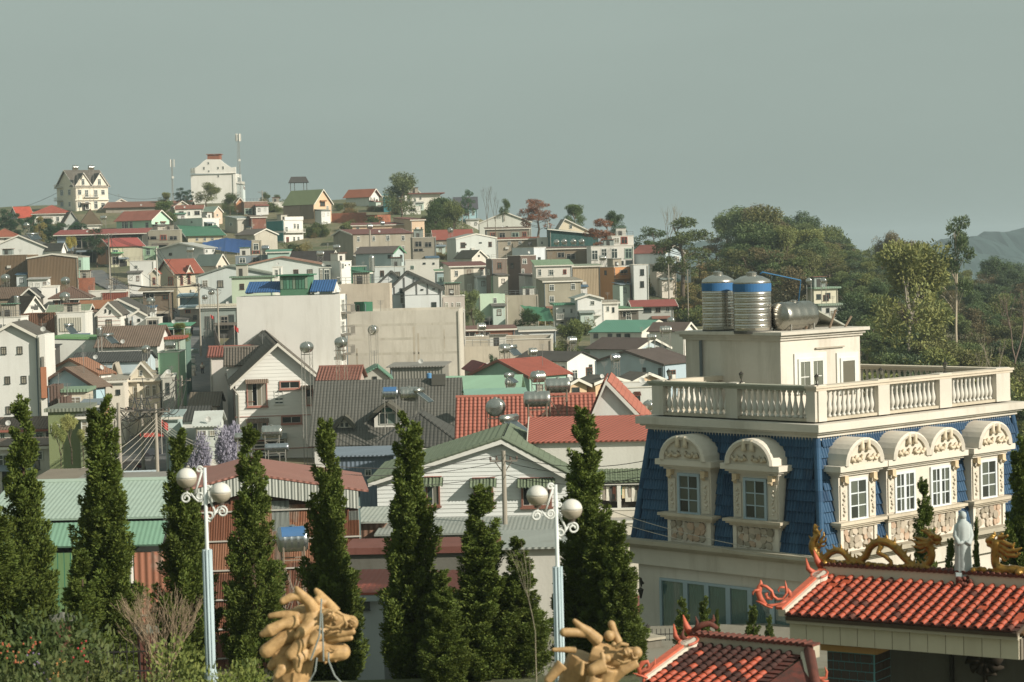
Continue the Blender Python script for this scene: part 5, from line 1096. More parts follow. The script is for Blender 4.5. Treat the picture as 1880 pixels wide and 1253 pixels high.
            ty = MB(); pts = [(c + R0*.81*math.cos(math.pi*i/n), zc2 + R0*.81*hh*math.sin(math.pi*i/n)) for i in range(n+1)]; ty.prism(pts, 'y', -.30, .7); part('tympanum', ty, 'sd2c7b3', o)
            rel = MB()
            for sx in (-1, 1):
                rel.ring([(c+sx*(.18+.0*q)*k, -.38, zc2+(.86-q*.13)*k) for q in range(4)], [.07, .08, .08, .11], 8)
                for q in range(6): rel.ring([(c+sx*(.12+.11*q)*k, -.31, zc2+(.15+.07*math.sin(q*2))*k), (c+sx*(.17+.11*q)*k, -.38, zc2+(.2+.08*math.cos(q*2.3))*k), (c+sx*(.2+.11*q)*k, -.31, zc2+.12*k)], [.04, .08, .03], 6)
            part('relief', rel, 'sd9c8aa', o, smooth=True)
        cm = MB()
        for q, a0, a1 in ((.08, 2.62, 2.7), (.18, 2.7, 2.78), (.3, 2.78, 2.98)): cm.box(-wb-q, wb+q, -q-.04, .95, a0*k, a1*k)
        part('cornice', cm, 'sd6ccba', o)
        dorm[f].append((s - wb + .05, s + wb - .05, zm0, zm0 + 3.0*k)); return o
    arch_dormer('L', 1267, 990); arch_dormer('L', 1389, 1000)
    arch_dormer('R', 1576, 1000); arch_dormer('R', 1662, 985, True, 1733); arch_dormer('R', 1815, 950)
    place_tiles('R', w_, dorm['R']); place_tiles('L', d_, dorm['L'])
    if mb2.v: part('roof_tile', mb2, tm, roofo, kind='stuff')
    # ---------- balustrade
    zf, z1 = z(778), z(713); hb_ = z1 - zf
    prof = [(.085, 0), (.085, .06), (.05, .08), (.06, .12), (.1, .22), (.105, .3), (.08, .42), (.05, .55), (.042, .68), (.06, .74), (.045, .78), (.085, .82), (.085, .88)]
    bh = hb_ * .78; prof = [(a_, b_ / .88 * bh) for a_, b_ in prof]; bme = MB().lathe(prof, 10).mesh('baluster', 'pcfcabe', True)
    pl = part('parapet', MB().box(0, w_, 0, .34, zf, zf+.1).box(0, .34, .34, d_, zf, zf+.1).box(w_-.34, w_, .34, d_, zf, zf+.1).box(.34, w_-.34, d_-.34, d_, zf, zf+.1), 'kbfb39b', r)
    part('handrail', MB().box(-.06, w_+.06, -.06, .38, zf+.1+bh, z1-.08).box(-.1, w_+.1, -.1, .42, z1-.08, z1), 'scdbfa8', pl); part('handrail', MB().box(-.06, .38, .38, d_+.06, zf+.1+bh, z1-.08).box(-.1, .42, .42, d_+.1, z1-.08, z1), 'k9fa08c', pl)
    part('handrail', MB().box(w_-.38, w_+.06, .38, d_+.06, zf+.1+bh, z1-.08).box(w_-.42, w_+.1, .42, d_+.1, z1-.08, z1), 'scdbfa8', pl); part('handrail', MB().box(.42, w_-.42, d_-.38, d_+.06, zf+.1+bh, z1), 'scdbfa8', pl)
    def posts(f, us):
        out = []
        for u0, u1 in us:
            s0, s1 = sorted((fp2(f, u0, 745, 0)[0], fp2(f, u1, 745, 0)[0]))
            mb = MB().box(s0, s1, -.05, .39, zf, z1+.03) if f == 'R' else MB().box(-.05, .39, s0, s1, zf, z1+.03)
            part('post', mb, 'kd0c8b8', pl); out.append((s0, s1))
        return sorted(out)
    def bal(f, a0, a1, yo=.17):
        n = max(2, round((a1 - a0) / .265))
        for i in range(n):
            s = a0 + (a1 - a0) * (i + .5) / n
            link('baluster', bme, pl, Matrix.Translation((s, yo, zf+.1) if f == 'R' else (yo, s, zf+.1)))
    pr = posts('R', ((1501, 1516), (1611, 1632), (1724, 1746), (1828, 1853))); ps = posts('L', ((1482, 1498), (1334, 1355), (1199, 1219)))
    for A, B_ in zip(pr[:-1], pr[1:]): bal('R', A[1], B_[0])
    for A, B_ in zip(ps[:-1], ps[1:]): bal('L', A[1], B_[0])
    bal('R', .4, w_-.4, d_-.17); bal('L', .4, d_-.4, w_-.17)
    # ---------- penthouse
    pa = 3.0*78/65; pbb = 3.83*78/65
    for _ in range(8):
        q = P + ex*pa + ey*pbb; u = proj((q.x, q.y, zb + zf + 3))[0]; pbb += (u - 1432) * .02
    q = P + ex*pa + ey*pbb; PH = House(); PH.ex, PH.ey, PH.P, PH.zb, PH.r = ex, ey, Vector((q.x, q.y, 0)), zb, r
    zp = zfor(q.x, q.y, 614) - zb; pw = solve_w(Vector((q.x, q.y, zb+zp)), ex, 1578); pd = solve_w(Vector((q.x, q.y, zb+zp)), ey, 1258); x0, y0 = pa, pbb
    pent = part('penthouse', MB().box(x0, x0+pw, y0, y0+pd, zf, zp-.28), CREAM, r)
    cb = MB()
    for o, a0, a1 in ((.08, .32, .22), (.16, .22, .12), (.28, .12, 0)): cb.box(x0-o, x0+pw+o, y0-o, y0+pd+o, zp-a0, zp-a1)
    part('penthouse_cornice', cb, 'kd0c8b8', r)
    for u, v, ww, hh, cols, nm in ((1487, 690, 48, 64, 2, 'window'), (1555, 690, 29, 66, 1, 'door')):
        d = at(u, v, 100) - CAM; nn = -ey; kk = (PH.P - CAM).dot(nn) / d.dot(nn); p = CAM + d*kk - Vector((P.x, P.y, zb)); s = p.dot(ex); zz = p.z; D = kk*d.length
        da = at(u-ww/2, v, 100) - CAM; ka = (PH.P - CAM).dot(nn)/da.dot(nn); db = at(u+ww/2, v, 100) - CAM; kb = (PH.P - CAM).dot(nn)/db.dot(nn); W_ = ((CAM+db*kb) - (CAM+da*ka)).length; Hh = hh*D/FPX
        M = Matrix.Translation((s, y0-.005, zz)); fr = MB()
        fr.box(-W_/2-.18, W_/2+.18, -.05, 0, -Hh/2, Hh/2+.2).box(-W_/2, -W_/2+.12, -.1, -.05, -Hh/2, Hh/2).box(W_/2-.12, W_/2, -.1, -.05, -Hh/2, Hh/2).box(-W_/2+.12, W_/2-.12, -.1, -.05, Hh/2-.12, Hh/2)
        if cols == 2: fr.box(-.1, .1, -.1, -.05, -Hh/2, Hh/2-.12)
        o = part(nm, fr, 'pd6d6cc', r, M)
        for i in range(cols):
            a0 = -W_/2+.12 + i*(W_/2-.02) if cols == 2 else -W_/2+.12; a1 = a0 + (W_/2-.22 if cols == 2 else W_-.24)
            if cols == 2:
                for aa, bb in ((a0, (a0+a1)/2-.03), ((a0+a1)/2+.03, a1)):
                    for cc, dd in ((-Hh/2, -.05), (.0, Hh/2-.14)): part('pane', MB().box(aa, bb, -.075, -.055, cc, dd), 'g7a7d70', o)
            else: part('pane', MB().box(a0, a1, -.075, -.055, -Hh/2, Hh/2-.14), 'g6d6a5c', o)
    part('downpipe', MB().ring([(x0-.08, y0+pd*.82, zf), (x0-.08, y0+pd*.82, zp-.35)], .06, 8), 'p6a7478', r)
    part('wall_lamp_tube', MB().box(x0+pw*.42, x0+pw*.78, y0-.09, y0-.02, zp-.72, zp-.67), 'pa89f8c', r)
    # lean-to sheet on the penthouse roof
    M, up = frame((x0+pw*.66, y0+1.0, zp+.8), (0, 1, 0), (1, 0, -.38)); part('roof_sheet', MB().box(0, pd*.65, 0, pw*.46, -.03, .03), 'ca3a595', r, M)
    for q_ in (.45, .75, .95): part('roof_strut', MB().ring([(x0+pw*q_, y0+.5, zp), (x0+pw*(q_+.08), y0+.5, zp+.95-max(0, (q_-.55))*pw*.3)], .045, 6), 'p7d6a55', r)
    H.x0, H.y0, H.pw, H.pd, H.zp, H.zf, H.z1 = x0, y0, pw, pd, zp, zf, z1
    # ---------- ground-floor glazing on the shaded face (local face coordinates)
    s_l = fp2('L', 1214, 1100, a)[0]; s_r = fp2('L', 1462, 1130, a)[0]; lo, hi = sorted((s_l, s_r)); zt_ = z(1066) - .45; zl = zt_ - 2.35
    M = fM('L', (lo+hi)/2, (zt_+zl)/2, a); W_ = hi - lo; Hh = zt_ - zl; g = MB(); t_ = .09
    xs = [-W_/2, -W_/2+W_*.20] + [-W_/2+W_*(.20+.16*i) for i in range(1, 6)]
    g.box(-W_/2, W_/2, -.08, 0, Hh/2-t_, Hh/2).box(-W_/2, W_/2, -.08, 0, -Hh/2, -Hh/2+t_)
    for i, x in enumerate(xs): g.box(max(-W_/2, x-.1), min(W_/2, x+.1), -.09, 0, -Hh/2+t_, Hh/2-t_)
    o = part('glazed_front', g, 'p9fb3bb', r, M)
    for i in range(len(xs)-1):
        cur = MB(); n = 26; vs2 = []; fs2 = []
        for q in range(n+1): x = xs[i]+.1+(xs[i+1]-xs[i]-.2)*q/n; yy = -.012 - .01*math.sin(q*2.1); vs2 += [(x, yy, -Hh/2+t_), (x, yy, Hh/2-t_)]
        for q in range(n): fs2.append((q*2, q*2+2, q*2+3, q*2+1))
        cur.add(vs2, fs2); part('curtain', cur, 'p8fa09c', o); part('pane', MB().box(xs[i]+.1, xs[i+1]-.1, -.05, -.04, -Hh/2+t_, Hh/2-t_), MC['clear'], o)
    return H
gm, t, b = nodes('clear_glass'); tr = N(t, 'ShaderNodeBsdfTransparent'); gl = N(t, 'ShaderNodeBsdfGlossy'); gl.inputs['Roughness'].default_value = .05; ms = N(t, 'ShaderNodeMixShader'); ms.inputs[0].default_value = .14
tr.inputs[0].default_value = (.80, .88, .88, 1)
t.links.new(tr.outputs[0], ms.inputs[1]); t.links.new(gl.outputs[0], ms.inputs[2]); t.links.new(ms.outputs[0], t.nodes['Material Output'].inputs[0]); MC['clear'] = gm
MAN = mansion()
def man_pt(x, y, z): return MAN.r.location + MAN.ex * x + MAN.ey * y + Vector((0, 0, z))
# water tanks on the penthouse
def tall_tank(label, u, v0, v1, wpx, Y):
    B = at(u, v1, Y); k = Y / FPX; R = wpx * k / 2; hh = (v1 - v0) * k; t = thing('water_tank', label, 'water tank', B)
    prof = [(R, 0)]; n = 9
    for i in range(n):
        za = hh * (.02 + .84 * i / n); zb_ = hh * (.02 + .84 * (i + 1) / n)
        prof += [(R, za), (R, za + (zb_-za)*.5), (R*1.02, za+(zb_-za)*.58), (R*.985, za+(zb_-za)*.66), (R*1.02, za+(zb_-za)*.74), (R*.985, za+(zb_-za)*.84), (R*1.015, za+(zb_-za)*.92)]
    prof += [(R, hh*.87), (R*.96, hh*.9), (R*.6, hh*.96), (R*.2, hh*.99), (.01, hh)]
    part('tank_body', MB().lathe(prof, 40), 'mc9c4ba', t, smooth=True)
    part('blue_band', MB().lathe([(R*1.005, hh*.70), (R*1.028, hh*.70), (R*1.028, hh*.84), (R*1.005, hh*.84)], 40), 'p2f6da3', t, smooth=False)
    part('lid', MB().lathe([(R*.3, hh*.98), (R*.3, hh*1.03), (R*.1, hh*1.05), (.01, hh*1.05)], 16), 'mb5b0a5', t)
    part('base_ring', MB().lathe([(R*.98, -.06), (R*1.03, -.06), (R*1.03, .05), (R*.98, .05)], 32), 'p55544e', t)
zt_pent = MAN.zp + MAN.r.location.z
tk = at(1321, 607, 85); tall_tank('left tall ribbed steel water tank with blue band on the penthouse', 1320, 503, 607, 59, 86.5)
tall_tank('right tall ribbed steel water tank with blue band on the penthouse', 1382, 504, 609, 69, 85.0)
DG = None
def below(P, most=9.):
    """how far down the next surface lies under a point"""
    if DG is None: return 0.
    ok, loc, nrm, idx, ob, mw = sc.ray_cast(DG, P, Vector((0, 0, -1)))
    return min(most, max(0., P.z - loc.z)) if ok else 0.
def drum(label, u, v, Y, length, R, rz, legs=.4, code='mbfbbb0', name='water_tank', stand='p8d8a80', rust=True, blue=False, cat='water tank'):
    """a lying steel drum on a welded stand; (u, v) is the middle of the drum"""
    C = at(u, v, Y); t = thing(name, label, cat, (C.x, C.y, C.z - R - legs), rz); zc_ = R + legs; L = length / 2; dn_ = below(Vector((C.x, C.y, C.z - R - legs + .3)))
    prof = [(.02, -L-.1*R*2), (R*.55, -L-.12*R), (R*.9, -L-.03*R), (R, -L+.03)]
    n = 4
    for i in range(n):
        a0 = -L+.03 + (2*L-.06)*i/n; b0 = -L+.03 + (2*L-.06)*(i+1)/n; prof += [(R, a0+(b0-a0)*.35), (R*1.025, a0+(b0-a0)*.5), (R, a0+(b0-a0)*.65)]
    prof += [(R, L-.03), (R*.9, L+.03*R), (R*.55, L+.12*R), (.02, L+.2*R)]
    part('tank_body', MB().lathe(prof, 22), code, t, Matrix.Translation((0, 0, zc_)) @ Matrix.Rotation(math.pi/2, 4, 'Y'), smooth=True)
    if blue:
        bl = MB(); vs = [(x, -R*1.035*math.sin(a), zc_+R*1.035*math.cos(a)) for a in np.linspace(.25, 1.25, 9) for x in (-L*.85, L*.85)]; bl.add(vs, [(i*2, i*2+1, i*2+3, i*2+2) for i in range(8)]); part('blue_label', bl, 'p3a6a9a', t)
    w_ = R * .8
    for x in (-L*.75, L*.75):
        for y in (-w_, w_): part('leg', MB().ring([(x, y, -.3 - dn_), (x, y, zc_ - R*.45)], .03 + .004*R, 5), stand, t)
    br = MB()
    for y in (-w_, w_):
        br.ring([(-L*.75, y, legs*.9), (L*.75, y, legs*.9)], .025, 5)
        if legs > .8: br.ring([(-L*.75, y, .05), (L*.75, y, legs*.85)], .018, 4).ring([(L*.75, y, .05), (-L*.75, y, legs*.85)], .018, 4)
    for x in (-L*.75, L*.75): br.ring([(x, -w_, legs*.9), (x, w_, legs*.9)], .025, 5)
    part('brace', br, stand, t)
    part('lid', MB().lathe([(R*.25, R*.95), (R*.25, R*1.08), (R*.1, R*1.12), (.01, R*1.12)], 12), code, t, Matrix.Translation((0, 0, zc_)))
    return t
drum('large lying steel tank with blue pipes on the penthouse roof', 1457, 580, 85.5, 1.8, .53, R_(44), .12, 'ma8a59a')
def tube_thing(name, label, cat, pts, rad, code, group=None):
    mb = MB(); mb.ring(pts, rad, 6); o = part(name, mb, code, None, smooth=True); return tag(o, label, cat, group)
tube_thing('water_pipe', 'thin blue water pipe running from tall tanks to lying tank', 'pipe', [at(1395, 503, 85), at(1400, 500, 85), at(1470, 515, 85.5), at(1466, 553, 85.5)], .025, 'p2f6f9a')
def lantern(label, u, vb, Y, hpx=22):
    B = at(u, vb, Y); k = hpx * Y / FPX; t = thing('lantern', label, 'lantern', B, 0, 'black lanterns on the balustrade')
    part('stem', MB().lathe([(.16*k, 0), (.14*k, .08*k), (.05*k, .12*k), (.04*k, .3*k), (.1*k, .36*k)], 8), 'p3a3630', t)
    part('lamp_glass', MB().lathe([(.1*k, .36*k), (.2*k, .72*k), (.19*k, .74*k)], 6), 'g6a6a60', t); part('cap', MB().lathe([(.24*k, .72*k), (.12*k, .86*k), (.03*k, .92*k), (.02*k, 1.0*k)], 6), 'p3a3630', t)
for nm, s, f in (('far left', .9, 'L'), ('left middle', .45, 'L'), ('corner', .01, 'L'), ('right middle', .33, 'R'), ('far right', .66, 'R')):
    p = man_pt(MAN.w * s, .15, MAN.z1 + .03) if f == 'R' else man_pt(.15, MAN.d * s, MAN.z1 + .03); u, v = proj(p)
    B = p; lantern('small black lantern, %s one on the mansion balustrade' % nm, u, v, p.y)
# ================================================================== temple gate roofs, ridge dragons, statue
def paint(name, c, rough=.5, metal=0., dark=None, sc_=3., lo=.45, hi=.75):
    m, t, b = nodes(name); n = noise(t, coords(t, sc_, sc_, sc_, False), 1.0, 5, .65)
    oi = N(t, 'ShaderNodeObjectInfo'); bs = cmix(t, ramp(t, n, lo, hi, 0, .85), hx(c), hx(dark or c)); t.links.new(cmix(t, math_(t, 'MULTIPLY', oi.outputs['Random'], .5), bs, scl(hx(c), .62)), b.inputs['Base Color']); b.inputs['Roughness'].default_value = rough; b.inputs['Metallic'].default_value = metal
    bump(t, b, n, .01, .4); MC[name] = m; return m
GOLD = paint('gilding', 'a07a38', .36, .55, '4a3a1c', 9., .5, .7)
WOOD = paint('carved_plaster', 'bd9a69', .6, 0, '80623a', 9.0, .42, .7)
TERRA = paint('terracotta', 'bd5636', .6, 0, '8a3a28', 6.)
TERRA2 = paint('dark_terracotta', '6a382a', .8, 0, '33221c', 4.)
TERRA3 = paint('shaded_aged_terracotta', '4a2a22', .85, 0, '2a1c18', 4.)  # old tile with the side roof's shade mixed into its dark colour
SALM = paint('salmon_paint', 'c9664a', .6, 0, '9a4634', 5.)
MOSS = paint('mossy_pan', '6a3226', .85, 0, '2a241e', 5., .35, .6)
def barrel(L, r=.056, n=8):
    vs = []; fs = []
    for y, k, z in ((0, .86, 0), (L, 1.0, .02)):
        vs += [(r*k*math.cos(math.pi*i/n), y, r*k*math.sin(math.pi*i/n) + z) for i in range(n+1)]
    vs += [(r*.8*math.cos(math.pi*i/n), L, r*.8*math.sin(math.pi*i/n) + .02) for i in range(n+1)]
    fs = [(i, i+1, n+2+i, n+1+i) for i in range(n)] + [(n+1+i, n+2+i, 2*n+3+i, 2*n+2+i) for i in range(n)]
    m = MB(); m.add(vs, fs); return m
class Roof: pass
def temple_roof(label, A, th, uE, vE, uR, rows, sp, missing=(), tcode=(TERRA, TERRA2), name='temple_roof', right_verge=False):
    """front slope of a barrel-tiled roof; A = left end of the ridge line, (uE, vE) = picture point of the left eave corner"""
    t = R_(th); ex = Vector((math.cos(t), math.sin(t), 0)); ey = Vector((-math.sin(t), math.cos(t), 0)); run = solve_w(A, -ey, uE, 12); q = A - ey * run; drop = A.z - zfor(q.x, q.y, vE)
    w_ = solve_w(A, ex, uR, 30); r = thing(name, label, 'roof', A, t); T = Roof(); T.r, T.ex, T.ey, T.A, T.w, T.run, T.drop = r, ex, ey, A, w_, run, drop
    L = math.hypot(run, drop); dn = Vector((0, -run, -drop)).normalized()
    M, up = frame((0, 0, 0), (1, 0, 0), dn)
    flip = Matrix.Diagonal((1, 1, -1, 1)) if up < 0 else Matrix.Identity(4)
    pan = MB(); cl = L / rows
    for j in range(rows): pan.add([(0, j*cl, 0), (w_, j*cl, 0), (w_, (j+1.06)*cl, .03), (0, (j+1.06)*cl, .03), (0, (j+1.06)*cl, .0), (w_, (j+1.06)*cl, 0)], [(0, 1, 2, 3), (3, 2, 5, 4)])
    pn = part('pan_tiles', pan, MOSS, r, M @ flip, kind='stuff')
    part('roof_board', MB().box(0, w_, 0, L, -.1, -.02), 'k5a4a3c', r, M @ flip)
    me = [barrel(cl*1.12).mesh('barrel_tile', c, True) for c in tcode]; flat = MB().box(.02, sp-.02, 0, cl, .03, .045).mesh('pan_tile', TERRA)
    rr = random.Random(4); n = int(w_ / sp)
    for i in range(n):
        for j in range(rows):
            Mj = M @ flip @ Matrix.Translation((i*sp + sp*.5 + rr.uniform(-.006, .006), j*cl, .02)) @ Matrix.Rotation(rr.uniform(-.03, .03), 4, 'Z')
            if (i, j) in missing: link('pan_tile', flat, r, M @ flip @ Matrix.Translation((i*sp, j*cl, 0))); continue
            k = 0 if tcode[0] == tcode[1] else (1 if rr.random() < (.05 if name == 'temple_roof' else max(.1, 1.05 - j/rows*1.2)) else 0)  # upper side-roof rows mostly take the darker tile, painting shade there
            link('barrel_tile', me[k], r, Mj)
    T.L, T.dn, T.n, T.rows = L, dn, n, rows
    return T
A1 = at(1521, 1058, 46)
T1 = temple_roof('orange barrel-tiled temple gate roof with gilded dragons on its ridge', A1, -33, 1440, 1136, 1935, 10, .212, {(0, 1), (1, 0), (2, 1), (2, 3), (1, 2), (17, 5), (21, 6), (21, 7), (19, 3)})
def ridge(T, hgt, capc='k7a3a2c', bandc='sc9bda3', extra=.1):
    part('ridge_band', MB().box(-extra, T.w + .2, -.02, .2, -.05, hgt), bandc, T.r)
    n = int((T.w + .3) / .12); mb = MB()
    for i in range(n): mb.ring([(-extra + i*.12, -.06, hgt + .03), (-extra + i*.12, .24, hgt + .03)], .045, 6)
    mb.box(-extra, T.w+.2, -.05, .23, hgt, hgt+.04); part('ridge_cap', mb, TERRA2, T.r)
ridge(T1, .21)
def verge(T, x, wd=.16, flip_=1):
    dn = T.dn; a = Vector((x, .1, .12)); b = a + dn * (T.L + .12); nrm = Vector((0, -dn.z, dn.y)); nrm = nrm if nrm.z > 0 else -nrm
    def strip_(w0, w1, h0, h1, code, nm):
        mb = MB(); vs = []
        for p in (a, b):
            for xx, hh in ((w0, h0), (w1, h0), (w1, h1), (w0, h1)): vs.append(p + Vector((xx, 0, 0)) + nrm * hh)
        mb.add(vs, [(0, 1, 2, 3), (7, 6, 5, 4), (0, 4, 5, 1), (1, 5, 6, 2), (2, 6, 7, 3), (3, 7, 4, 0)]); part(nm, mb, code, T.r)
    strip_(-.02, wd*.9, -.12, .02, 'sd6c9b4', 'verge_board'); strip_(-.06, wd*.5, .02, .07, SALM, 'verge_cap')
    c = a + dn * (T.L * .20) + Vector((wd*.45, 0, 0)); M = Matrix.Translation(c + nrm*.04) @ Matrix.Rotation(0, 4, 'X')
    X = Vector((1, 0, 0)); mb = MB(); n = 20; vs = []; fs = []
    for k, (rad, dep) in enumerate(((.15, .07), (.15, -.1))):
        for i in range(n): an = 2*math.pi*i/n; vs.append(c + X*(rad*math.cos(an)) + dn*(rad*1.25*math.sin(an)) + nrm*dep)
    fs = [tuple(range(n)), tuple(range(2*n-1, n-1, -1))] + [(i, (i+1) % n, (i+1) % n+n, i+n) for i in range(n)]
    mb.add(vs, fs); part('verge_disc', mb, 'sd9ccb8', T.r)
    mb = MB(); mb.ring([c + X*(.16*math.cos(an)) + dn*(.2*math.sin(an)) + nrm*.06 for an in np.linspace(2.0, 7.2, 16)], .025, 6); part('disc_rim', mb, SALM, T.r)
    mb = MB(); mb.ring([a + dn*.05 + Vector((-.05, 0, .05)), a + dn*.12 + Vector((-.12, 0, .22)), a + dn*.1 + Vector((-.2, 0, .42))], [.08, .06, .01], 8).ring([a + dn*.3 + Vector((-.08, 0, .0)), a + dn*.38 + Vector((-.2, 0, .14)), a + dn*.3 + Vector((-.28, 0, .32))], [.07, .05, .01], 8)
    part('verge_horn', mb, SALM, T.r, smooth=True)
verge(T1, -.12)
def scroll(label, pts_px, Y, code=SALM, name='roof_scroll', sc_=1.):
    """a flat carved scroll finial; strokes given as picture points with widths"""
    mb = MB()
    for st in pts_px:
        P = [at(u, v, Y) for u, v, _ in st]; mb.ring(P, [max(.006, w_*Y/FPX*.5) for _, _, w_ in st], 8, sq=.55)
    o = part(name, mb, code, None, smooth=True); tag(o, label, 'finial'); return o
def z1(x, y): return 1360 + x/7.23, 950 + y/7.23
def stroke(*p): return [(*z1(x, y), w_/7.23) for x, y, w_ in p]
YS = (A1 - T1.ey*T1.run).y - .05
scroll('salmon carved scroll finial at the left eave of the gate roof', [
    stroke((420, 1200, 60), (330, 1170, 75), (260, 1130, 70), (200, 1110, 20)), stroke((330, 1170, 60), (260, 1080, 80), (235, 1000, 80), (250, 930, 80), (270, 870, 40), (265, 830, 6)),
    stroke((245, 960, 70), (190, 970, 60), (160, 1000, 55), (160, 1030, 40)), stroke((265, 900, 60), (340, 920, 75), (410, 980, 80), (430, 1050, 80), (490, 1090, 70), (560, 1080, 60), (610, 1000, 60), (600, 920, 60), (590, 840, 10)),
    stroke((420, 1020, 70), (400, 1080, 60), (350, 1070, 50), (335, 1020, 45), (370, 1000, 30)), stroke((580, 930, 60), (520, 930, 45), (495, 970, 40), (510, 995, 25)), stroke((610, 960, 60), (650, 1000, 55), (660, 1050, 40), (630, 1060, 20)),
    stroke((340, 1170, 70), (420, 1170, 70), (520, 1150, 60), (600, 1110, 50))], YS)
# beam, dark porch and tiled pillar below the gate roof
def gate_body():
    T = T1; y0 = -T.run + .22; ze = -T.drop - .1; w_ = T.w
    part('eave_board', MB().box(.0, w_, y0-.16, y0-.08, ze-.06, ze+.06), 'kb3a78f', T.r)
    n = int(w_ / .36)
    for i in range(n): part('beam_panel', MB().box(i*.36+.006, (i+1)*.36-.006, y0-.03, y0+.14, ze-.44, ze-.05), 'scbbfa4', T.r)
    part('beam_core', MB().box(0.01, w_, y0, y0+.12, ze-.45, ze-.06), 'k7d7364', T.r)
    part('porch_wall', MB().box(.9, w_+.5, .6, .8, -T.drop-3.2, -T.drop-.02), 'k6a665c', T.r); part('ceiling', MB().box(.0, w_, y0+.15, .6, ze-.02, ze+.02), 'k7a5a34', T.r)
    for x in (2.35, 4.0): part('porch_mullion', MB().box(x, x+.07, .52, .6, -T.drop-3.2, -T.drop-.2), 'k3a362e', T.r)
    px0, px1 = .62, 1.62; py0, py1 = y0+.35, y0+1.1
    part('capital', MB().box(px0-.1, px1+.1, py0-.1, py1+.1, ze-.62, ze-.46), 'sb98a4a', T.r)
    p = part('pillar', MB().box(px0, px1, py0, py1, ze-3.2, ze-.62), 'p5f9aa0', T.r); rr = random.Random(8); z = ze-.66; row = 0
    while z > ze-1.5:
        x = px0 + .012
        while x < px1 - .04:
            w2 = min(rr.choice((.12, .17, .24)), px1 - .012 - x); h2 = .155
            part('wall_tile', MB().box(x, x+w2-.014, py0-.012, py0+.004, z-h2, z), 'p4a403a', p); x += w2
        for i in range(4): part('wall_tile', MB().box(px1-.004, px1+.012, py0+.012+i*.18, py0+.012+i*.18+.166, z-.155, z), 'p463c36', p)
        z -= .172; row += 1
    part('foot_wall', MB().box(-.2, w_, .8, 1.0, -T.drop-4.5, -T.drop-3.1), 'k6a665c', T.r)
    orn = MB(); ox, oy = 3.1, .5; oz = -T.drop - 1.05
    orn.ring([(ox, oy, oz+.5), (ox, oy, oz-.9)], .05, 8)
    for a in range(10):
        an = a*math.pi*2/10; orn.ring([(ox, oy, oz), (ox+.3*math.cos(an), oy-.04, oz+.26*math.sin(an)), (ox+.42*math.cos(an+.3), oy, oz+.34*math.sin(an+.3))], [.07, .09, .02], 6)
    part('dark_ornament', orn, 'k3a3226', T.r, smooth=True)
gate_body()
A2 = at(1281, 1184, 41)
T2 = temple_roof('shade-darkened, weathered barrel-tiled side roof in the lower right', A2, -36, 1183, 1262, 1476, 10, .20, set(), (TERRA, TERRA3), 'temple_side_roof')
part('wall', MB().box(.2, T2.w - .1, -T2.run + .45, .6, 12.0 - A2.z, -T2.drop - .06), 'kb3a78f', T2.r); part('eave_board', MB().box(0, T2.w, -T2.run + .1, -T2.run + .2, -T2.drop - .2, -T2.drop - .05), 'kb3a78f', T2.r)
ridge(T2, .16, bandc='kb5aa92'); verge(T2, -.1)
def hip2():
    w_, run, drop = T2.w, T2.run, T2.drop; a, b = Vector((w_+.1, 0, .08)), Vector((w_ + 1.0, -run*.75, -drop-.05))
    poly_slope(T2.r, [(w_, -run, -drop), (w_+1.2, -run*.9, -drop-.15), (w_+.1, 0, 0)], MOSS, .06, 'hip_face')
    part('hip_ridge', MB().ring([a, a.lerp(b, .5), b + Vector((0, 0, .05))], [.1, .09, .08], 8), TERRA2, T2.r, smooth=True); part('hip_band', MB().ring([a - Vector((.1, .04, .05)), b - Vector((.1, .04, .05))], .05, 6), 'sc9bda3', T2.r)
hip2()
def z4(x, y): return 1140 + x/4.273, 960 + y/4.273
def st4(*p): return [(*z4(x, y), w_/4.273) for x, y, w_ in p]
Y2 = (A2 - T2.ey*T2.run).y - .05
scroll('small salmon scroll finial at the left eave of the side roof', [st4((210, 1220, 30), (160, 1200, 34), (110, 1185, 16), (90, 1180, 4)), st4((150, 1190, 30), (140, 1140, 40), (170, 1100, 40), (210, 1090, 30), (220, 1120, 24), (200, 1140, 14)), st4((170, 1180, 34), (230, 1160, 36), (265, 1110, 30), (270, 1055, 6)), st4((190, 1200, 34), (180, 1240, 26), (170, 1260, 10))], Y2)
scroll('salmon horn finial at the right hip end of the side roof', [st4((1520, 1190, 30), (1560, 1225, 30), (1610, 1215, 26), (1615, 1170, 20), (1600, 1130, 6)), st4((1560, 1225, 30), (1600, 1250, 26), (1630, 1240, 10))], Y2 - .2)
scroll('dark red flame finial on the side roof ridge', [st4((560, 850, 40), (640, 800, 50), (700, 790, 50), (760, 830, 30)), st4((590, 830, 30), (600, 780, 24), (585, 735, 5)), st4((690, 790, 40), (730, 760, 30), (725, 720, 5)), st4((500, 920, 50), (480, 880, 30), (495, 830, 6))], A2.y - .1, TERRA2)
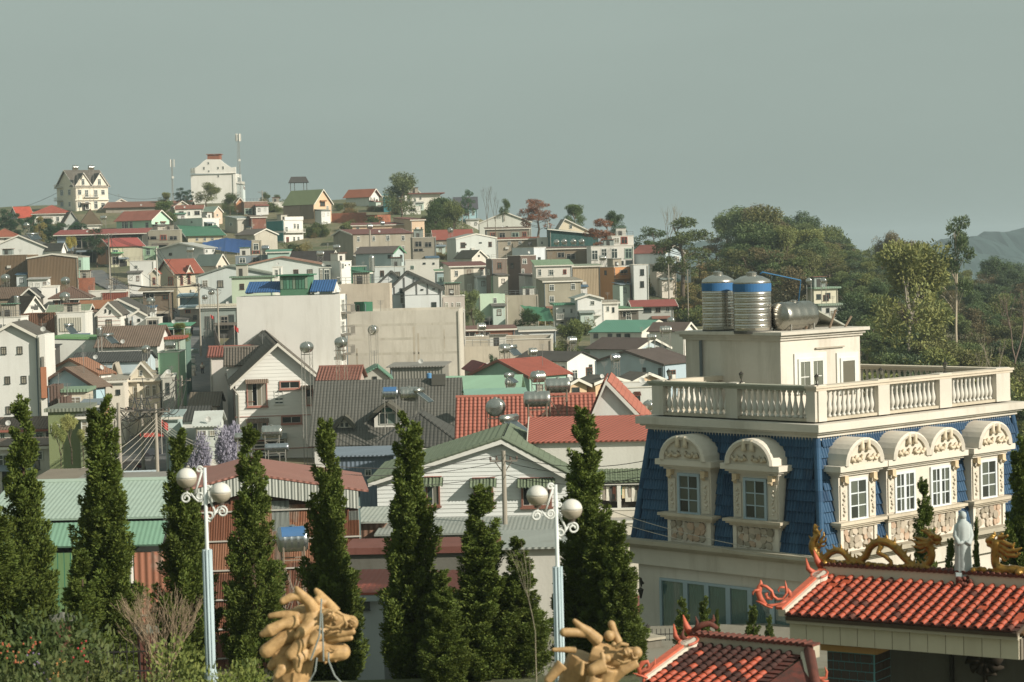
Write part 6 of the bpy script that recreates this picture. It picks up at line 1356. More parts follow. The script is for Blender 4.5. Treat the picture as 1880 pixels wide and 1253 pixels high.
# ---- sculptures grown from tubes and remeshed into one skin
def skin(name, mb, code, label, cat, voxel, smooth_it=4, parent=None, loc=None):
    me = mb.mesh(name, code, True); o = link(name, me, parent)
    m = o.modifiers.new('remesh', 'REMESH'); m.mode = 'VOXEL'; m.voxel_size = voxel; m.use_smooth_shade = True
    s = o.modifiers.new('smooth', 'SMOOTH'); s.iterations = smooth_it; s.factor = .5
    if label: tag(o, label, cat)
    return o
def ball(mb, c, r, n=10, sx=1, sy=1, sz=1):
    prof = [(max(1e-3, math.sin(math.pi*i/n)), -math.cos(math.pi*i/n)) for i in range(n+1)]; vs = []; m = 12
    b = MB().lathe([(a*r, z*r) for a, z in prof], m); mb.add([(c[0]+x*sx, c[1]+y*sy, c[2]+z*sz) for x, y, z in b.v], b.f)
def ridge_pt(u, v, off=0.):
    d = at(u, v, 100) - CAM; n = T1.ey; Q = A1 + n * (.09 + off); k = (Q - CAM).dot(n) / d.dot(n); return CAM + d * k
K = 46 / FPX
def ridge_dragon(label, body, legs, mane, head, spikes, cloud):
    mb = MB(); P = [ridge_pt(u, v) for u, v, _ in body]; Rr = [r*K for _, _, r in body]
    # smooth the path
    Q, S = [], []
    for i in range(len(P)-1):
        p0, p1, p2, p3 = P[max(i-1, 0)], P[i], P[i+1], P[min(i+2, len(P)-1)]
        for k in range(4):
            t = k/4; Q.append(.5*((2*p1)+(p2-p0)*t+(2*p0-5*p1+4*p2-p3)*t*t+(3*p1-p0-3*p2+p3)*t**3)); S.append(Rr[i]*(1-t)+Rr[i+1]*t)
    Q.append(P[-1]); S.append(Rr[-1]); mb.ring(Q, S, 10)
    for st in legs + mane: mb.ring([ridge_pt(u, v, o) for u, v, r, o in st], [r*K for u, v, r, o in st], 8)
    for u, v, r, o in head: ball(mb, ridge_pt(u, v, o), r*K, 8)
    if spikes:
        for i in range(3, len(Q)-4, 3):
            d = (Q[i+1]-Q[i-1]).normalized(); n = Vector((-d.x*d.z, -d.y*d.z, 1-d.z*d.z))
            if n.length < .25: n = T1.ex * (-1 if d.z > 0 else 1)
            n.normalize(); mb.ring([Q[i]+n*S[i]*.6, Q[i]+n*(S[i]+.045)-d*.02, Q[i]+n*(S[i]+.10)-d*.05], [S[i]*.45+.01, .018, .003], 6)
    rr = random.Random(2)
    for (u0, u1, v0, v1) in cloud:
        n = int((u1-u0)/4)
        for i in range(n):
            u = u0+(u1-u0)*i/n; v = v0+(v1-v0)*i/n; r = rr.uniform(3, 6.5); ball(mb, ridge_pt(u+rr.uniform(-2, 2), v-rr.uniform(-1, 4), rr.uniform(-.1, .1)), r*K, 6)
            if rr.random() < .5: mb.ring([ridge_pt(u+5*math.cos(a)*(1-a/9), v-4+5*math.sin(a)*(1-a/9), -.07) for a in np.linspace(0, 7, 9)], .016, 5)
    return skin('dragon_sculpture', mb, GOLD, label, 'dragon sculpture', .0125, 2)
ridge_dragon('gilded dragon sculpture with curled tail on the temple ridge', [(1496, 962, 1.5), (1495, 972, 3), (1502, 977, 3.2), (1503, 983, 4), (1497, 989, 6.5), (1493, 998, 8), (1493.5, 1009, 8.5), (1500, 1020, 8), (1511, 1027, 7), (1524, 1016, 6), (1537, 1011, 6.5), (1549, 1015, 6), (1558, 1025, 6), (1573, 1032, 6.5), (1589, 1022, 7), (1597, 1006, 7), (1608, 997, 7.5), (1623, 995, 8), (1639, 1002, 8), (1652, 1014, 8), (1663, 1027, 7), (1676, 1038, 6), (1691, 1042, 6), (1706, 1033, 7), (1711, 1019, 7), (1707, 1006, 7.5), (1706, 997, 8.5), (1712, 990, 8)],
   [[(1618, 1003, 6, -.05), (1612, 1015, 5, -.1), (1626, 1022, 4.5, -.1), (1636, 1032, 4, -.1), (1637, 1041, 4, -.1)]],
   [[(1505, 994, 3, -.03), (1513, 984, 2.5, -.03), (1512, 976, 1, -.03)], [(1505, 998, 3, -.03), (1515, 994, 2.5, -.03), (1518, 987, 1, -.03)], [(1503, 1003, 3, 0), (1513, 1003, 2, 0), (1517, 999, 1, 0)],
    [(1703, 994, 5, -.04), (1690, 990, 4, -.05), (1676, 986, 1, -.05)], [(1703, 998, 5, -.05), (1688, 999, 4, -.06), (1670, 990, 1, -.06)], [(1703, 1002, 5, -.05), (1690, 1006, 4, -.06), (1672, 1002, 1, -.06)], [(1706, 1006, 4, .05), (1694, 1014, 3, .05), (1682, 1014, 1, .05)],
    [(1710, 985, 4, -.05), (1700, 977, 3, -.06), (1690, 973, 1.2, -.06)], [(1712, 984, 4, .06), (1704, 975, 3, .07), (1697, 971, 1.2, .07)], [(1722, 984, 2, 0), (1728, 978, .8, 0)], [(1725, 998, 2, -.03), (1729, 1004, .8, -.03)]],
   [(1716, 987, 7, 0), (1722, 988, 5.5, 0), (1726, 990, 4, 0), (1725, 996, 3.2, 0), (1720, 998, 4, 0), (1713, 983, 3, -.06), (1727, 986, 2, -.03)], True, [(1512, 1712, 1034, 1047)])
ridge_dragon('gilded dragon sculpture at the right edge facing the statue', [(1885, 1050, 7), (1862, 1046, 8), (1845, 1046, 8), (1830, 1040, 8), (1827, 1026, 8), (1828, 1010, 8.5), (1830, 998, 9), (1827, 992, 8)], [],
   [[(1834, 992, 5, 0), (1850, 1000, 4.5, -.04), (1860, 1002, 4, -.05), (1863, 996, 1.5, -.05)], [(1834, 1000, 5, 0), (1852, 1012, 4.5, -.05), (1866, 1011, 4, -.06), (1876, 1006, 1.5, -.06)], [(1834, 1006, 5, 0), (1850, 1020, 4.5, -.05), (1866, 1021, 3.5, -.06), (1874, 1015, 1.5, -.06)], [(1835, 1018, 4, 0), (1846, 1030, 3, -.05), (1852, 1026, 1.5, -.05)],
    [(1832, 986, 4, -.04), (1842, 987, 3.5, -.05), (1851, 983, 2.5, -.05)], [(1828, 986, 4, .04), (1826, 980, 2, .04), (1825, 975, 1, .04)], [(1838, 984, 4, .05), (1840, 978, 3, .05)]],
   [(1820, 991, 7, 0), (1814, 993, 5.5, 0), (1816, 1000, 5, 0), (1822, 1004, 4.5, 0), (1822, 985, 4, 0)], False, [(1786, 1880, 1047, 1056)])
def statue():
    B = ridge_pt(1769, 1051); k = K; t = thing('robed_statue', 'pale blue-white robed statue standing on the temple ridge', 'statue', B)
    mb = MB(); n = 28; prof = [(0, 15, 12), (6, 15.5, 12), (30, 14, 11), (60, 14.5, 11), (80, 14, 10.5), (88, 12, 9), (93, 6, 6), (96, 4.5, 4.5)]; vs = []; fs = []
    for z, a, b in prof:
        for i in range(n):
            an = 2*math.pi*i/n; f = 1 + .07*math.sin(an*7+.5)*(1 if z < 80 else .2); vs.append((a*k*f*math.cos(an), b*k*f*math.sin(an), z*k))
    for j in range(len(prof)-1): fs += [(j*n+i, j*n+(i+1) % n, (j+1)*n+(i+1) % n, (j+1)*n+i) for i in range(n)]
    fs += [tuple(range((len(prof)-1)*n, len(prof)*n))]; mb.add(vs, fs)
    ball(mb, (.5*k, 0, 102*k), 6.5*k, 10, 1, 1.05, 1.15)
    for sx in (-1, 1): mb.ring([(sx*11*k, 0, 86*k), (sx*14*k, -2*k, 66*k), (sx*9*k, -10*k, 52*k), (2*sx*k, -12*k, 56*k)], [4*k, 5*k, 4.5*k, 2.5*k], 8)
    mb.ring([(0, 3*k, 108*k), (0, 8*k, 95*k), (0, 11*k, 75*k), (0, 12*k, 30*k)], [4*k, 8*k, 10*k, 8*k], 10)
    part('robed_figure', mb, 'sb3bcb9', t, smooth=True)
    part('plinth', MB().box(-16*k, 16*k, -13*k, 13*k, -6*k, 1*k), 'sa9b9b8', t)
    lo = MB(); rr = random.Random(1)
    for i in range(22): an = rr.uniform(0, 6.3); ball(lo, (15*k*math.cos(an), -8*k+9*k*math.sin(an)*.6-.1, (-14+rr.uniform(-9, 7))*k), rr.uniform(3, 5)*k, 6)
    part('carved_bracket', lo, TERRA2, t, smooth=True)
statue()
# ---- big carved dragon heads in the foreground
def dragon_head(label, Y, ox, oy, zm, strokes, balls, folds, ropes):
    k = Y / FPX; mb = MB()
    def p(x, y, d=0.): return at(ox + x/zm, oy + y/zm, Y + d)
    for st in strokes: mb.ring([p(x, y, d) for x, y, r, d in st], [r/zm*k for x, y, r, d in st], 12); ball(mb, p(*(st[-1][0], st[-1][1], st[-1][3])), st[-1][2]/zm*k, 8)
    for x, y, r, d, sx, sz in balls: ball(mb, p(x, y, d), r/zm*k, 10, sx, sx if sx < 1 else 1, sz)
    for st in folds: mb.ring([p(x, y, d) for x, y, r, d in st], [r/zm*k for x, y, r, d in st], 8)
    o = skin('dragon_head_statue', mb, WOOD, label, 'dragon statue', .0095, 9)
    for i, st in enumerate(ropes): part('cable', MB().ring([p(x, y, d) for x, y, d in st], .011, 6), 'p8a9490', o)
    return o
dragon_head('large carved ochre dragon head with open jaws in the foreground', 30, 460, 1060, 6.49, [
  [(600, 560, 200, .15), (560, 760, 250, .2), (520, 1000, 240, .22), (490, 1250, 225, .22), (480, 2600, 190, .22)], [(680, 520, 185, .1), (860, 580, 170, .05), (1000, 620, 120, 0)], [(700, 640, 190, .05), (860, 760, 150, .05), (900, 880, 120, .02)],
  [(740, 380, 85, -.05), (700, 300, 70, -.1), (620, 225, 60, -.16), (562, 160, 44, -.2), (548, 132, 30, -.2)], [(640, 262, 60, -.12), (540, 228, 48, -.18), (470, 240, 50, -.2), (385, 285, 46, -.22)], [(1000, 430, 90, .1), (940, 340, 70, .13), (860, 250, 58, .16), (800, 180, 46, .18), (782, 160, 34, .18)], [(870, 310, 60, .12), (800, 285, 62, .1)],
  [(560, 450, 90, 0), (400, 445, 50, -.05), (300, 452, 40, -.06), (235, 462, 36, -.05)], [(540, 530, 110, -.05), (380, 560, 62, -.14), (230, 640, 78, -.18), (140, 680, 40, -.18)], [(500, 660, 130, 0), (340, 760, 80, -.1), (190, 880, 88, -.12)], [(470, 820, 130, .05), (330, 950, 75, -.05), (250, 1060, 55, -.06)],
  [(760, 520, 120, -.05), (680, 590, 90, -.14), (600, 670, 74, -.2), (565, 700, 55, -.2)], [(700, 680, 130, -.05), (590, 800, 84, -.18), (480, 925, 72, -.22)], [(860, 600, 120, -.05), (790, 690, 80, -.17), (730, 765, 55, -.2)], [(830, 780, 110, 0), (750, 880, 66, -.14), (705, 955, 44, -.17)], [(620, 900, 110, -.1), (560, 1000, 70, -.24), (565, 1110, 40, -.26)], [(450, 1000, 130, 0), (360, 1110, 70, -.18), (310, 1180, 36, -.22)],
  [(900, 640, 110, -.05), (1050, 665, 60, -.14), (1215, 650, 40, -.15)], [(940, 735, 70, -.05), (1060, 735, 44, -.12), (1190, 725, 36, -.13)], [(920, 540, 150, -.02), (1060, 545, 125, -.04), (1140, 550, 110, -.06), (1195, 545, 92, -.06)], [(830, 860, 150, .02), (950, 895, 125, -.02), (1040, 893, 114, -.03), (1090, 890, 104, -.03)]],
  [(650, 500, 225, .12, 1, .8), (760, 520, 190, .02, 1, .95), (1225, 545, 62, -.2, 1, 1), (1015, 490, 40, -.27, 1, 1), (900, 480, 110, -.1, 1, 1), (900, 930, 66, -.16, 1, 1)],
  [[(860, 450, 18, -.24), (940, 400, 24, -.26), (1040, 415, 24, -.27), (1115, 465, 16, -.26)], [(880, 510, 16, -.27), (930, 470, 18, -.29), (990, 440, 18, -.3)], [(880, 575, 16, -.27), (960, 605, 22, -.29), (1050, 590, 20, -.29), (1105, 530, 14, -.28)], [(880, 640, 14, -.25), (960, 655, 16, -.25), (1060, 640, 14, -.24)], [(1110, 480, 18, -.26), (1150, 560, 20, -.29), (1130, 610, 14, -.27)], [(1180, 500, 14, -.29), (1245, 540, 16, -.3), (1205, 590, 14, -.29), (1175, 545, 10, -.3)], [(890, 1010, 26, -.1), (890, 1045, 8, -.1)], [(1010, 990, 22, -.1), (1010, 1020, 10, -.1)], [(940, 850, 14, -.2), (1000, 870, 18, -.22), (1060, 850, 12, -.2)]],
  [[(845, 260, -.36), (835, 450, -.42), (820, 700, -.44), (715, 990, -.4)], [(850, 430, -.42), (860, 700, -.42), (870, 1000, -.35)], [(790, 960, -.34), (770, 1120, -.34), (690, 1260, -.3), (600, 1420, -.3)], [(930, 900, -.34), (930, 1000, -.34), (1000, 1170, -.33), (1080, 1260, -.33), (1160, 1400, -.33)]])
dragon_head('carved ochre dragon head lowered behind the right lamp post', 29, 980, 1120, 7.23, [
  [(680, 620, 230, .15), (560, 900, 230, .2), (480, 1200, 220, .2), (460, 2600, 190, .2)], [(780, 560, 200, .1), (1000, 640, 170, .05), (1150, 640, 140, 0), (1300, 600, 110, -.02)], [(860, 420, 90, -.05), (720, 290, 72, -.12), (620, 220, 52, -.16), (540, 145, 32, -.18)], [(690, 310, 66, -.1), (560, 300, 62, -.16), (400, 300, 62, -.2)],
  [(1130, 440, 60, .1), (1070, 300, 50, .12), (1030, 190, 54, .12)], [(560, 530, 50, 0), (260, 530, 30, -.05)], [(380, 720, 90, -.1), (190, 930, 60, -.14)], [(930, 730, 110, -.2), (780, 800, 80, -.26)], [(650, 680, 30, -.3), (630, 850, 36, -.32)], [(1380, 700, 60, -.06), (1180, 800, 75, -.08), (1060, 900, 80, -.05), (980, 1000, 90, 0)], [(1000, 760, 120, -.1), (900, 1000, 140, -.05)], [(800, 900, 110, -.2), (760, 1050, 90, -.24)]],
  [(1000, 345, 76, .02, 1, 1), (1360, 570, 84, -.1, 1, 1), (1230, 560, 70, -.14, 1, 1), (1060, 460, 40, -.1, 1, 1), (970, 640, 60, -.2, 1, 1)],
  [[(1080, 510, 26, -.16), (1160, 450, 32, -.18), (1260, 470, 26, -.18)], [(1100, 580, 18, -.2), (1170, 600, 20, -.22), (1220, 560, 16, -.22)], [(1100, 660, 18, -.2), (1180, 700, 22, -.22), (1290, 670, 18, -.2)], [(1300, 560, 16, -.2), (1320, 640, 18, -.2), (1380, 640, 14, -.18)], [(1200, 520, 14, -.24), (1230, 600, 16, -.24)], [(1250, 520, 14, -.24), (1270, 600, 14, -.24)], [(900, 560, 30, -.22), (930, 700, 34, -.24), (900, 800, 24, -.24)]], [])
# ================================================================== vegetation
def leaf_obj(name, C, D, size, asp, code, parent, seed=0, spread=.7):
    """many small leaf blades: C centres (n,3), D preferred directions (n,3)"""
    g = np.random.default_rng(seed); n = len(C); d = D + g.normal(0, spread, (n, 3)); d /= np.linalg.norm(d, axis=1)[:, None] + 1e-9
    r = g.normal(0, 1, (n, 3)); s = np.cross(d, r); s /= np.linalg.norm(s, axis=1)[:, None] + 1e-9
    L = (size * g.uniform(.7, 1.3, n))[:, None]; Wd = L * asp
    V = np.stack([C - s*Wd*.5, C + s*Wd*.5, C + s*Wd*.32 + d*L, C - s*Wd*.32 + d*L], 1).reshape(-1, 3)
    me = bpy.data.meshes.new(name); me.vertices.add(4*n); me.vertices.foreach_set('co', V.astype(np.float32).ravel())
    me.loops.add(4*n); me.loops.foreach_set('vertex_index', np.arange(4*n, dtype=np.int32)); me.polygons.add(n)
    me.polygons.foreach_set('loop_start', np.arange(0, 4*n, 4, dtype=np.int32)); me.polygons.foreach_set('loop_total', np.full(n, 4, np.int32))
    me.update(calc_edges=True); me.materials.append(mat(code) if isinstance(code, str) else code)
    return link(name, me, parent)
def cypress_mesh(seed, H=7.6, R=.58, tips=3):
    g = np.random.default_rng(seed); C = []; D = []
    tufts = []
    leaders = [(0, 0, 1.0, 1.0)] + [(g.uniform(.25, .5)*R*math.cos(a), g.uniform(.25, .5)*R*math.sin(a), g.uniform(.62, .85), g.uniform(.4, .6)) for a in g.uniform(0, 6.28, tips)]
    for lx, ly, top, wid in leaders:
        m = int(120 * wid)
        for i in range(m):
            t = g.uniform(0, 1) ** .9 * top; f = t / top
            rad = R * wid * (1 - f) ** .95 * (.62 + .4 * min(1, f * 5)) * (1 + .15*math.sin(f*17 + seed)); a = g.uniform(0, 6.28); rr = rad * g.uniform(.6, 1.12)
            k = 1 - .8 * f if wid < 1 else 1
            tufts.append((lx*k + rr*math.cos(a), ly*k + rr*math.sin(a), t*H, a, .42 + .65*(1-f)*g.uniform(.5, 1.2), .085 + .13*(1-f)))
    for x, y, z, a, L, r in tufts:
        m = int(90 + 230 * L); s = g.uniform(0, 1, m); out = .28 + .25*g.random(); d = np.array([math.cos(a)*out, math.sin(a)*out, 1.0]); d /= np.linalg.norm(d)
        rad = r * (np.sin(np.pi*np.clip(s*.85+.1, 0, 1))**.7)[:, None] * np.sqrt(g.uniform(.25, 1, m))[:, None]; q = g.normal(0, 1, (m, 3)); q /= np.linalg.norm(q, axis=1)[:, None]
        C.append(np.array([x, y, z-.1]) + d*(s*L)[:, None] + q*rad); D.append(np.tile(d, (m, 1)) + q*.5)
    return np.concatenate(C), np.concatenate(D), H, R
CYP = []
for sd, tp in ((1, 2), (5, 4), (9, 3), (14, 5)):
    C, D, H_, R0 = cypress_mesh(sd, tips=tp)
    CYP.append((C, D))
cyp_meshes = []
def cypress(label, u, v, Y, idx, rz=0., wide=1., hscale=1.):
    top = at(u, v, Y); gz = terrain(top.x, top.y) - .1; s = (top.z - gz) / 7.9
    root = thing('cypress', label, 'cypress', (top.x, top.y, gz), rz, 'cypress row'); root.scale = (wide, wide, s)
    if len(cyp_meshes) <= idx or cyp_meshes[idx] is None:
        while len(cyp_meshes) <= idx: cyp_meshes.append(None)
        o = leaf_obj('crown', CYP[idx][0], CYP[idx][1], .07, .5, 'h586930', root, idx, .45)
        tr = part('trunk', MB().ring([(0, 0, -.3), (.02, 0, 2), (0, .02, 6.5)], [.12, .09, .02], 7), 'k5a4838', root); cyp_meshes[idx] = (o.data, tr.data)
    else:
        link('crown', cyp_meshes[idx][0], root); link('trunk', cyp_meshes[idx][1], root)
    return root
cyl = [('tall cypress at the left edge, first of the row', 38, 728, 55, 0, .3, 1.05), ('cypress with three tips, second of the row from the left', 186, 726, 52, 1, 1.0, 1.15), ('cypress left of the white double lamp post', 330, 785, 54, 2, 2.0, 1.0), ('cypress directly behind the left lamp globe', 458, 780, 54, 0, 3.2, 1.0),
  ('cypress between the left dragon head and the rusty shed', 596, 770, 55, 3, .8, 1.0), ('broad cypress in the middle of the row', 748, 755, 53, 1, 4.2, 1.08), ('short bushy cypress right of the middle one', 883, 892, 52, 3, 5.0, 1.1), ('cypress behind the right lamp post with spreading tips', 1071, 745, 54, 2, 5.6, 1.12),
  ('low cypress hugging the left picture edge', -12, 930, 50, 3, 2.2, 1.2), ('small cypress right of the short bushy one', 950, 985, 52, 0, 2.6, .9), ('low cypress beside the mansion wall', 1105, 940, 53, 1, .2, 1.05), ('short cypress touching the mansion corner', 1135, 955, 52, 2, 3.0, .8), ('low cypress right of the broad middle one', 812, 1045, 51, 2, 1.3, .75), ('low cypress left of the second cypress', 148, 1010, 49, 3, 4.5, .9)]
for a in cyl: cypress(*a)
def small_cypress(label, u, v, Y, hgt, idx, rz, wd, group):
    top = at(u, v, Y); root = thing('young_cypress', label, 'cypress', (top.x, top.y, top.z - hgt), rz, group); root.scale = (wd, wd, hgt / 7.9)
    link('crown', cyp_meshes[idx][0], root); link('trunk', cyp_meshes[idx][1], root)
small_cypress('young cypress rising behind the gilded dragon head', 1695, 878, 58, 5.2, 0, .5, .62, 'garden cypresses'); small_cypress('tall young cypress at the right picture edge', 1876, 800, 56, 6.5, 1, 2., .95, 'garden cypresses')
small_cypress('thin young cypress beside the robed statue', 1792, 948, 57, 4.2, 2, 1., .22, 'garden cypresses'); small_cypress('short young cypress left of the robed statue', 1745, 990, 57, 3.4, 3, 4., .42, 'garden cypresses'); small_cypress('second short young cypress left of the robed statue', 1760, 1000, 58, 3.2, 2, 4., .36, 'garden cypresses')
for i, (u, v, hh, wd, lb) in enumerate(((1252, 1098, 1.9, .62, 'potted conifer left of the mansion glazing'), (1293, 1095, 1.7, .52, 'potted conifer in front of the glazing middle'), (1316, 1118, 1.4, .26, 'slender conifer in front of the mansion glazing'), (1382, 1112, 1.9, .62, 'dark conifer right in front of the mansion glazing'), (1412, 1130, 1.5, .42, 'small conifer beside the salmon scroll finial'))):
    small_cypress(lb, u, v, 70, hh + 1.6, i % 4, i * 1.3, wd, 'conifers by the mansion glazing')
# ---- broad-leaved trees, pines, shrubs
def tube_tree(mb, p, d, L, r, depth, g, up=.25, spread=.7, ends=None, n=6):
    q = p + d * L; mid = p + d * (L*.5) + Vector((g.uniform(-1, 1), g.uniform(-1, 1), 0)) * L * .06
    mb.ring([p, mid, q], [r, r*.85, r*.68], n, cap=False)
    if ends is not None and depth <= 1: ends.append((q, d))
    if depth == 0: return
    for i in range(g.choice((2, 2, 3))):
        nd = (d + Vector((g.uniform(-1, 1), g.uniform(-1, 1), g.uniform(-.5, 1))) * spread + Vector((0, 0, up))).normalized()
        tube_tree(mb, q, nd, L * g.uniform(.6, .85), r * .62, depth - 1, g, up, spread, ends, max(4, n-1))
PROTO = {}
def proto(kind, seed):
    key = (kind, seed)
    if key in PROTO: return PROTO[key]
    g = random.Random(seed * 13 + len(kind)); G_ = np.random.default_rng(seed + 100); tr = MB(); lobes = []
    if kind == 'pine':       # tall stem, layered ragged umbrella
        H = 10; pts = [Vector((0, 0, -.5))]
        for i in range(1, 7): pts.append(Vector((g.uniform(-.25, .25)*i*.4, g.uniform(-.25, .25)*i*.4, H*i/6*.97)))
        tr.ring(pts, [.26, .23, .2, .17, .13, .09, .04], 7)
        for i in range(34):
            t = g.uniform(.32, 1.0); a = g.uniform(0, 6.28); rr = (1.3 + 2.2*math.sin(min(1, (1-t)*1.5+.15)*math.pi*.6)) * g.uniform(.35, 1); z = H*t; b = pts[min(6, int(t*6))]; e = Vector((b.x + rr*math.cos(a), b.y + rr*math.sin(a), z + .3))
            tr.ring([Vector((b.x, b.y, z-.5)), e], [.06, .02], 4); lobes.append((e, g.uniform(.55, 1.05), .62))
        size, asp, per = .23, .4, 190
    elif kind == 'leafy':
        ends = []; tube_tree(tr, Vector((0, 0, -.4)), Vector((.05, .03, 1)).normalized(), 3.0, .22, 4, g, .28, .75, ends)
        for p, d in ends: lobes.append((p, g.uniform(.7, 1.25), .85))
        for i in range(14): a = g.uniform(0, 6.28); lobes.append((Vector((1.8*math.cos(a), 1.8*math.sin(a), g.uniform(3, 6))), g.uniform(.8, 1.2), .85))
        size, asp, per = .22, .5, 180
    elif kind == 'euc':      # long bare stem, separate cloud-like crowns
        H = 12; tr.ring([Vector((0, 0, -.5)), Vector((.1, 0, H*.4)), Vector((-.1, .1, H*.75)), Vector((.05, 0, H))], [.2, .15, .1, .04], 7)
        for i in range(17):
            t = g.uniform(.5, 1.02) ** .8; a = g.uniform(0, 6.28); rr = g.uniform(.5, 2.6) * (1.25 - t*.5); e = Vector((rr*math.cos(a), rr*math.sin(a), H*t + .4)); tr.ring([Vector((0, 0, H*t - 1.2)), e*.6 + Vector((0, 0, H*t*.4-.2)), e], [.07, .05, .02], 4); lobes.append((e, g.uniform(.5, 1.0), .62))
        size, asp, per = .24, .4, 190
    elif kind == 'shrub':
        for i in range(16): a = g.uniform(0, 6.28); rr = g.uniform(0, 1.1); e = Vector((rr*math.cos(a), rr*math.sin(a), g.uniform(.3, 1.35))); tr.ring([Vector((0, 0, -.2)), e], [.05, .015], 4); lobes.append((e, g.uniform(.3, .6), .9))
        size, asp, per = .13, .5, 150
    elif kind == 'bush':
        for i in range(24): a = g.uniform(0, 6.28); rr = g.uniform(0, 1.0); e = Vector((rr*math.cos(a), rr*math.sin(a), g.uniform(.3, 1.5))); tr.ring([Vector((0, 0, -.2)), e], [.03, .008], 4); lobes.append((e, g.uniform(.25, .5), .9))
        size, asp, per = .055, .5, 420
    elif kind == 'bare':
        ends = []; tube_tree(tr, Vector((0, 0, -.4)), Vector((0, 0, 1)), 3.0, .13, 5, g, .35, .55, ends, 5); size = None
    elif kind == 'willowy':
        ends = []; tube_tree(tr, Vector((0, 0, -.4)), Vector((.05, .03, 1)).normalized(), 3.4, .2, 4, g, .35, .55, ends)
        for p, d in ends: lobes.append((p, g.uniform(.5, .95), 1.2))
        size, asp, per = .22, .3, 210
    crown = None
    if size:
        C = []; D = []
        for e, r, fl in lobes:
            q = G_.normal(0, 1, (per, 3)); q /= np.linalg.norm(q, axis=1)[:, None]; rad = r * G_.uniform(.5, 1.05, per)[:, None]; C.append(np.array(e) + q * rad * np.array([1, 1, fl])); D.append(q + np.array([0, 0, .4 if kind != 'willowy' else -1.2]))
        crown = (np.concatenate(C), np.concatenate(D), size, asp)
    PROTO[key] = [tr, crown, {}, None]; return PROTO[key]
def tree(label, kind, seed, base, height, rz=0., code='f4a5c30', wide=1., name='tree', group=None, cat='tree', bark='k6a5c4a'):
    p = proto(kind, seed); nat = {'pine': 10.6, 'leafy': 8.6, 'euc': 12.8, 'shrub': 1.8, 'bush': 1.8, 'bare': 9., 'willowy': 9.}[kind]; s = height / nat
    r = thing(name, label, cat, base, rz, group); r.scale = (s*wide, s*wide, s)
    if (bark) not in p[2]: p[2][bark] = p[0].mesh('trunk', bark, True)
    link('trunk', p[2][bark], r)
    if p[1]:
        if code not in p[2]:
            o = leaf_obj('crown', p[1][0], p[1][1], p[1][2], p[1][3], code, r, seed); p[2][code] = o.data
        else: link('crown', p[2][code], r)
    return r
def tree_px(label, kind, seed, u, vt, vb, Y, **kw):
    """tree whose top is at picture row vt; base on the ground"""
    T = at(u, vt, Y); z = terrain(T.x, T.y) if vb is None else at(u, vb, Y).z
    if 0 < z - terrain(T.x, T.y) < 6: z = terrain(T.x, T.y)
    return tree(label, kind, seed, (T.x, T.y, z), max(1.2, T.z - z), rz=(u * 1.7) % 6.28, **kw)
# wood on the right: back rows first, ridge outline as in the picture
OUT = [(1165, 445), (1200, 425), (1240, 408), (1290, 412), (1330, 412), (1370, 392), (1400, 384), (1430, 392), (1470, 420), (1510, 426), (1560, 438), (1600, 445), (1640, 450), (1690, 462), (1730, 470), (1790, 490), (1840, 486), (1880, 490), (1930, 492)]
def outline(u): return float(np.interp(u, [a for a, _ in OUT], [b for _, b in OUT]))
GR = ['f48593a', 'f53623e', 'f5e6a42', 'f42513c', 'f666e42', 'f5a5e3c', 'f605a42']
gr = random.Random(21); kinds = ['pine', 'pine', 'pine', 'leafy', 'pine', 'willowy']
rows = [(600, -4, 18, 1345), (560, 2, 18, 1330), (520, 14, 20, 1310), (480, 32, 20, 1330), (440, 54, 18, 1350), (405, 80, 16, 1440), (370, 108, 14, 1560), (335, 140, 12, 1570), (300, 172, 11, 1590), (265, 205, 10, 1600), (235, 238, 10, 1610)]
for ri, (Y, dv, n, u0) in enumerate(rows):
    for i in range(n):
        u = u0 + (1925 - u0) * (i + gr.uniform(.1, .9)) / n; vt = outline(u) + dv + 7 + gr.uniform(-3, 12)
        if 1478 < u < 1560 and 350 < Y < 420: continue
        k = gr.choice(kinds) if ri < 6 else gr.choice(['pine', 'leafy', 'willowy', 'leafy', 'pine'])
        T = at(u, vt, Y); gz = terrain(T.x, T.y); hh = min(24, max(9, T.z - gz))
        tree({'pine': 'dark pine in the dense wood on the right hillside', 'leafy': 'round-crowned leafy tree in the dense wood on the right hillside', 'willowy': 'loose drooping tree in the dense wood on the right hillside'}[k], k, gr.randint(1, 3), (T.x, T.y, T.z - hh), hh, gr.uniform(0, 6.28), gr.choice(GR), gr.uniform(1.0, 1.45) * (1.0 if hh < 16 else .8), 'wood_tree', 'trees of the wood', bark='k7a6a54')
tree_px('tall eucalyptus with bare stem towering over the wood', 'euc', 2, 1753, 404, 720, 330, code='f4c5c3a', wide=.62, name='eucalyptus', bark='kb5a58c')
tree_px('pale leafy tree with light branching trunk in the wood', 'leafy', 2, 1668, 472, 690, 300, code='f6a7044', wide=.95, name='eucalyptus', bark='k9a9080')
tree_px('thin bare tree at the lower right of the wood', 'bare', 2, 1815, 610, 760, 240, name='bare_tree', bark='ka3957f'); tree_px('pinkish bare tree at the right edge of the wood', 'bare', 3, 1862, 520, 700, 300, name='bare_tree', bark='k8f7a6c')
tree_px('dead spindly tree at the left edge of the wood', 'bare', 1, 1226, 392, 500, 470, name='bare_tree', bark='k8f8570'); tree_px('spreading pine at the left end of the wood', 'pine', 2, 1250, 400, 505, 465, code='f4f5a36', wide=1.3, name='pine_tree'); tree_px('rounded pine behind the dead spindly tree', 'pine', 3, 1195, 418, 490, 500, code='f3f4f2e', wide=1.1, name='pine_tree')
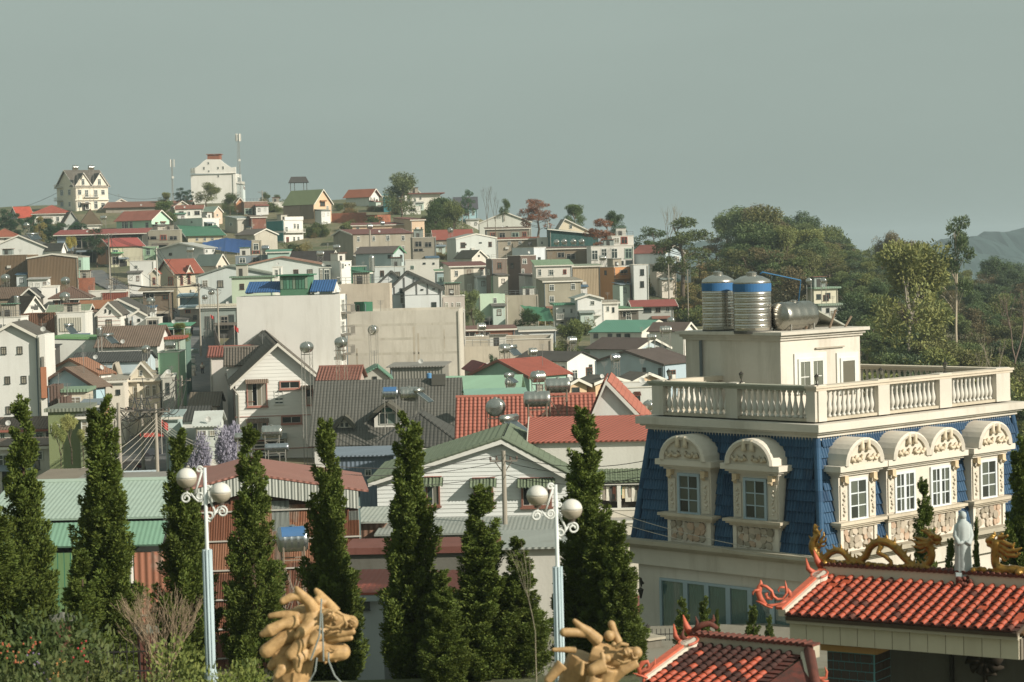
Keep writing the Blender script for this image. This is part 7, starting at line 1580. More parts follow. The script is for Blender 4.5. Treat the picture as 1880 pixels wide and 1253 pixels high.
# trees on the hill
HT = [('red-leaved pine standing out on the crest', 'pine', 1, 987, 365, 445, 560, 'f74503c', 1.25), ('reddish pine beside the modern white house', 'pine', 2, 1108, 402, 480, 500, 'f6d4c38', 1.0), ('dark green tree right of the reddish pine', 'leafy', 1, 1135, 398, 450, 560, 'f3f5230', 1.1), ('green tree behind the cream gable on the crest', 'leafy', 2, 1055, 381, 430, 600, 'f47582f', 1.3), ('small green tree left of the red-leaved pine', 'leafy', 3, 925, 369, 405, 640, 'f4a5a34', .9), ('leafless tree beside the light blue cottage', 'bare', 1, 893, 350, 430, 610, None, .7), ('second leafless tree on the crest', 'bare', 2, 908, 352, 432, 600, None, .6),
  ('little spruce behind the light blue cottage', 'pine', 3, 859, 349, 380, 690, 'f3f5a3a', .6), ('large crest tree in front of the terrace house', 'leafy', 1, 735, 334, 400, 645, 'f5c6644', 1.15), ('dark leafy tree right of the white eaved house', 'leafy', 2, 815, 372, 425, 610, 'f37482a', 1.2), ('bushy green tree below the dark leafy tree', 'leafy', 3, 795, 378, 430, 605, 'f42522c', 1.1), ('olive tree on the slope under the light blue cottage', 'leafy', 1, 835, 385, 440, 590, 'f56603a', 1.0),
  ('spreading olive tree in front of the hotel', 'leafy', 3, 378, 340, 385, 700, 'f636a48', 1.5), ('dark conifer left of the hotel', 'pine', 2, 331, 345, 385, 700, 'f2f4230', .9), ('second dark conifer left of the hotel', 'pine', 3, 346, 349, 388, 698, 'f2f4430', .9), ('light green shrub tree at the hotel end', 'leafy', 2, 300, 357, 385, 705, 'f6a7048', 1.2), ('round green tree under the hotel corner', 'leafy', 1, 421, 362, 397, 680, 'f47542f', 1.2), ('tree between the mint house and long rusty roof', 'leafy', 2, 310, 375, 412, 650, 'f4a5a34', 1.0), ('small tree on the crest right of the hotel', 'leafy', 3, 485, 356, 380, 710, 'f56644a', 1.2), ('second small tree on the crest right of the hotel', 'leafy', 1, 510, 362, 385, 712, 'f56644a', 1.1),
  ('dark cypress-like tree at the left edge of the hill', 'pine', 1, 12, 384, 425, 625, 'f2c4430', .8), ('dark pine in the left hillside grove', 'pine', 2, 28, 392, 430, 622, 'f2c4430', .8), ('second pine in the left hillside grove', 'pine', 3, 58, 396, 440, 615, 'f2f4832', .9), ('third pine in the left hillside grove', 'pine', 1, 78, 405, 445, 605, 'f334a30', 1.1), ('palm-like shaggy tree in the left grove', 'pine', 2, 72, 398, 440, 600, 'f6f6a40', .6), ('fourth pine in the left hillside grove', 'pine', 2, 92, 402, 445, 606, 'f2c4430', 1.1), ('fifth pine in the left hillside grove', 'pine', 3, 112, 408, 440, 600, 'f334a30', .9), ('small pine under the brown pyramid roof', 'pine', 1, 136, 408, 435, 615, 'f2f4832', .9), ('small pine right of the brown pyramid roof', 'pine', 3, 152, 410, 436, 615, 'f2f4832', .9),
  ('yellow-green shaggy tree left of the orange-flanked house', 'willowy', 1, 133, 445, 480, 545, 'f7f7a3e', .9), ('dark tree behind the power pole', 'pine', 2, 176, 420, 460, 570, 'f2c3f28', 1.0), ('tall tree beside the mint block', 'leafy', 2, 868, 543, 590, 395, 'f66724a', .8), ('bush tree under the green tarpaulin roof', 'leafy', 3, 965, 572, 606, 385, 'f3a4c2a', 1.3), ('olive bush by the low pale shed', 'leafy', 1, 1037, 603, 630, 340, 'f566238', 1.1), ('street tree with spreading olive crown', 'leafy', 2, 335, 598, 640, 315, 'f5a6236', 1.2), ('green tree left of the street bend', 'leafy', 1, 318, 606, 640, 318, 'f4a5630', 1.0),
  ('small conifer in front of the concrete block', 'pine', 3, 906, 652, 690, 262, 'f2f4830', .35), ('potted conifer left of the concrete block conifer', 'pine', 1, 867, 668, 690, 262, 'f2f4830', .3), ('wispy yellow-green tree near the olive house', 'willowy', 2, 130, 778, 850, 165, 'f8a8f5c', .9), ('second wispy tree near the olive house', 'willowy', 3, 110, 795, 860, 160, 'f7a8450', .8), ('third wispy tree near the olive house', 'willowy', 1, 152, 800, 865, 158, 'f848a58', .7)]
for lb, k, sd, u, vt, vb, Y, c, wd in HT:
    tree_px(lb, k, sd, u, vt, vb, Y, code=c or 'f4a5630', wide=wd, name='bare_tree' if k == 'bare' else ('pine_tree' if k == 'pine' else 'tree'))
tree_px('violet flowering tree beside the white weatherboard gable', 'leafy', 2, 425, 800, 885, 165, code='p9d99ab', wide=.42, name='flowering_tree'); tree_px('second violet flowering tree above the salmon strip roof', 'leafy', 3, 372, 815, 885, 160, code='p9a96a8', wide=.4, name='flowering_tree')
# scrub on the slopes
rs = random.Random(31); SC = [(560, 600, 425, 455), (530, 560, 455, 470), (620, 720, 383, 395), (715, 735, 385, 402), (780, 830, 425, 445), (780, 820, 462, 480), (1000, 1010, 455, 470), (1170, 1290, 490, 545), (1240, 1300, 500, 560), (1190, 1260, 470, 500), (935, 960, 528, 545), (845, 895, 470, 486), (640, 700, 415, 425), (475, 500, 380, 395), (960, 1010, 590, 606), (1235, 1290, 545, 600), (905, 930, 440, 455), (300, 330, 575, 590), (240, 260, 455, 480), (505, 560, 385, 400), (1130, 1170, 600, 612), (1050, 1085, 612, 622)]
for (a, b, c, d) in SC:
    n = max(2, int((b - a) * (d - c) / 170))
    for i in range(n):
        u, v = rs.uniform(a, b), rs.uniform(c, d); p = G(u, v)
        tree('low scrubby bush on the dry slope among the houses', 'shrub', rs.randint(1, 3), p, rs.uniform(1.4, 3.4), rs.uniform(0, 6), rs.choice(['f5a6238', 'f4a5630', 'f6f6a44', 'f7a6a48']), rs.uniform(1, 1.5), 'shrub', 'scrub on the slopes', 'shrub')
# foreground planting
for i, (u, v, Y, hh, c, lb) in enumerate(((30, 1150, 36, 3.4, 'f3c4a28', 'flowering hedge bush at the lower left corner'), (110, 1185, 35, 3.0, 'f455030', 'flowering hedge bush beside the brown gate post'), (185, 1210, 36, 2.6, 'f4a5432', 'low hedge bush right of the brown gate post'), (-20, 1120, 38, 3.6, 'f3a4826', 'dark hedge bush at the left picture edge'), (345, 1190, 38, 2.6, 'f5a6638', 'leafy bush at the foot of the bare shrub'), (410, 1235, 37, 1.8, 'f55622f', 'leafy bush right of the left lamp post'), (940, 1060, 60, 4.5, 'f566040', 'grey-green weeping shrub behind the right lamp post'))):
    T = at(u, v, Y); tree(lb, 'bush', i % 3 + 1, (T.x, T.y, T.z - hh), hh, i * 1.1, c, .8 if i < 6 else .45, 'bush', None, 'bush')
def flowers():
    r = random.Random(3); k = 0
    for u, v, c in ((57, 1180, 'pb0562f'), (112, 1222, 'pc98a3a'), (108, 1240, 'pc98a3a'), (155, 1202, 'pb5302f'), (70, 1215, 'p7a6a8a'), (30, 1208, 'pb06a3a'), (12, 1190, 'pb0562f'), (90, 1245, 'p8a7a94')):
        P = at(u, v, 34.2); mb = MB()
        for i in range(9): q = Vector((r.gauss(0, .07), r.gauss(0, .05), r.gauss(0, .09))); ball(mb, P + q, .016, 5)
        tag(part('flower_cluster', mb, c, None), 'cluster of %s blossom in the hedge at lower left, %s' % ({'pb0562f': 'orange', 'pc98a3a': 'yellow', 'pb5302f': 'red', 'p7a6a8a': 'mauve', 'pb06a3a': 'amber', 'p8a7a94': 'lilac'}[c], ['upper', 'lowest right but one', 'lowest right', 'rightmost', 'middle', 'left', 'leftmost', 'bottom'][k]), 'flowers'); k += 1
flowers()
tb = MB(); gb = random.Random(5)
for i in range(26):
    a = gb.uniform(0, 6.28); d = Vector((math.cos(a)*.55, math.sin(a)*.4, 1)).normalized(); tube_tree(tb, Vector((gb.uniform(-.12, .12), gb.uniform(-.1, .1), 0)), d, gb.uniform(.5, .75), .02, 3, gb, .15, .5, None, 4)
P = at(300, 1245, 40); t = thing('bare_shrub', 'leafless pale-twigged shrub left of the lamp post', 'shrub', P); part('twigs', tb, 'k9a8468', t); t.scale = (.78, .78, .8)
P = at(985, 1253, 34); tb = MB(); tube_tree(tb, Vector((0, 0, 0)), Vector((0, 0, 1)), .9, .014, 3, random.Random(9), .3, .5, None, 4); t = thing('bare_sapling', 'thin leafless sapling left of the right lamp post', 'sapling', P); part('twigs', tb, 'k9a9078', t); t.scale = (.7, .7, .85)
for nm, u, v in (('left', 1655, 1146), ('right', 1668, 1168), ('small', 1510, 1150)):
    P = at(u, v, 44.4); C = np.zeros((40, 3)) + np.random.default_rng(int(u)).normal(0, .03, (40, 3)); D = np.random.default_rng(int(v)).normal(0, 1, (40, 3)) + np.array([0, -.3, .5]); t = thing('roof_fern', '%s fern tuft sprouting from the gate roof eave' % nm, 'fern', P); leaf_obj('fronds', C, D, .16, .14, 'h6a7a44', t, 3)
# ================================================================== street furniture, tanks, poles and wires
bpy.context.view_layer.update(); DG = bpy.context.evaluated_depsgraph_get()
def lamp_post():
    Y = 38.0; k = Y / FPX; B = at(388, 1262, Y); gz = terrain(B.x, B.y); z0 = gz - B.z
    Ptop = zfor(B.x, B.y, 877); hh = Ptop - gz; t = thing('lamp_post', 'white double-globe lamp post with scrolls at left', 'lamp post', (B.x, B.y, gz)); base = t
    zv = lambda v: zfor(B.x, B.y, v) - gz
    part('pole', MB().lathe([(.045, 0), (.04, zv(1022)), (.032, zv(1020)), (.028, hh)], 10), 'pcfd6d3', t, smooth=True)
    fl = MB()
    for i in range(8):
        a = 2*math.pi*i/8; fl.ring([(.065*math.cos(a), .065*math.sin(a), .3), (.062*math.cos(a), .062*math.sin(a), zv(1023))], .022, 6)
    part('fluted_shaft', fl, 'pa9bcc0', t, smooth=True); part('foot', MB().lathe([(.2, 0), (.2, .15), (.12, .25), (.12, zv(1245)), (.1, zv(1240)), (.08, zv(1236))], 16), 'pa9bcc0', t)
    u0 = proj((B.x, B.y, gz + hh))[0]
    def q(x, y):  # local from the enlarged view
        u, v = 320 + x/9.64, 860 + y/9.64; return Vector(((u - (383 + (v - 877) * .025)) * k, 0, zv(v)))
    def spiral(cx, cy, r, a0, turns, sgn): return [q(cx + r*(1-.72*i/22)*math.cos(a0+sgn*turns*6.28*i/22), cy + r*(1-.72*i/22)*math.sin(a0+sgn*turns*6.28*i/22)) for i in range(23)]
    sw = .0175
    for c in ([q(570, 200)] + [q(490, 430), q(425, 620)], spiral(515, 190, 58, -.2, 1.3, -1), spiral(275, 680, 95, -.4, 1.5, -1), [q(360, 600), q(430, 690), q(500, 745)], spiral(515, 660, 85, 1.8, 1.4, -1), [q(630, 590), q(700, 740), q(780, 900), q(770, 990)], spiral(670, 520, 50, 2.8, 1.3, 1), spiral(915, 925, 105, 3.4, 1.5, 1), [q(830, 880), q(770, 980), q(700, 1080)], spiral(690, 1000, 90, 1.4, 1.4, 1)):
        part('scroll', MB().ring(c, sw, 7), 'pd3d6d0', t, smooth=True)
    for cx, cy in ((285, 335), (890, 600)):
        C = q(cx, cy); R = .172
        up = MB().lathe([(R*math.sin(a), -R*math.cos(a)) for a in np.linspace(math.pi*.5, math.pi*.999, 10)], 24); g = part('globe', up, MC['opal'], t, Matrix.Translation(C), smooth=True)
        part('globe_lower', MB().lathe([(max(.004, R*math.sin(a)), -R*math.cos(a)) for a in np.linspace(.25, math.pi*.5, 10)], 24), MC['lowglass'], g, smooth=True); part('bulb', MB().lathe([(.03, -.1), (.09, -.08), (.1, .0)], 14), MC['opal'], g, smooth=True)
        part('holder', MB().lathe([(.05, -R-.03), (.06, -R+.01), (.05, -R+.02)], 12), 'p5a5046', t, Matrix.Translation(C))
        part('arm', MB().ring([C + Vector((0, 0, -R-.02)), C + Vector((0, 0, -R-.12))], .015, 6), 'pd3d6d0', t)
    return t, hh
for nm, c, ro in (('opal', 'cfccc3', .5), ('lowglass', 'a89f8d', .45)):
    m, t_, b_ = nodes(nm); b_.inputs['Base Color'].default_value = (*hx(c), 1); b_.inputs['Roughness'].default_value = ro; b_.inputs['Specular IOR Level'].default_value = .3; MC[nm] = m
    if nm == 'lowglass': b_.inputs['Transmission Weight'].default_value = .1
LP, LH = lamp_post()
B = at(1029, 1262, 36.3); gz = terrain(B.x, B.y); l2 = dup(LP, (B.x, B.y, gz), R_(14), 'white double-globe lamp post before the right dragon head'); s_ = (zfor(B.x, B.y, 909) - gz) / LH; l2.scale = (1.0, 1.0, s_)
# steel tanks: (what, u, v, Y, length, radius, yaw, stand height)
TK = [('steel water tank on the cream villa roof, left one', 138, 308, 700, 1.6, .75, .4, 1.0), ('steel water tank on the cream villa roof, right one', 167, 308, 702, 1.6, .75, .4, 1.0), ('steel drum on a tripod behind the white gable roof', 563, 638, 219, 1.1, .52, 1.3, 1.6), ('steel drum on a tall rusty stand beside the blank building', 626, 629, 219, 1.1, .5, 1.3, 2.6), ('steel drum on the bare concrete hall front', 685, 606, 274, .9, .55, 1.3, .6),
  ('steel tank with blue label, left one on the dark cement roof', 716, 722, 203, 1.35, .55, .05, .5), ('steel tank, right one on the dark cement roof', 751, 723, 203, 1.5, .6, .05, .5), ('round-ended steel drum over the red-orange roof', 910, 748, 152, .9, .6, 1.35, 1.4), ('big steel tank in the middle over the red-orange roof', 986, 733, 151, 1.65, .52, .05, 1.8), ('highest steel tank over the red-orange roof', 1024, 708, 154, 1.55, .5, .05, 2.4), ('small steel tank behind the big tanks', 988, 692, 165, .9, .42, .6, 1.5), ('grey steel drum on the mint green roof', 937, 703, 205, .9, .35, .2, .5), ('small steel tank above the dark tiled roof', 926, 640, 262, 1.0, .52, .8, 1.2), ('pale steel tank on the dark tiled ridge', 978, 646, 262, .9, .42, .3, .6),
  ('ribbed steel tank on a stand before the weatherboard gable', 499, 793, 152, 1.25, .42, .1, 1.2), ('flat steel tank left of the ribbed tank', 448, 803, 152, 1.2, .3, .1, .8), ('lower blue-grey tank under the ribbed tank', 508, 822, 150, 1.5, .28, .1, .6), ('blue-labelled water tank on a steel tower by the rusty shed', 537, 990, 82, 1.0, .46, .2, 2.6), ('white tank on the blue-grey gable roof', 1130, 657, 285, 1.0, .5, .3, 1.0), ('steel tank with solar panel on the brown roof', 1222, 606, 300, 1.4, .5, .15, 1.8), ('dark green drum behind the glazed gable', 1196, 619, 318, 1.2, .4, .1, .4), ('round tank on the cafe terrace', 1232, 589, 380, .8, .6, 1.2, .5),
  ('steel drum at the foot of the brown hall, left', 10, 511, 460, 1.3, .75, 1.2, 1.0), ('steel drum at the foot of the brown hall, right', 120, 516, 440, 1.2, .7, 1.2, 1.0), ('large steel drum above the framed white house', 119, 545, 325, 1.0, .62, 1.3, 1.4), ('steel drum on the striped gable house terrace', 277, 553, 335, 1.0, .5, 1.3, 1.6), ('steel drum in the alley beside the tall white house', 90, 655, 250, .8, .5, 1.1, .8), ('steel drum on the long dark tiled roof', 268, 641, 264, .7, .42, 1.2, .5), ('steel drum over the street house', 312, 634, 285, 1.2, .45, .1, .4), ('steel drum on the concrete yard building', 884, 600, 325, 1.1, .5, .3, 1.6), ('lower steel drum on the concrete yard building', 879, 618, 322, 1.2, .32, .3, .5), ('steel tank on the roof terrace end', 1050, 625, 300, 1.1, .5, .3, 1.0),
  ('steel tank on the pale grey low-gable house', 349, 459, 527, 1.5, .6, .2, .8), ('steel tank above the dark A-shaped gable', 588, 466, 470, 1.4, .55, .1, 1.2), ('steel tank beside the dark brown roof', 618, 454, 485, 1.4, .5, .1, 1.0), ('steel tank on the cabin beside the blue tarpaulin', 487, 456, 515, 1.6, .6, .1, .8), ('white tank on the concrete hall roof pipe', 679, 416, 560, 1.2, .6, .3, 1.6), ('blue tank on the long peach terrace', 702, 410, 600, 1.0, .5, .3, .6), ('silver tank on the rust-roofed house', 827, 423, 566, 1.1, .6, 1.2, 1.0), ('silver tank right of the mint house roof', 312, 371, 690, 1.0, .6, 1.2, 1.0), ('tank under the brown pyramid roof pole', 190, 400, 640, 1.6, .55, .1, 1.5), ('silver tank at the left grove', 49, 414, 590, 1.0, .7, 1.2, 1.6),
  ('first white tank in front of the dark teal shed', 1022, 445, 525, .9, .62, 1.3, .7), ('second white tank in front of the dark teal shed', 1036, 444, 525, .9, .62, 1.3, .7), ('third white tank in front of the dark teal shed', 1053, 444, 525, .9, .62, 1.3, .7), ('fourth white tank in front of the dark teal shed', 1068, 444, 525, .9, .62, 1.3, .7), ('steel tank on the orange house roof', 1106, 474, 470, 1.2, .5, .2, .8), ('left steel tank on the villa in the wood', 1485, 516, 398, .9, .5, 1.3, 1.0), ('right steel tank on the villa in the wood', 1512, 516, 398, .9, .5, 1.3, 1.0), ('tank behind the mansion balustrade corner', 1191, 745, 170, .9, .4, 1.3, .5), ('tank on the concrete terrace above the street', 388, 537, 400, .8, .45, 1.2, 2.0), ('tank beside the long pale hall of the left slope', 376, 546, 395, .8, .4, 1.2, 1.5)]
for a in TK: drum(*a, code='mc4c2b8' if 'blue' not in a[0] else 'mb5b9bd', stand='p8a7a68' if 'rusty' in a[0] or 'red-orange' in a[0] else 'p8d8a80', blue='blue label' in a[0] or 'blue-labelled' in a[0])
def upright(label, u, v0, v1, wpx, Y, code='mc4c2b8', stand_px=0):
    Bq = at(u, v1, Y); k = Y/FPX; R = wpx*k/2; hh = (v1-v0)*k; t = thing('water_tank', label, 'water tank', Bq); prof = []; dn_ = below(Bq - Vector((0, 0, max(stand_px, 3)*k)))
    for i in range(6): prof += [(R, hh*.9*i/6), (R*1.03, hh*.9*(i+.5)/6)]
    prof += [(R, hh*.9), (R*.6, hh*.97), (.02, hh)]; part('tank_body', MB().lathe(prof, 18), code, t, smooth=True)
    for a in range(4): part('leg', MB().ring([(R*.8*math.cos(a*1.57+.8), R*.8*math.sin(a*1.57+.8), -max(stand_px, 3)*k - dn_), (R*.8*math.cos(a*1.57+.8), R*.8*math.sin(a*1.57+.8), 0)], .05, 5), 'p8d8a80', t)
upright('tall narrow steel tank in a frame before the metal house', 683, 468, 500, 10, 428, stand_px=14); upright('upright steel tank left of the emblem gable', 31, 543, 560, 10, 320, stand_px=18); upright('upright steel tank beside the broad brown roof', 183, 602, 618, 11, 280, stand_px=16); upright('blue upright tank behind the dark cement roof', 788, 685, 697, 9, 225, 'p4a86b5', 6)
def solar(label, u, v, Y, wpx, dpx, rz=0.):
    Bq = at(u, v, Y); k = Y/FPX; w_ = wpx*k; dn_ = below(Bq - Vector((0, 0, .4))); t = thing('solar_heater', label, 'solar heater', Bq, rz); L = dpx*k*2.2
    M, up = frame((-w_/2, .6, .9), (1, 0, 0), (.25, -.8, -.55)); part('collector_panel', MB().box(0, w_, 0, L, -.04, .04), 'g4a5558', t, M); p = link('frame', MB().box(-.03, 0, 0, L, -.05, .06).box(w_, w_+.03, 0, L, -.05, .06).mesh('frame', 'pa9aaa2'), t, M)
    part('tank_body', MB().lathe([(.02, -w_/2-.1), (.24, -w_/2-.05), (.25, w_/2+.05), (.02, w_/2+.1)], 16), 'mc4c2b8', t, Matrix.Translation((0, .65, 1.1)) @ Matrix.Rotation(math.pi/2, 4, 'Y'), smooth=True)
    for x in (-w_/2, w_/2): part('leg', MB().ring([(x, .6, -.6 - dn_), (x, .6, 1.0)], .025, 5), 'p8d8a80', t)
solar('solar heater beside the right tank on the dark cement roof', 780, 740, 202, 18, 14, .9); solar('solar heater with long panel over the green tiled ridge', 950, 800, 146, 40, 26, .9); solar('solar heater on the broad brown tiled roof', 205, 632, 282, 18, 10, .8); solar('solar heater on the framed white house', 130, 612, 316, 16, 10, .6)
solar('solar heater on the mint green roof', 945, 712, 203, 16, 8, .8); solar('solar heater in front of the dark tiled ridge', 945, 655, 262, 20, 10, .6); solar('solar heater on the dark gable hall at far left', 62, 438, 545, 22, 8, .6)
# antenna masts
def mast(label, u, v0, v1, Y, wd, panels):
    Bq = at(u, v1, Y); k = Y/FPX; zt_ = Bq.z + (v1-v0)*k; Bq.z = min(Bq.z, terrain(Bq.x, Bq.y)); hh = zt_ - Bq.z; t = thing('antenna_mast', label, 'antenna mast', Bq)
    mb = MB(); s = wd*k/2
    for x, y in ((-s, -s), (s, -s), (0, s)): mb.ring([(x, y, -2), (x*.6, y*.6, hh)], .07, 5)
    n = int(hh/1.2)
    for i in range(n):
        z = hh*i/n; z2 = hh*(i+1)/n; f, f2 = 1-.4*i/n, 1-.4*(i+1)/n
        mb.ring([(-s*f, -s*f, z), (s*f2, -s*f2, z2)], .035, 4).ring([(s*f, -s*f, z), (0, s*f2, z2)], .035, 4)
    part('lattice', mb, 'p8d8f88', t)
    for i in range(panels):
        a = 6.28*i/panels
        part('antenna_panel', MB().box(-.16, .16, -.08, .08, hh-2.3, hh+.1), 'pcfccc0', t, Matrix.Translation((.75*math.cos(a), .75*math.sin(a), 0)) @ Matrix.Rotation(a, 4, 'Z'))
    part('dish', MB().lathe([(.05, 0), (.4, .12), (.42, .14)], 14), 'pcfccc0', t, Matrix.Translation((.3, -.4, hh*.62)) @ Matrix.Rotation(1.4, 4, 'X'))
mast('tall antenna mast with white panels beside the hotel', 440, 247, 345, 735, 6, 6); mast('slim antenna mast between the villa and the hotel', 317, 294, 352, 735, 3, 3)
# poles
def pole(label, u, v0, Y, arms=1, lean=0., v1=None, code='ka39a8a', rad=.14, arm_w=1.0):
    T = at(u, v0, Y); gz = terrain(T.x, T.y) if v1 is None else min(at(u, v1, Y).z, terrain(T.x, T.y)); hh = T.z - gz; t = thing('power_pole', label, 'power pole', (T.x, T.y, gz - .3))
    part('pole', MB().lathe([(rad*1.25, 0), (rad*.8, hh+.3)], 10), code, t)
    for i in range(arms):
        z = hh - .3 - i*.9; part('crossarm', MB().box(-arm_w, arm_w, -.06, .06, z, z+.1), 'k8a8276', t)
        for x in (-.95, -.5, .5, .95): part('insulator', MB().lathe([(.05, 0), (.07, .08), (.03, .2)], 6), 'p6a5a50', t, Matrix.Translation((x*arm_w, 0, z+.1)))
    part('brace', MB().ring([(-.6*arm_w, 0, hh-.3), (0, 0, hh-.95)], .03, 4).ring([(.6*arm_w, 0, hh-.3), (0, 0, hh-.95)], .03, 4), 'k8a8276', t)
    return T
PT = {}
PT['w'] = pole('concrete power pole before the white weatherboard gable', 924, 828, 124, 1, arm_w=.75, v1=1010)
PT['a'] = pole('concrete power pole at the lower street, left side', 217, 740, 150, 1, v1=895); PT['b'] = pole('leaning concrete power pole right of the lower street', 285, 742, 160, 1, v1=865); PT['c'] = pole('power pole before the ornate cream villa', 259, 725, 215, 2, v1=785); PT['d'] = pole('tall pale pole left of the red bungalow', 287, 455, 455, 0, code='kc4c0b0', v1=545, rad=.16); PT['e'] = pole('busy power pole above the upper street', 199, 428, 490, 1, v1=530, rad=.16); PT['f'] = pole('wooden-topped pole near the rusty booth', 205, 508, 400, 2, v1=575); PT['g'] = pole('short pole right of the rusty booth', 236, 520, 395, 1, v1=560); PT['h'] = pole('power pole by the teal shops', 365, 520, 375, 1, v1=605); PT['i'] = pole('pole beside the grey wing of the valley', 399, 530, 370, 0, v1=610)
PT['j'] = pole('power pole on the crest right of the hotel', 481, 350, 705, 1, v1=375, arm_w=1.3); PT['k'] = pole('tall pole beside the light blue cottage', 848, 384, 625, 0, v1=418); PT['l'] = pole('power pole by the scrubby slope', 1227, 486, 430, 0, v1=530); PT['m'] = pole('pole beside the dark teal shed', 1006, 405, 545, 0, v1=440); PT['n'] = pole('tall pole in front of the concrete hall', 679, 423, 530, 0, v1=475, rad=.2); PT['o'] = pole('power pole beside the ornate villa wing', 333, 690, 250, 1, v1=725)
PT['q'] = pole('white pole at the yard below the mint block', 930, 545, 392, 0, v1=598, code='kb8b0a0'); PT['r'] = pole('thin pole on the scrubby slope by the wood', 1262, 495, 425, 0, v1=525, rad=.1)
NW = 0
def wire(label, a, b, sag, rad=.02, code='p3f3d38', group='overhead cables'):
    P = [a.lerp(b, i/14) - Vector((0, 0, sag*4*(i/14)*(1-i/14))) for i in range(15)]; mb = MB(); mb.ring(P, rad, 4); o = part('overhead_cable', mb, code, None); tag(o, label, 'cable', group)
for i, (a, b) in enumerate((('a', 'b'), ('a', 'c'), ('b', 'c'), ('c', 'o'), ('e', 'd'), ('e', 'f'), ('f', 'g'), ('d', 'h'), ('g', 'h'), ('h', 'i'), ('b', 'o'))):
    for x in (-.6, .0, .6): wire('dark overhead cable strung between the street power poles', PT[a] + Vector((x, 0, -.3)), PT[b] + Vector((x, 0, -.3)), (PT[a]-PT[b]).length*.02, .045)
for i, dz in enumerate((0, -.35, -1.1)):
    wire('dark cable crossing in front of the white weatherboard gable', PT['w'] + Vector((0, 0, dz-.2)), at(560, 850 + i*14, 118), .5, .018, group='cables at the weatherboard house'); wire('dark cable from the concrete pole to the mansion', PT['w'] + Vector((0, 0, dz-.2)), at(1190, 845 + i*14, 116), .5, .018, group='cables at the weatherboard house')
wire('upper pale cable sagging across the mansion front', at(1100, 930, 84), at(1545, 1030, 60), .25, .012, 'pa89f8f'); wire('lower pale cable sagging across the mansion front', at(1100, 948, 84), at(1545, 1036, 60), .25, .012, 'pa89f8f')
wire('thin cable climbing the sky to the cream villa', at(-40, 394, 715), at(104, 355, 700), 1.5, .05); wire('thin cable between the cream villa and the crest trees', at(198, 355, 700), at(300, 362, 712), 1.2, .05)
for i in range(5): wire('pale service cable fanning out over the lower street', PT['b'] + Vector((0, 0, -.8 - .2*i)), at(400 + 6*i, 822 + 9*i, 165), .5, .018, 'pb5ad9c', 'service cables over the lower street')
for i in range(5): wire('pale service cable crossing the lower street leftwards', PT['b'] + Vector((0, 0, -1.0 - .3*i)), at(150 + 10*i, 860 + 14*i, 140), .4, .018, 'pb5ad9c', 'service cables over the lower street')
rw = random.Random(12)
for i in range(26):
    a = PT[rw.choice('abcobc')]; b = at(rw.uniform(170, 350), rw.uniform(690, 830), rw.uniform(165, 235)); wire('dark drooping service cable in the tangle over the lower street', a + Vector((rw.uniform(-.5, .5), 0, -rw.uniform(.3, 2.2))), b, rw.uniform(.5, 1.6), .026, group='cable tangle over the lower street')
for i in range(14):
    a = PT[rw.choice('defgh')]; b = at(rw.uniform(180, 420), rw.uniform(470, 600), rw.uniform(370, 470)); wire('dark drooping service cable over the upper street', a + Vector((rw.uniform(-.5, .5), 0, -rw.uniform(.3, 2.2))), b, rw.uniform(.8, 2.2), .04, group='cable tangle over the upper street')
# blue tarpaulin
def cloth(label, poly, code, name='tarpaulin', n=12, sag=.5, posts=True):
    A, Bq, C, D = [at(u, v, Y) for u, v, Y in poly]; vs = []; fs = []; r = random.Random(2); t = thing(name, label, 'tarpaulin', tuple((A+Bq+C+D)/4 - Vector((0, 0, 3)))); O = Vector(t.location)
    for j in range(n+1):
        for i in range(n+1):
            s, q = i/n, j/n; p = (A*(1-s)+Bq*s)*(1-q)+(D*(1-s)+C*s)*q; vs.append(p - O - Vector((0, 0, sag*16*s*(1-s)*q*(1-q))) + Vector((0, 0, .05*math.sin(i*2.1)+r.uniform(-.03, .03))))
    for j in range(n): fs += [(j*(n+1)+i, j*(n+1)+i+1, (j+1)*(n+1)+i+1, (j+1)*(n+1)+i) for i in range(n)]
    mb = MB(); mb.add(vs, fs); part('sheet', mb, code, t, smooth=True)
    if posts:
        for P in (A, Bq, C, D, (A+Bq)/2, (C+D)/2): part('post', MB().ring([P - O - Vector((0, 0, 5)), P - O], .07, 5), 'pa9a79c', t)
cloth('bright blue tarpaulin awning stretched over the left half of a yard', [(414, 437, 548), (462, 442, 540), (459, 467, 528), (412, 462, 530)], 'p27508a', sag=.2); cloth('bright blue tarpaulin sloping down to the left of the yard', [(372, 446, 545), (414, 437, 548), (412, 462, 530), (370, 452, 540)], 'p2a5590', sag=.2)
cloth('green tarpaulin roof slung beside the white balconied house', [(955, 561, 410), (1008, 566, 405), (1017, 590, 388), (985, 590, 388)], 'p3f7f5a', sag=.8)
cloth('teal canopy over the street bend shop', [(297, 595, 322), (340, 596, 320), (338, 604, 314), (299, 606, 314)], 'p4f8f74', sag=.1)
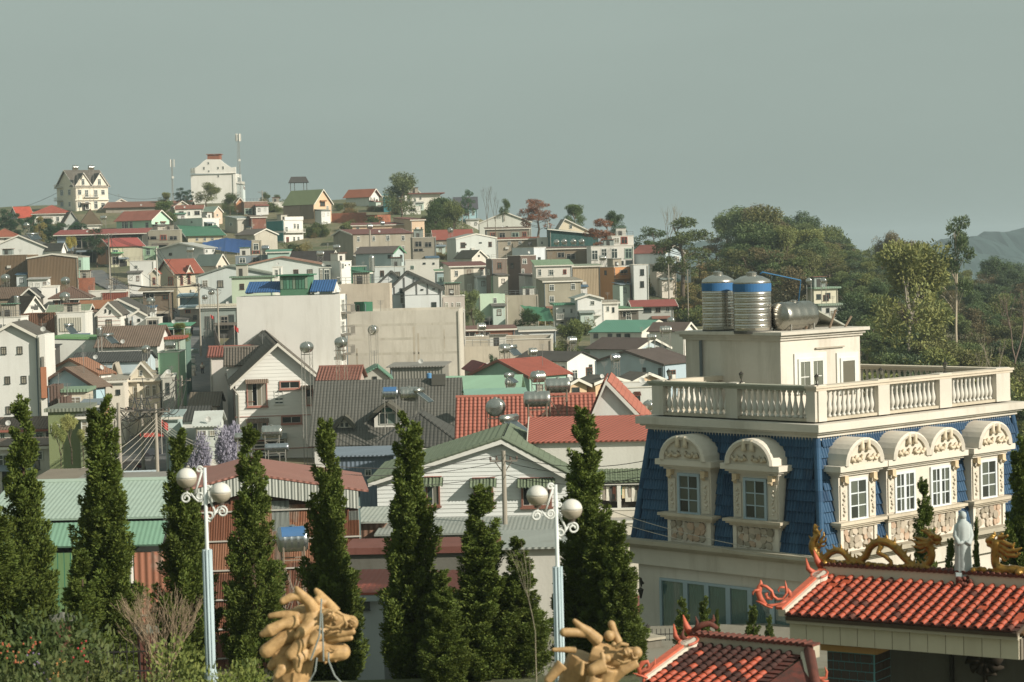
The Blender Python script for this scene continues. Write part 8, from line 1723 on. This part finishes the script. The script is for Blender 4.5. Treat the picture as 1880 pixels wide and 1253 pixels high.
# brick retaining wall and garden posts
def long_wall(label, pts, hgt, code, name='retaining_wall', cap=None):
    t = thing(name, label, 'wall', at(*pts[0]))
    for (a, b) in zip(pts[:-1], pts[1:]):
        A = at(*a); Bq = at(*b); d = (Bq-A); L = d.length; rz = math.atan2(d.y, d.x); M = Matrix.Translation(A - Vector(t.location)) @ Matrix.Rotation(rz, 4, 'Z')
        part('wall', MB().box(0, L, 0, .4, -3, hgt), code, t, M)
        if cap: part('coping', MB().box(-.05, L+.05, -.06, .46, hgt, hgt+.12), cap, t, M)
long_wall('orange hollow-brick retaining wall under the grassy crest', [(609, 407, 655), (672, 410, 652), (717, 405, 656)], 2.3, 'bb5663f')
for i, (u, v, Y, lb) in enumerate(((114, 1128, 47, 'dark red-brown gate post left of the second cypress'), (268, 1150, 47, 'dark red-brown gate post behind the bare shrub'))):
    P = at(u, v, Y); t = thing('gate_post', lb, 'post', (P.x, P.y, P.z)); part('shaft', MB().box(-.17, .17, -.17, .17, -4, -.12), 'k5a3428', t, Matrix.Rotation(.3, 4, 'Z')); part('cap', MB().box(-.24, .24, -.24, .24, -.12, -.04).lathe([(.22, -.04), (.05, .04)], 4), 'k6a6a5c', t, Matrix.Rotation(.3, 4, 'Z'))
def fence(label, u0, u1, v, Y, hgt):
    A, Bq = at(u0, v, Y), at(u1, v, Y); d = Bq - A; L = d.length; t = thing('iron_fence', label, 'fence', A, math.atan2(d.y, d.x)); n = int(L/.13)
    for i in range(n): part('bar', MB().ring([(i*L/n, 0, -.3), (i*L/n, 0, hgt)], [.012, .012], 5), 'p2f2d2a', t)
    part('fence_rail', MB().box(0, L, -.015, .015, .1, .13).box(0, L, -.015, .015, hgt-.2, hgt-.17), 'p2f2d2a', t)
fence('black iron fence along the mansion terrace', 1198, 1262, 1196, 76, .75); fence('dark iron fence at the foot of the cypress row', 150, 330, 1245, 46.5, .7)
def terrace():
    P = at(1190, 1196, 75); t = thing('stone_pier', 'stone pier with small lantern beside the mansion terrace', 'pier', P, .6); part('shaft', MB().box(-.32, .32, -.32, .32, -1.5, .42), 'k7d786a', t); part('cap', MB().box(-.42, .42, -.42, .42, .42, .5), 'kb5ab94', t)
    Q = P + Vector((0, 0, .5)); u, v = proj(Q); lantern('small black lantern on the stone pier by the terrace', u, v, Q.y, 24)
    Mq = at(1181, 1082, 82.6); w2 = thing('wall_lamp', 'dark ornate wall lamp left of the mansion glazing', 'lamp', Mq, R_(44)); part('bracket', MB().ring([(0, 0, .2), (-.14, 0, .42), (-.1, 0, .1)], [.05, .07, .03], 6), 'p3a3630', w2); part('lamp_glass', MB().lathe([(.03, -.32), (.1, -.05), (.12, 0), (.03, .08)], 6), 'p3f3b34', w2, Matrix.Translation((-.14, 0, 0)))
    part('terrace_slab', MB().box(0, 0.001, 0, .001, 0, .001), 'k8d8776', t) if False else None
terrace()
g_ = at(1300, 1215, 72); o = part('terrace', MB().box(g_.x-9, g_.x+6, g_.y-6, g_.y+7, g_.z-3, g_.z), 'k8d8776', None, Matrix.Identity(4)); o['kind'] = 'structure'
# street traffic
def motorbike(label, u, v, rz, Y=None):
    P = G(u, v) if Y is None else at(u, v, Y); t = thing('motorbike', label, 'motorbike', (P.x, P.y, P.z + .25), rz)
    for x in (-.62, .62):
        w_ = part('wheel', MB().ring([(x + .29*math.cos(a), 0, .3 + .29*math.sin(a)) for a in np.linspace(0, 6.283, 15)], .055, 6, cap=False), 'p26262a', t); part('hub', MB().ring([(x, -.05, .3), (x, .05, .3)], .07, 8), 'm9a9a92', w_)
    part('body', MB().ring([(-.55, 0, .65), (-.1, 0, .5), (.3, 0, .55), (.5, 0, .95)], [.12, .16, .12, .07], 8), 'p7a2a2a', t, smooth=True); part('seat', MB().ring([(-.6, 0, .82), (-.2, 0, .78), (.1, 0, .74)], [.1, .13, .1], 8), 'p2a2826', t, smooth=True); part('handlebar', MB().ring([(.42, -.33, 1.05), (.5, 0, 1.0), (.42, .33, 1.05)], .025, 5).ring([(.5, 0, 1.0), (.62, 0, .35)], .03, 5), 'p3a3a38', t); part('headlight', MB().lathe([(.02, -.05), (.09, 0), (.08, .05)], 8), 'g9a9a90', t, Matrix.Translation((.58, 0, .92)))
    return t
def person(label, u, v, shirt, trousers, seat=None, Y=None):
    P = G(u, v) if Y is None else at(u, v, Y); t = thing('person', label, 'person', (P.x, P.y, P.z + .25)); mb = MB(); zz = .0
    for s in (-1, 1):
        mb.ring([(s*.1, 0, .9), (s*.11, -.03, .5), (s*.11, .02, .08)], [.1, .075, .05], 8).ring([(s*.11, .04, .05), (s*.12, -.12, .04)], [.05, .04], 6).ring([(s*.19, 0, 1.38), (s*.25, .02, 1.1), (s*.24, -.08, .85)], [.06, .05, .035], 7); ball(mb, (s*.24, -.1, .8), .05, 6)
    mb.ring([(0, 0, .85), (0, 0, 1.0), (0, 0, 1.2), (0, 0, 1.4), (0, 0, 1.5)], [.16, .15, .17, .19, .07], 10); mb.ring([(0, 0, 1.45), (0, 0, 1.58)], .06, 8); ball(mb, (0, -.01, 1.66), .11, 8, .9, 1, 1.15)
    b = part('body', mb, 'pa87a5c', t, smooth=True)
    part('shirt', MB().ring([(0, 0, .92), (0, 0, 1.15), (0, 0, 1.38), (0, 0, 1.46)], [.18, .19, .21, .1], 10).ring([(-.2, 0, 1.4), (-.27, .02, 1.12)], [.075, .065], 7).ring([(.2, 0, 1.4), (.27, .02, 1.12)], [.075, .065], 7), shirt, t, smooth=True)
    part('trousers', MB().ring([(-.1, 0, .95), (-.12, -.03, .5), (-.12, .02, .1)], [.12, .09, .075], 8).ring([(.1, 0, .95), (.12, -.03, .5), (.12, .02, .1)], [.12, .09, .075], 8), trousers, t, smooth=True); part('hair', MB().lathe([(.1, 0), (.12, .05), (.08, .12), (.01, .14)], 8), 'p241f1c', t, Matrix.Translation((0, .01, 1.66)))
motorbike('motorbike standing on the lower street near the pole', 258, 872, 1.2); motorbike('motorbike parked at the upper street bend', 316, 580, .4)
def cart(label, u, v):
    P = G(u, v); t = thing('street_stall', label, 'stall', (P.x, P.y, P.z + .2), .3); part('cart', MB().box(-.9, .9, -.5, .5, .35, 1.0), 'p3a4044', t)
    for x in (-.85, .85):
        for y in (-.45, .45): part('post', MB().box(x-.03, x+.03, y-.03, y+.03, 1.0, 2.2), 'p6a6a66', t)
    for x in (-.6, .6): part('wheel', MB().ring([(x, -.55, .3), (x, -.45, .3)], .3, 12), 'p26262a', t)
    mb = MB(); vs = []; fs = []; n = 8
    for j in range(3):
        for i in range(n+1): vs.append((-1.15+2.3*i/n, -.75+.75*j, 2.2+(.35 if j == 1 else 0)+.04*(i % 2)))
    for j in range(2): fs += [(j*(n+1)+i, j*(n+1)+i+1, (j+1)*(n+1)+i+1, (j+1)*(n+1)+i) for i in range(n)]
    mb.add(vs, fs); part('red_canopy', mb, 'pb0402f', t)
cart('street stall under a red canopy beside the lower street', 279, 845)
def flag(label, u, v, Y):
    P = at(u, v, Y); t = thing('flag', label, 'flag', P - Vector((0, 0, 2))); part('flagpole', MB().ring([(0, 0, 0), (0, 0, 2.6)], .03, 5), 'pb5b0a4', t); mb = MB(); vs = []; n = 6
    for i in range(n+1): vs += [(.5*i/n, .06*math.sin(i*1.4), 2.5-.35*i/n), (.5*i/n, .06*math.sin(i*1.4+.4), 2.05-.45*i/n)]
    mb.add(vs, [(i*2, i*2+2, i*2+3, i*2+1) for i in range(n)]); part('cloth', mb, 'pb8322c', t)
flag('red flag beside the leaning pole of the lower street', 296, 783, 165); flag('small red flag on the shop row by the street', 386, 583, 365); flag('red flag at the blank white building corner', 430, 606, 262)
person('person in pale shirt walking on the sloping street', 372, 690, 'pc9c4b5', 'p3a3f4a'); person('person in dark clothes near the shops', 352, 618, 'p4a4f5a', 'p2f2f32')
# gutters, street clutter on the left pavement of the upper street
rc = random.Random(17)
for i in range(16):
    u, v = rc.uniform(334, 356), rc.uniform(650, 700); P = G(u, v); c = rc.choice(['p8a9a8c', 'pc9c0b0', 'p5a7f9a', 'p9a6a4a', 'pb5b5aa', 'p4f6f5a']); s = rc.uniform(.4, .9)
    lb = 'market crate heap item %s on the left pavement' % ['green', 'cream', 'blue', 'rust', 'white', 'dark'][i % 6]
    t = thing('market_crate', 'stacked %s crates and bundles on the street pavement' % {'p8a9a8c': 'grey-green', 'pc9c0b0': 'cream', 'p5a7f9a': 'blue', 'p9a6a4a': 'brown', 'pb5b5aa': 'pale grey', 'p4f6f5a': 'dark green'}[c], 'crate', (P.x, P.y, P.z + .2), rc.uniform(0, 3), 'pavement clutter'); part('crate', MB().box(-s, s, -s*.6, s*.6, 0, s*.7).box(-s*.9, s*.9, -s*.5, s*.5, s*.7, s*1.1), c, t); part('rim', MB().box(-s*1.05, s*1.05, -s*.66, -s*.6, s*.6, s*.72), 'pa9a79c', t)
# ------------------------------------------------------------------ haze
hb = part('haze', MB().box(-7000, 7000, -420, 12500, -90, 75), 'pffffff', None); hb['kind'] = 'stuff'
hm = bpy.data.materials.new('haze_air'); hm.use_nodes = True; ht = hm.node_tree; ht.nodes.clear()
ho = ht.nodes.new('ShaderNodeOutputMaterial'); hv = ht.nodes.new('ShaderNodeVolumePrincipled')
hv.inputs['Color'].default_value = (.74, .88, .92, 1); hv.inputs['Density'].default_value = 0.00018; hv.inputs['Anisotropy'].default_value = 0.2
ht.links.new(hv.outputs[0], ho.inputs['Volume']); hb.data.materials.clear(); hb.data.materials.append(hm)
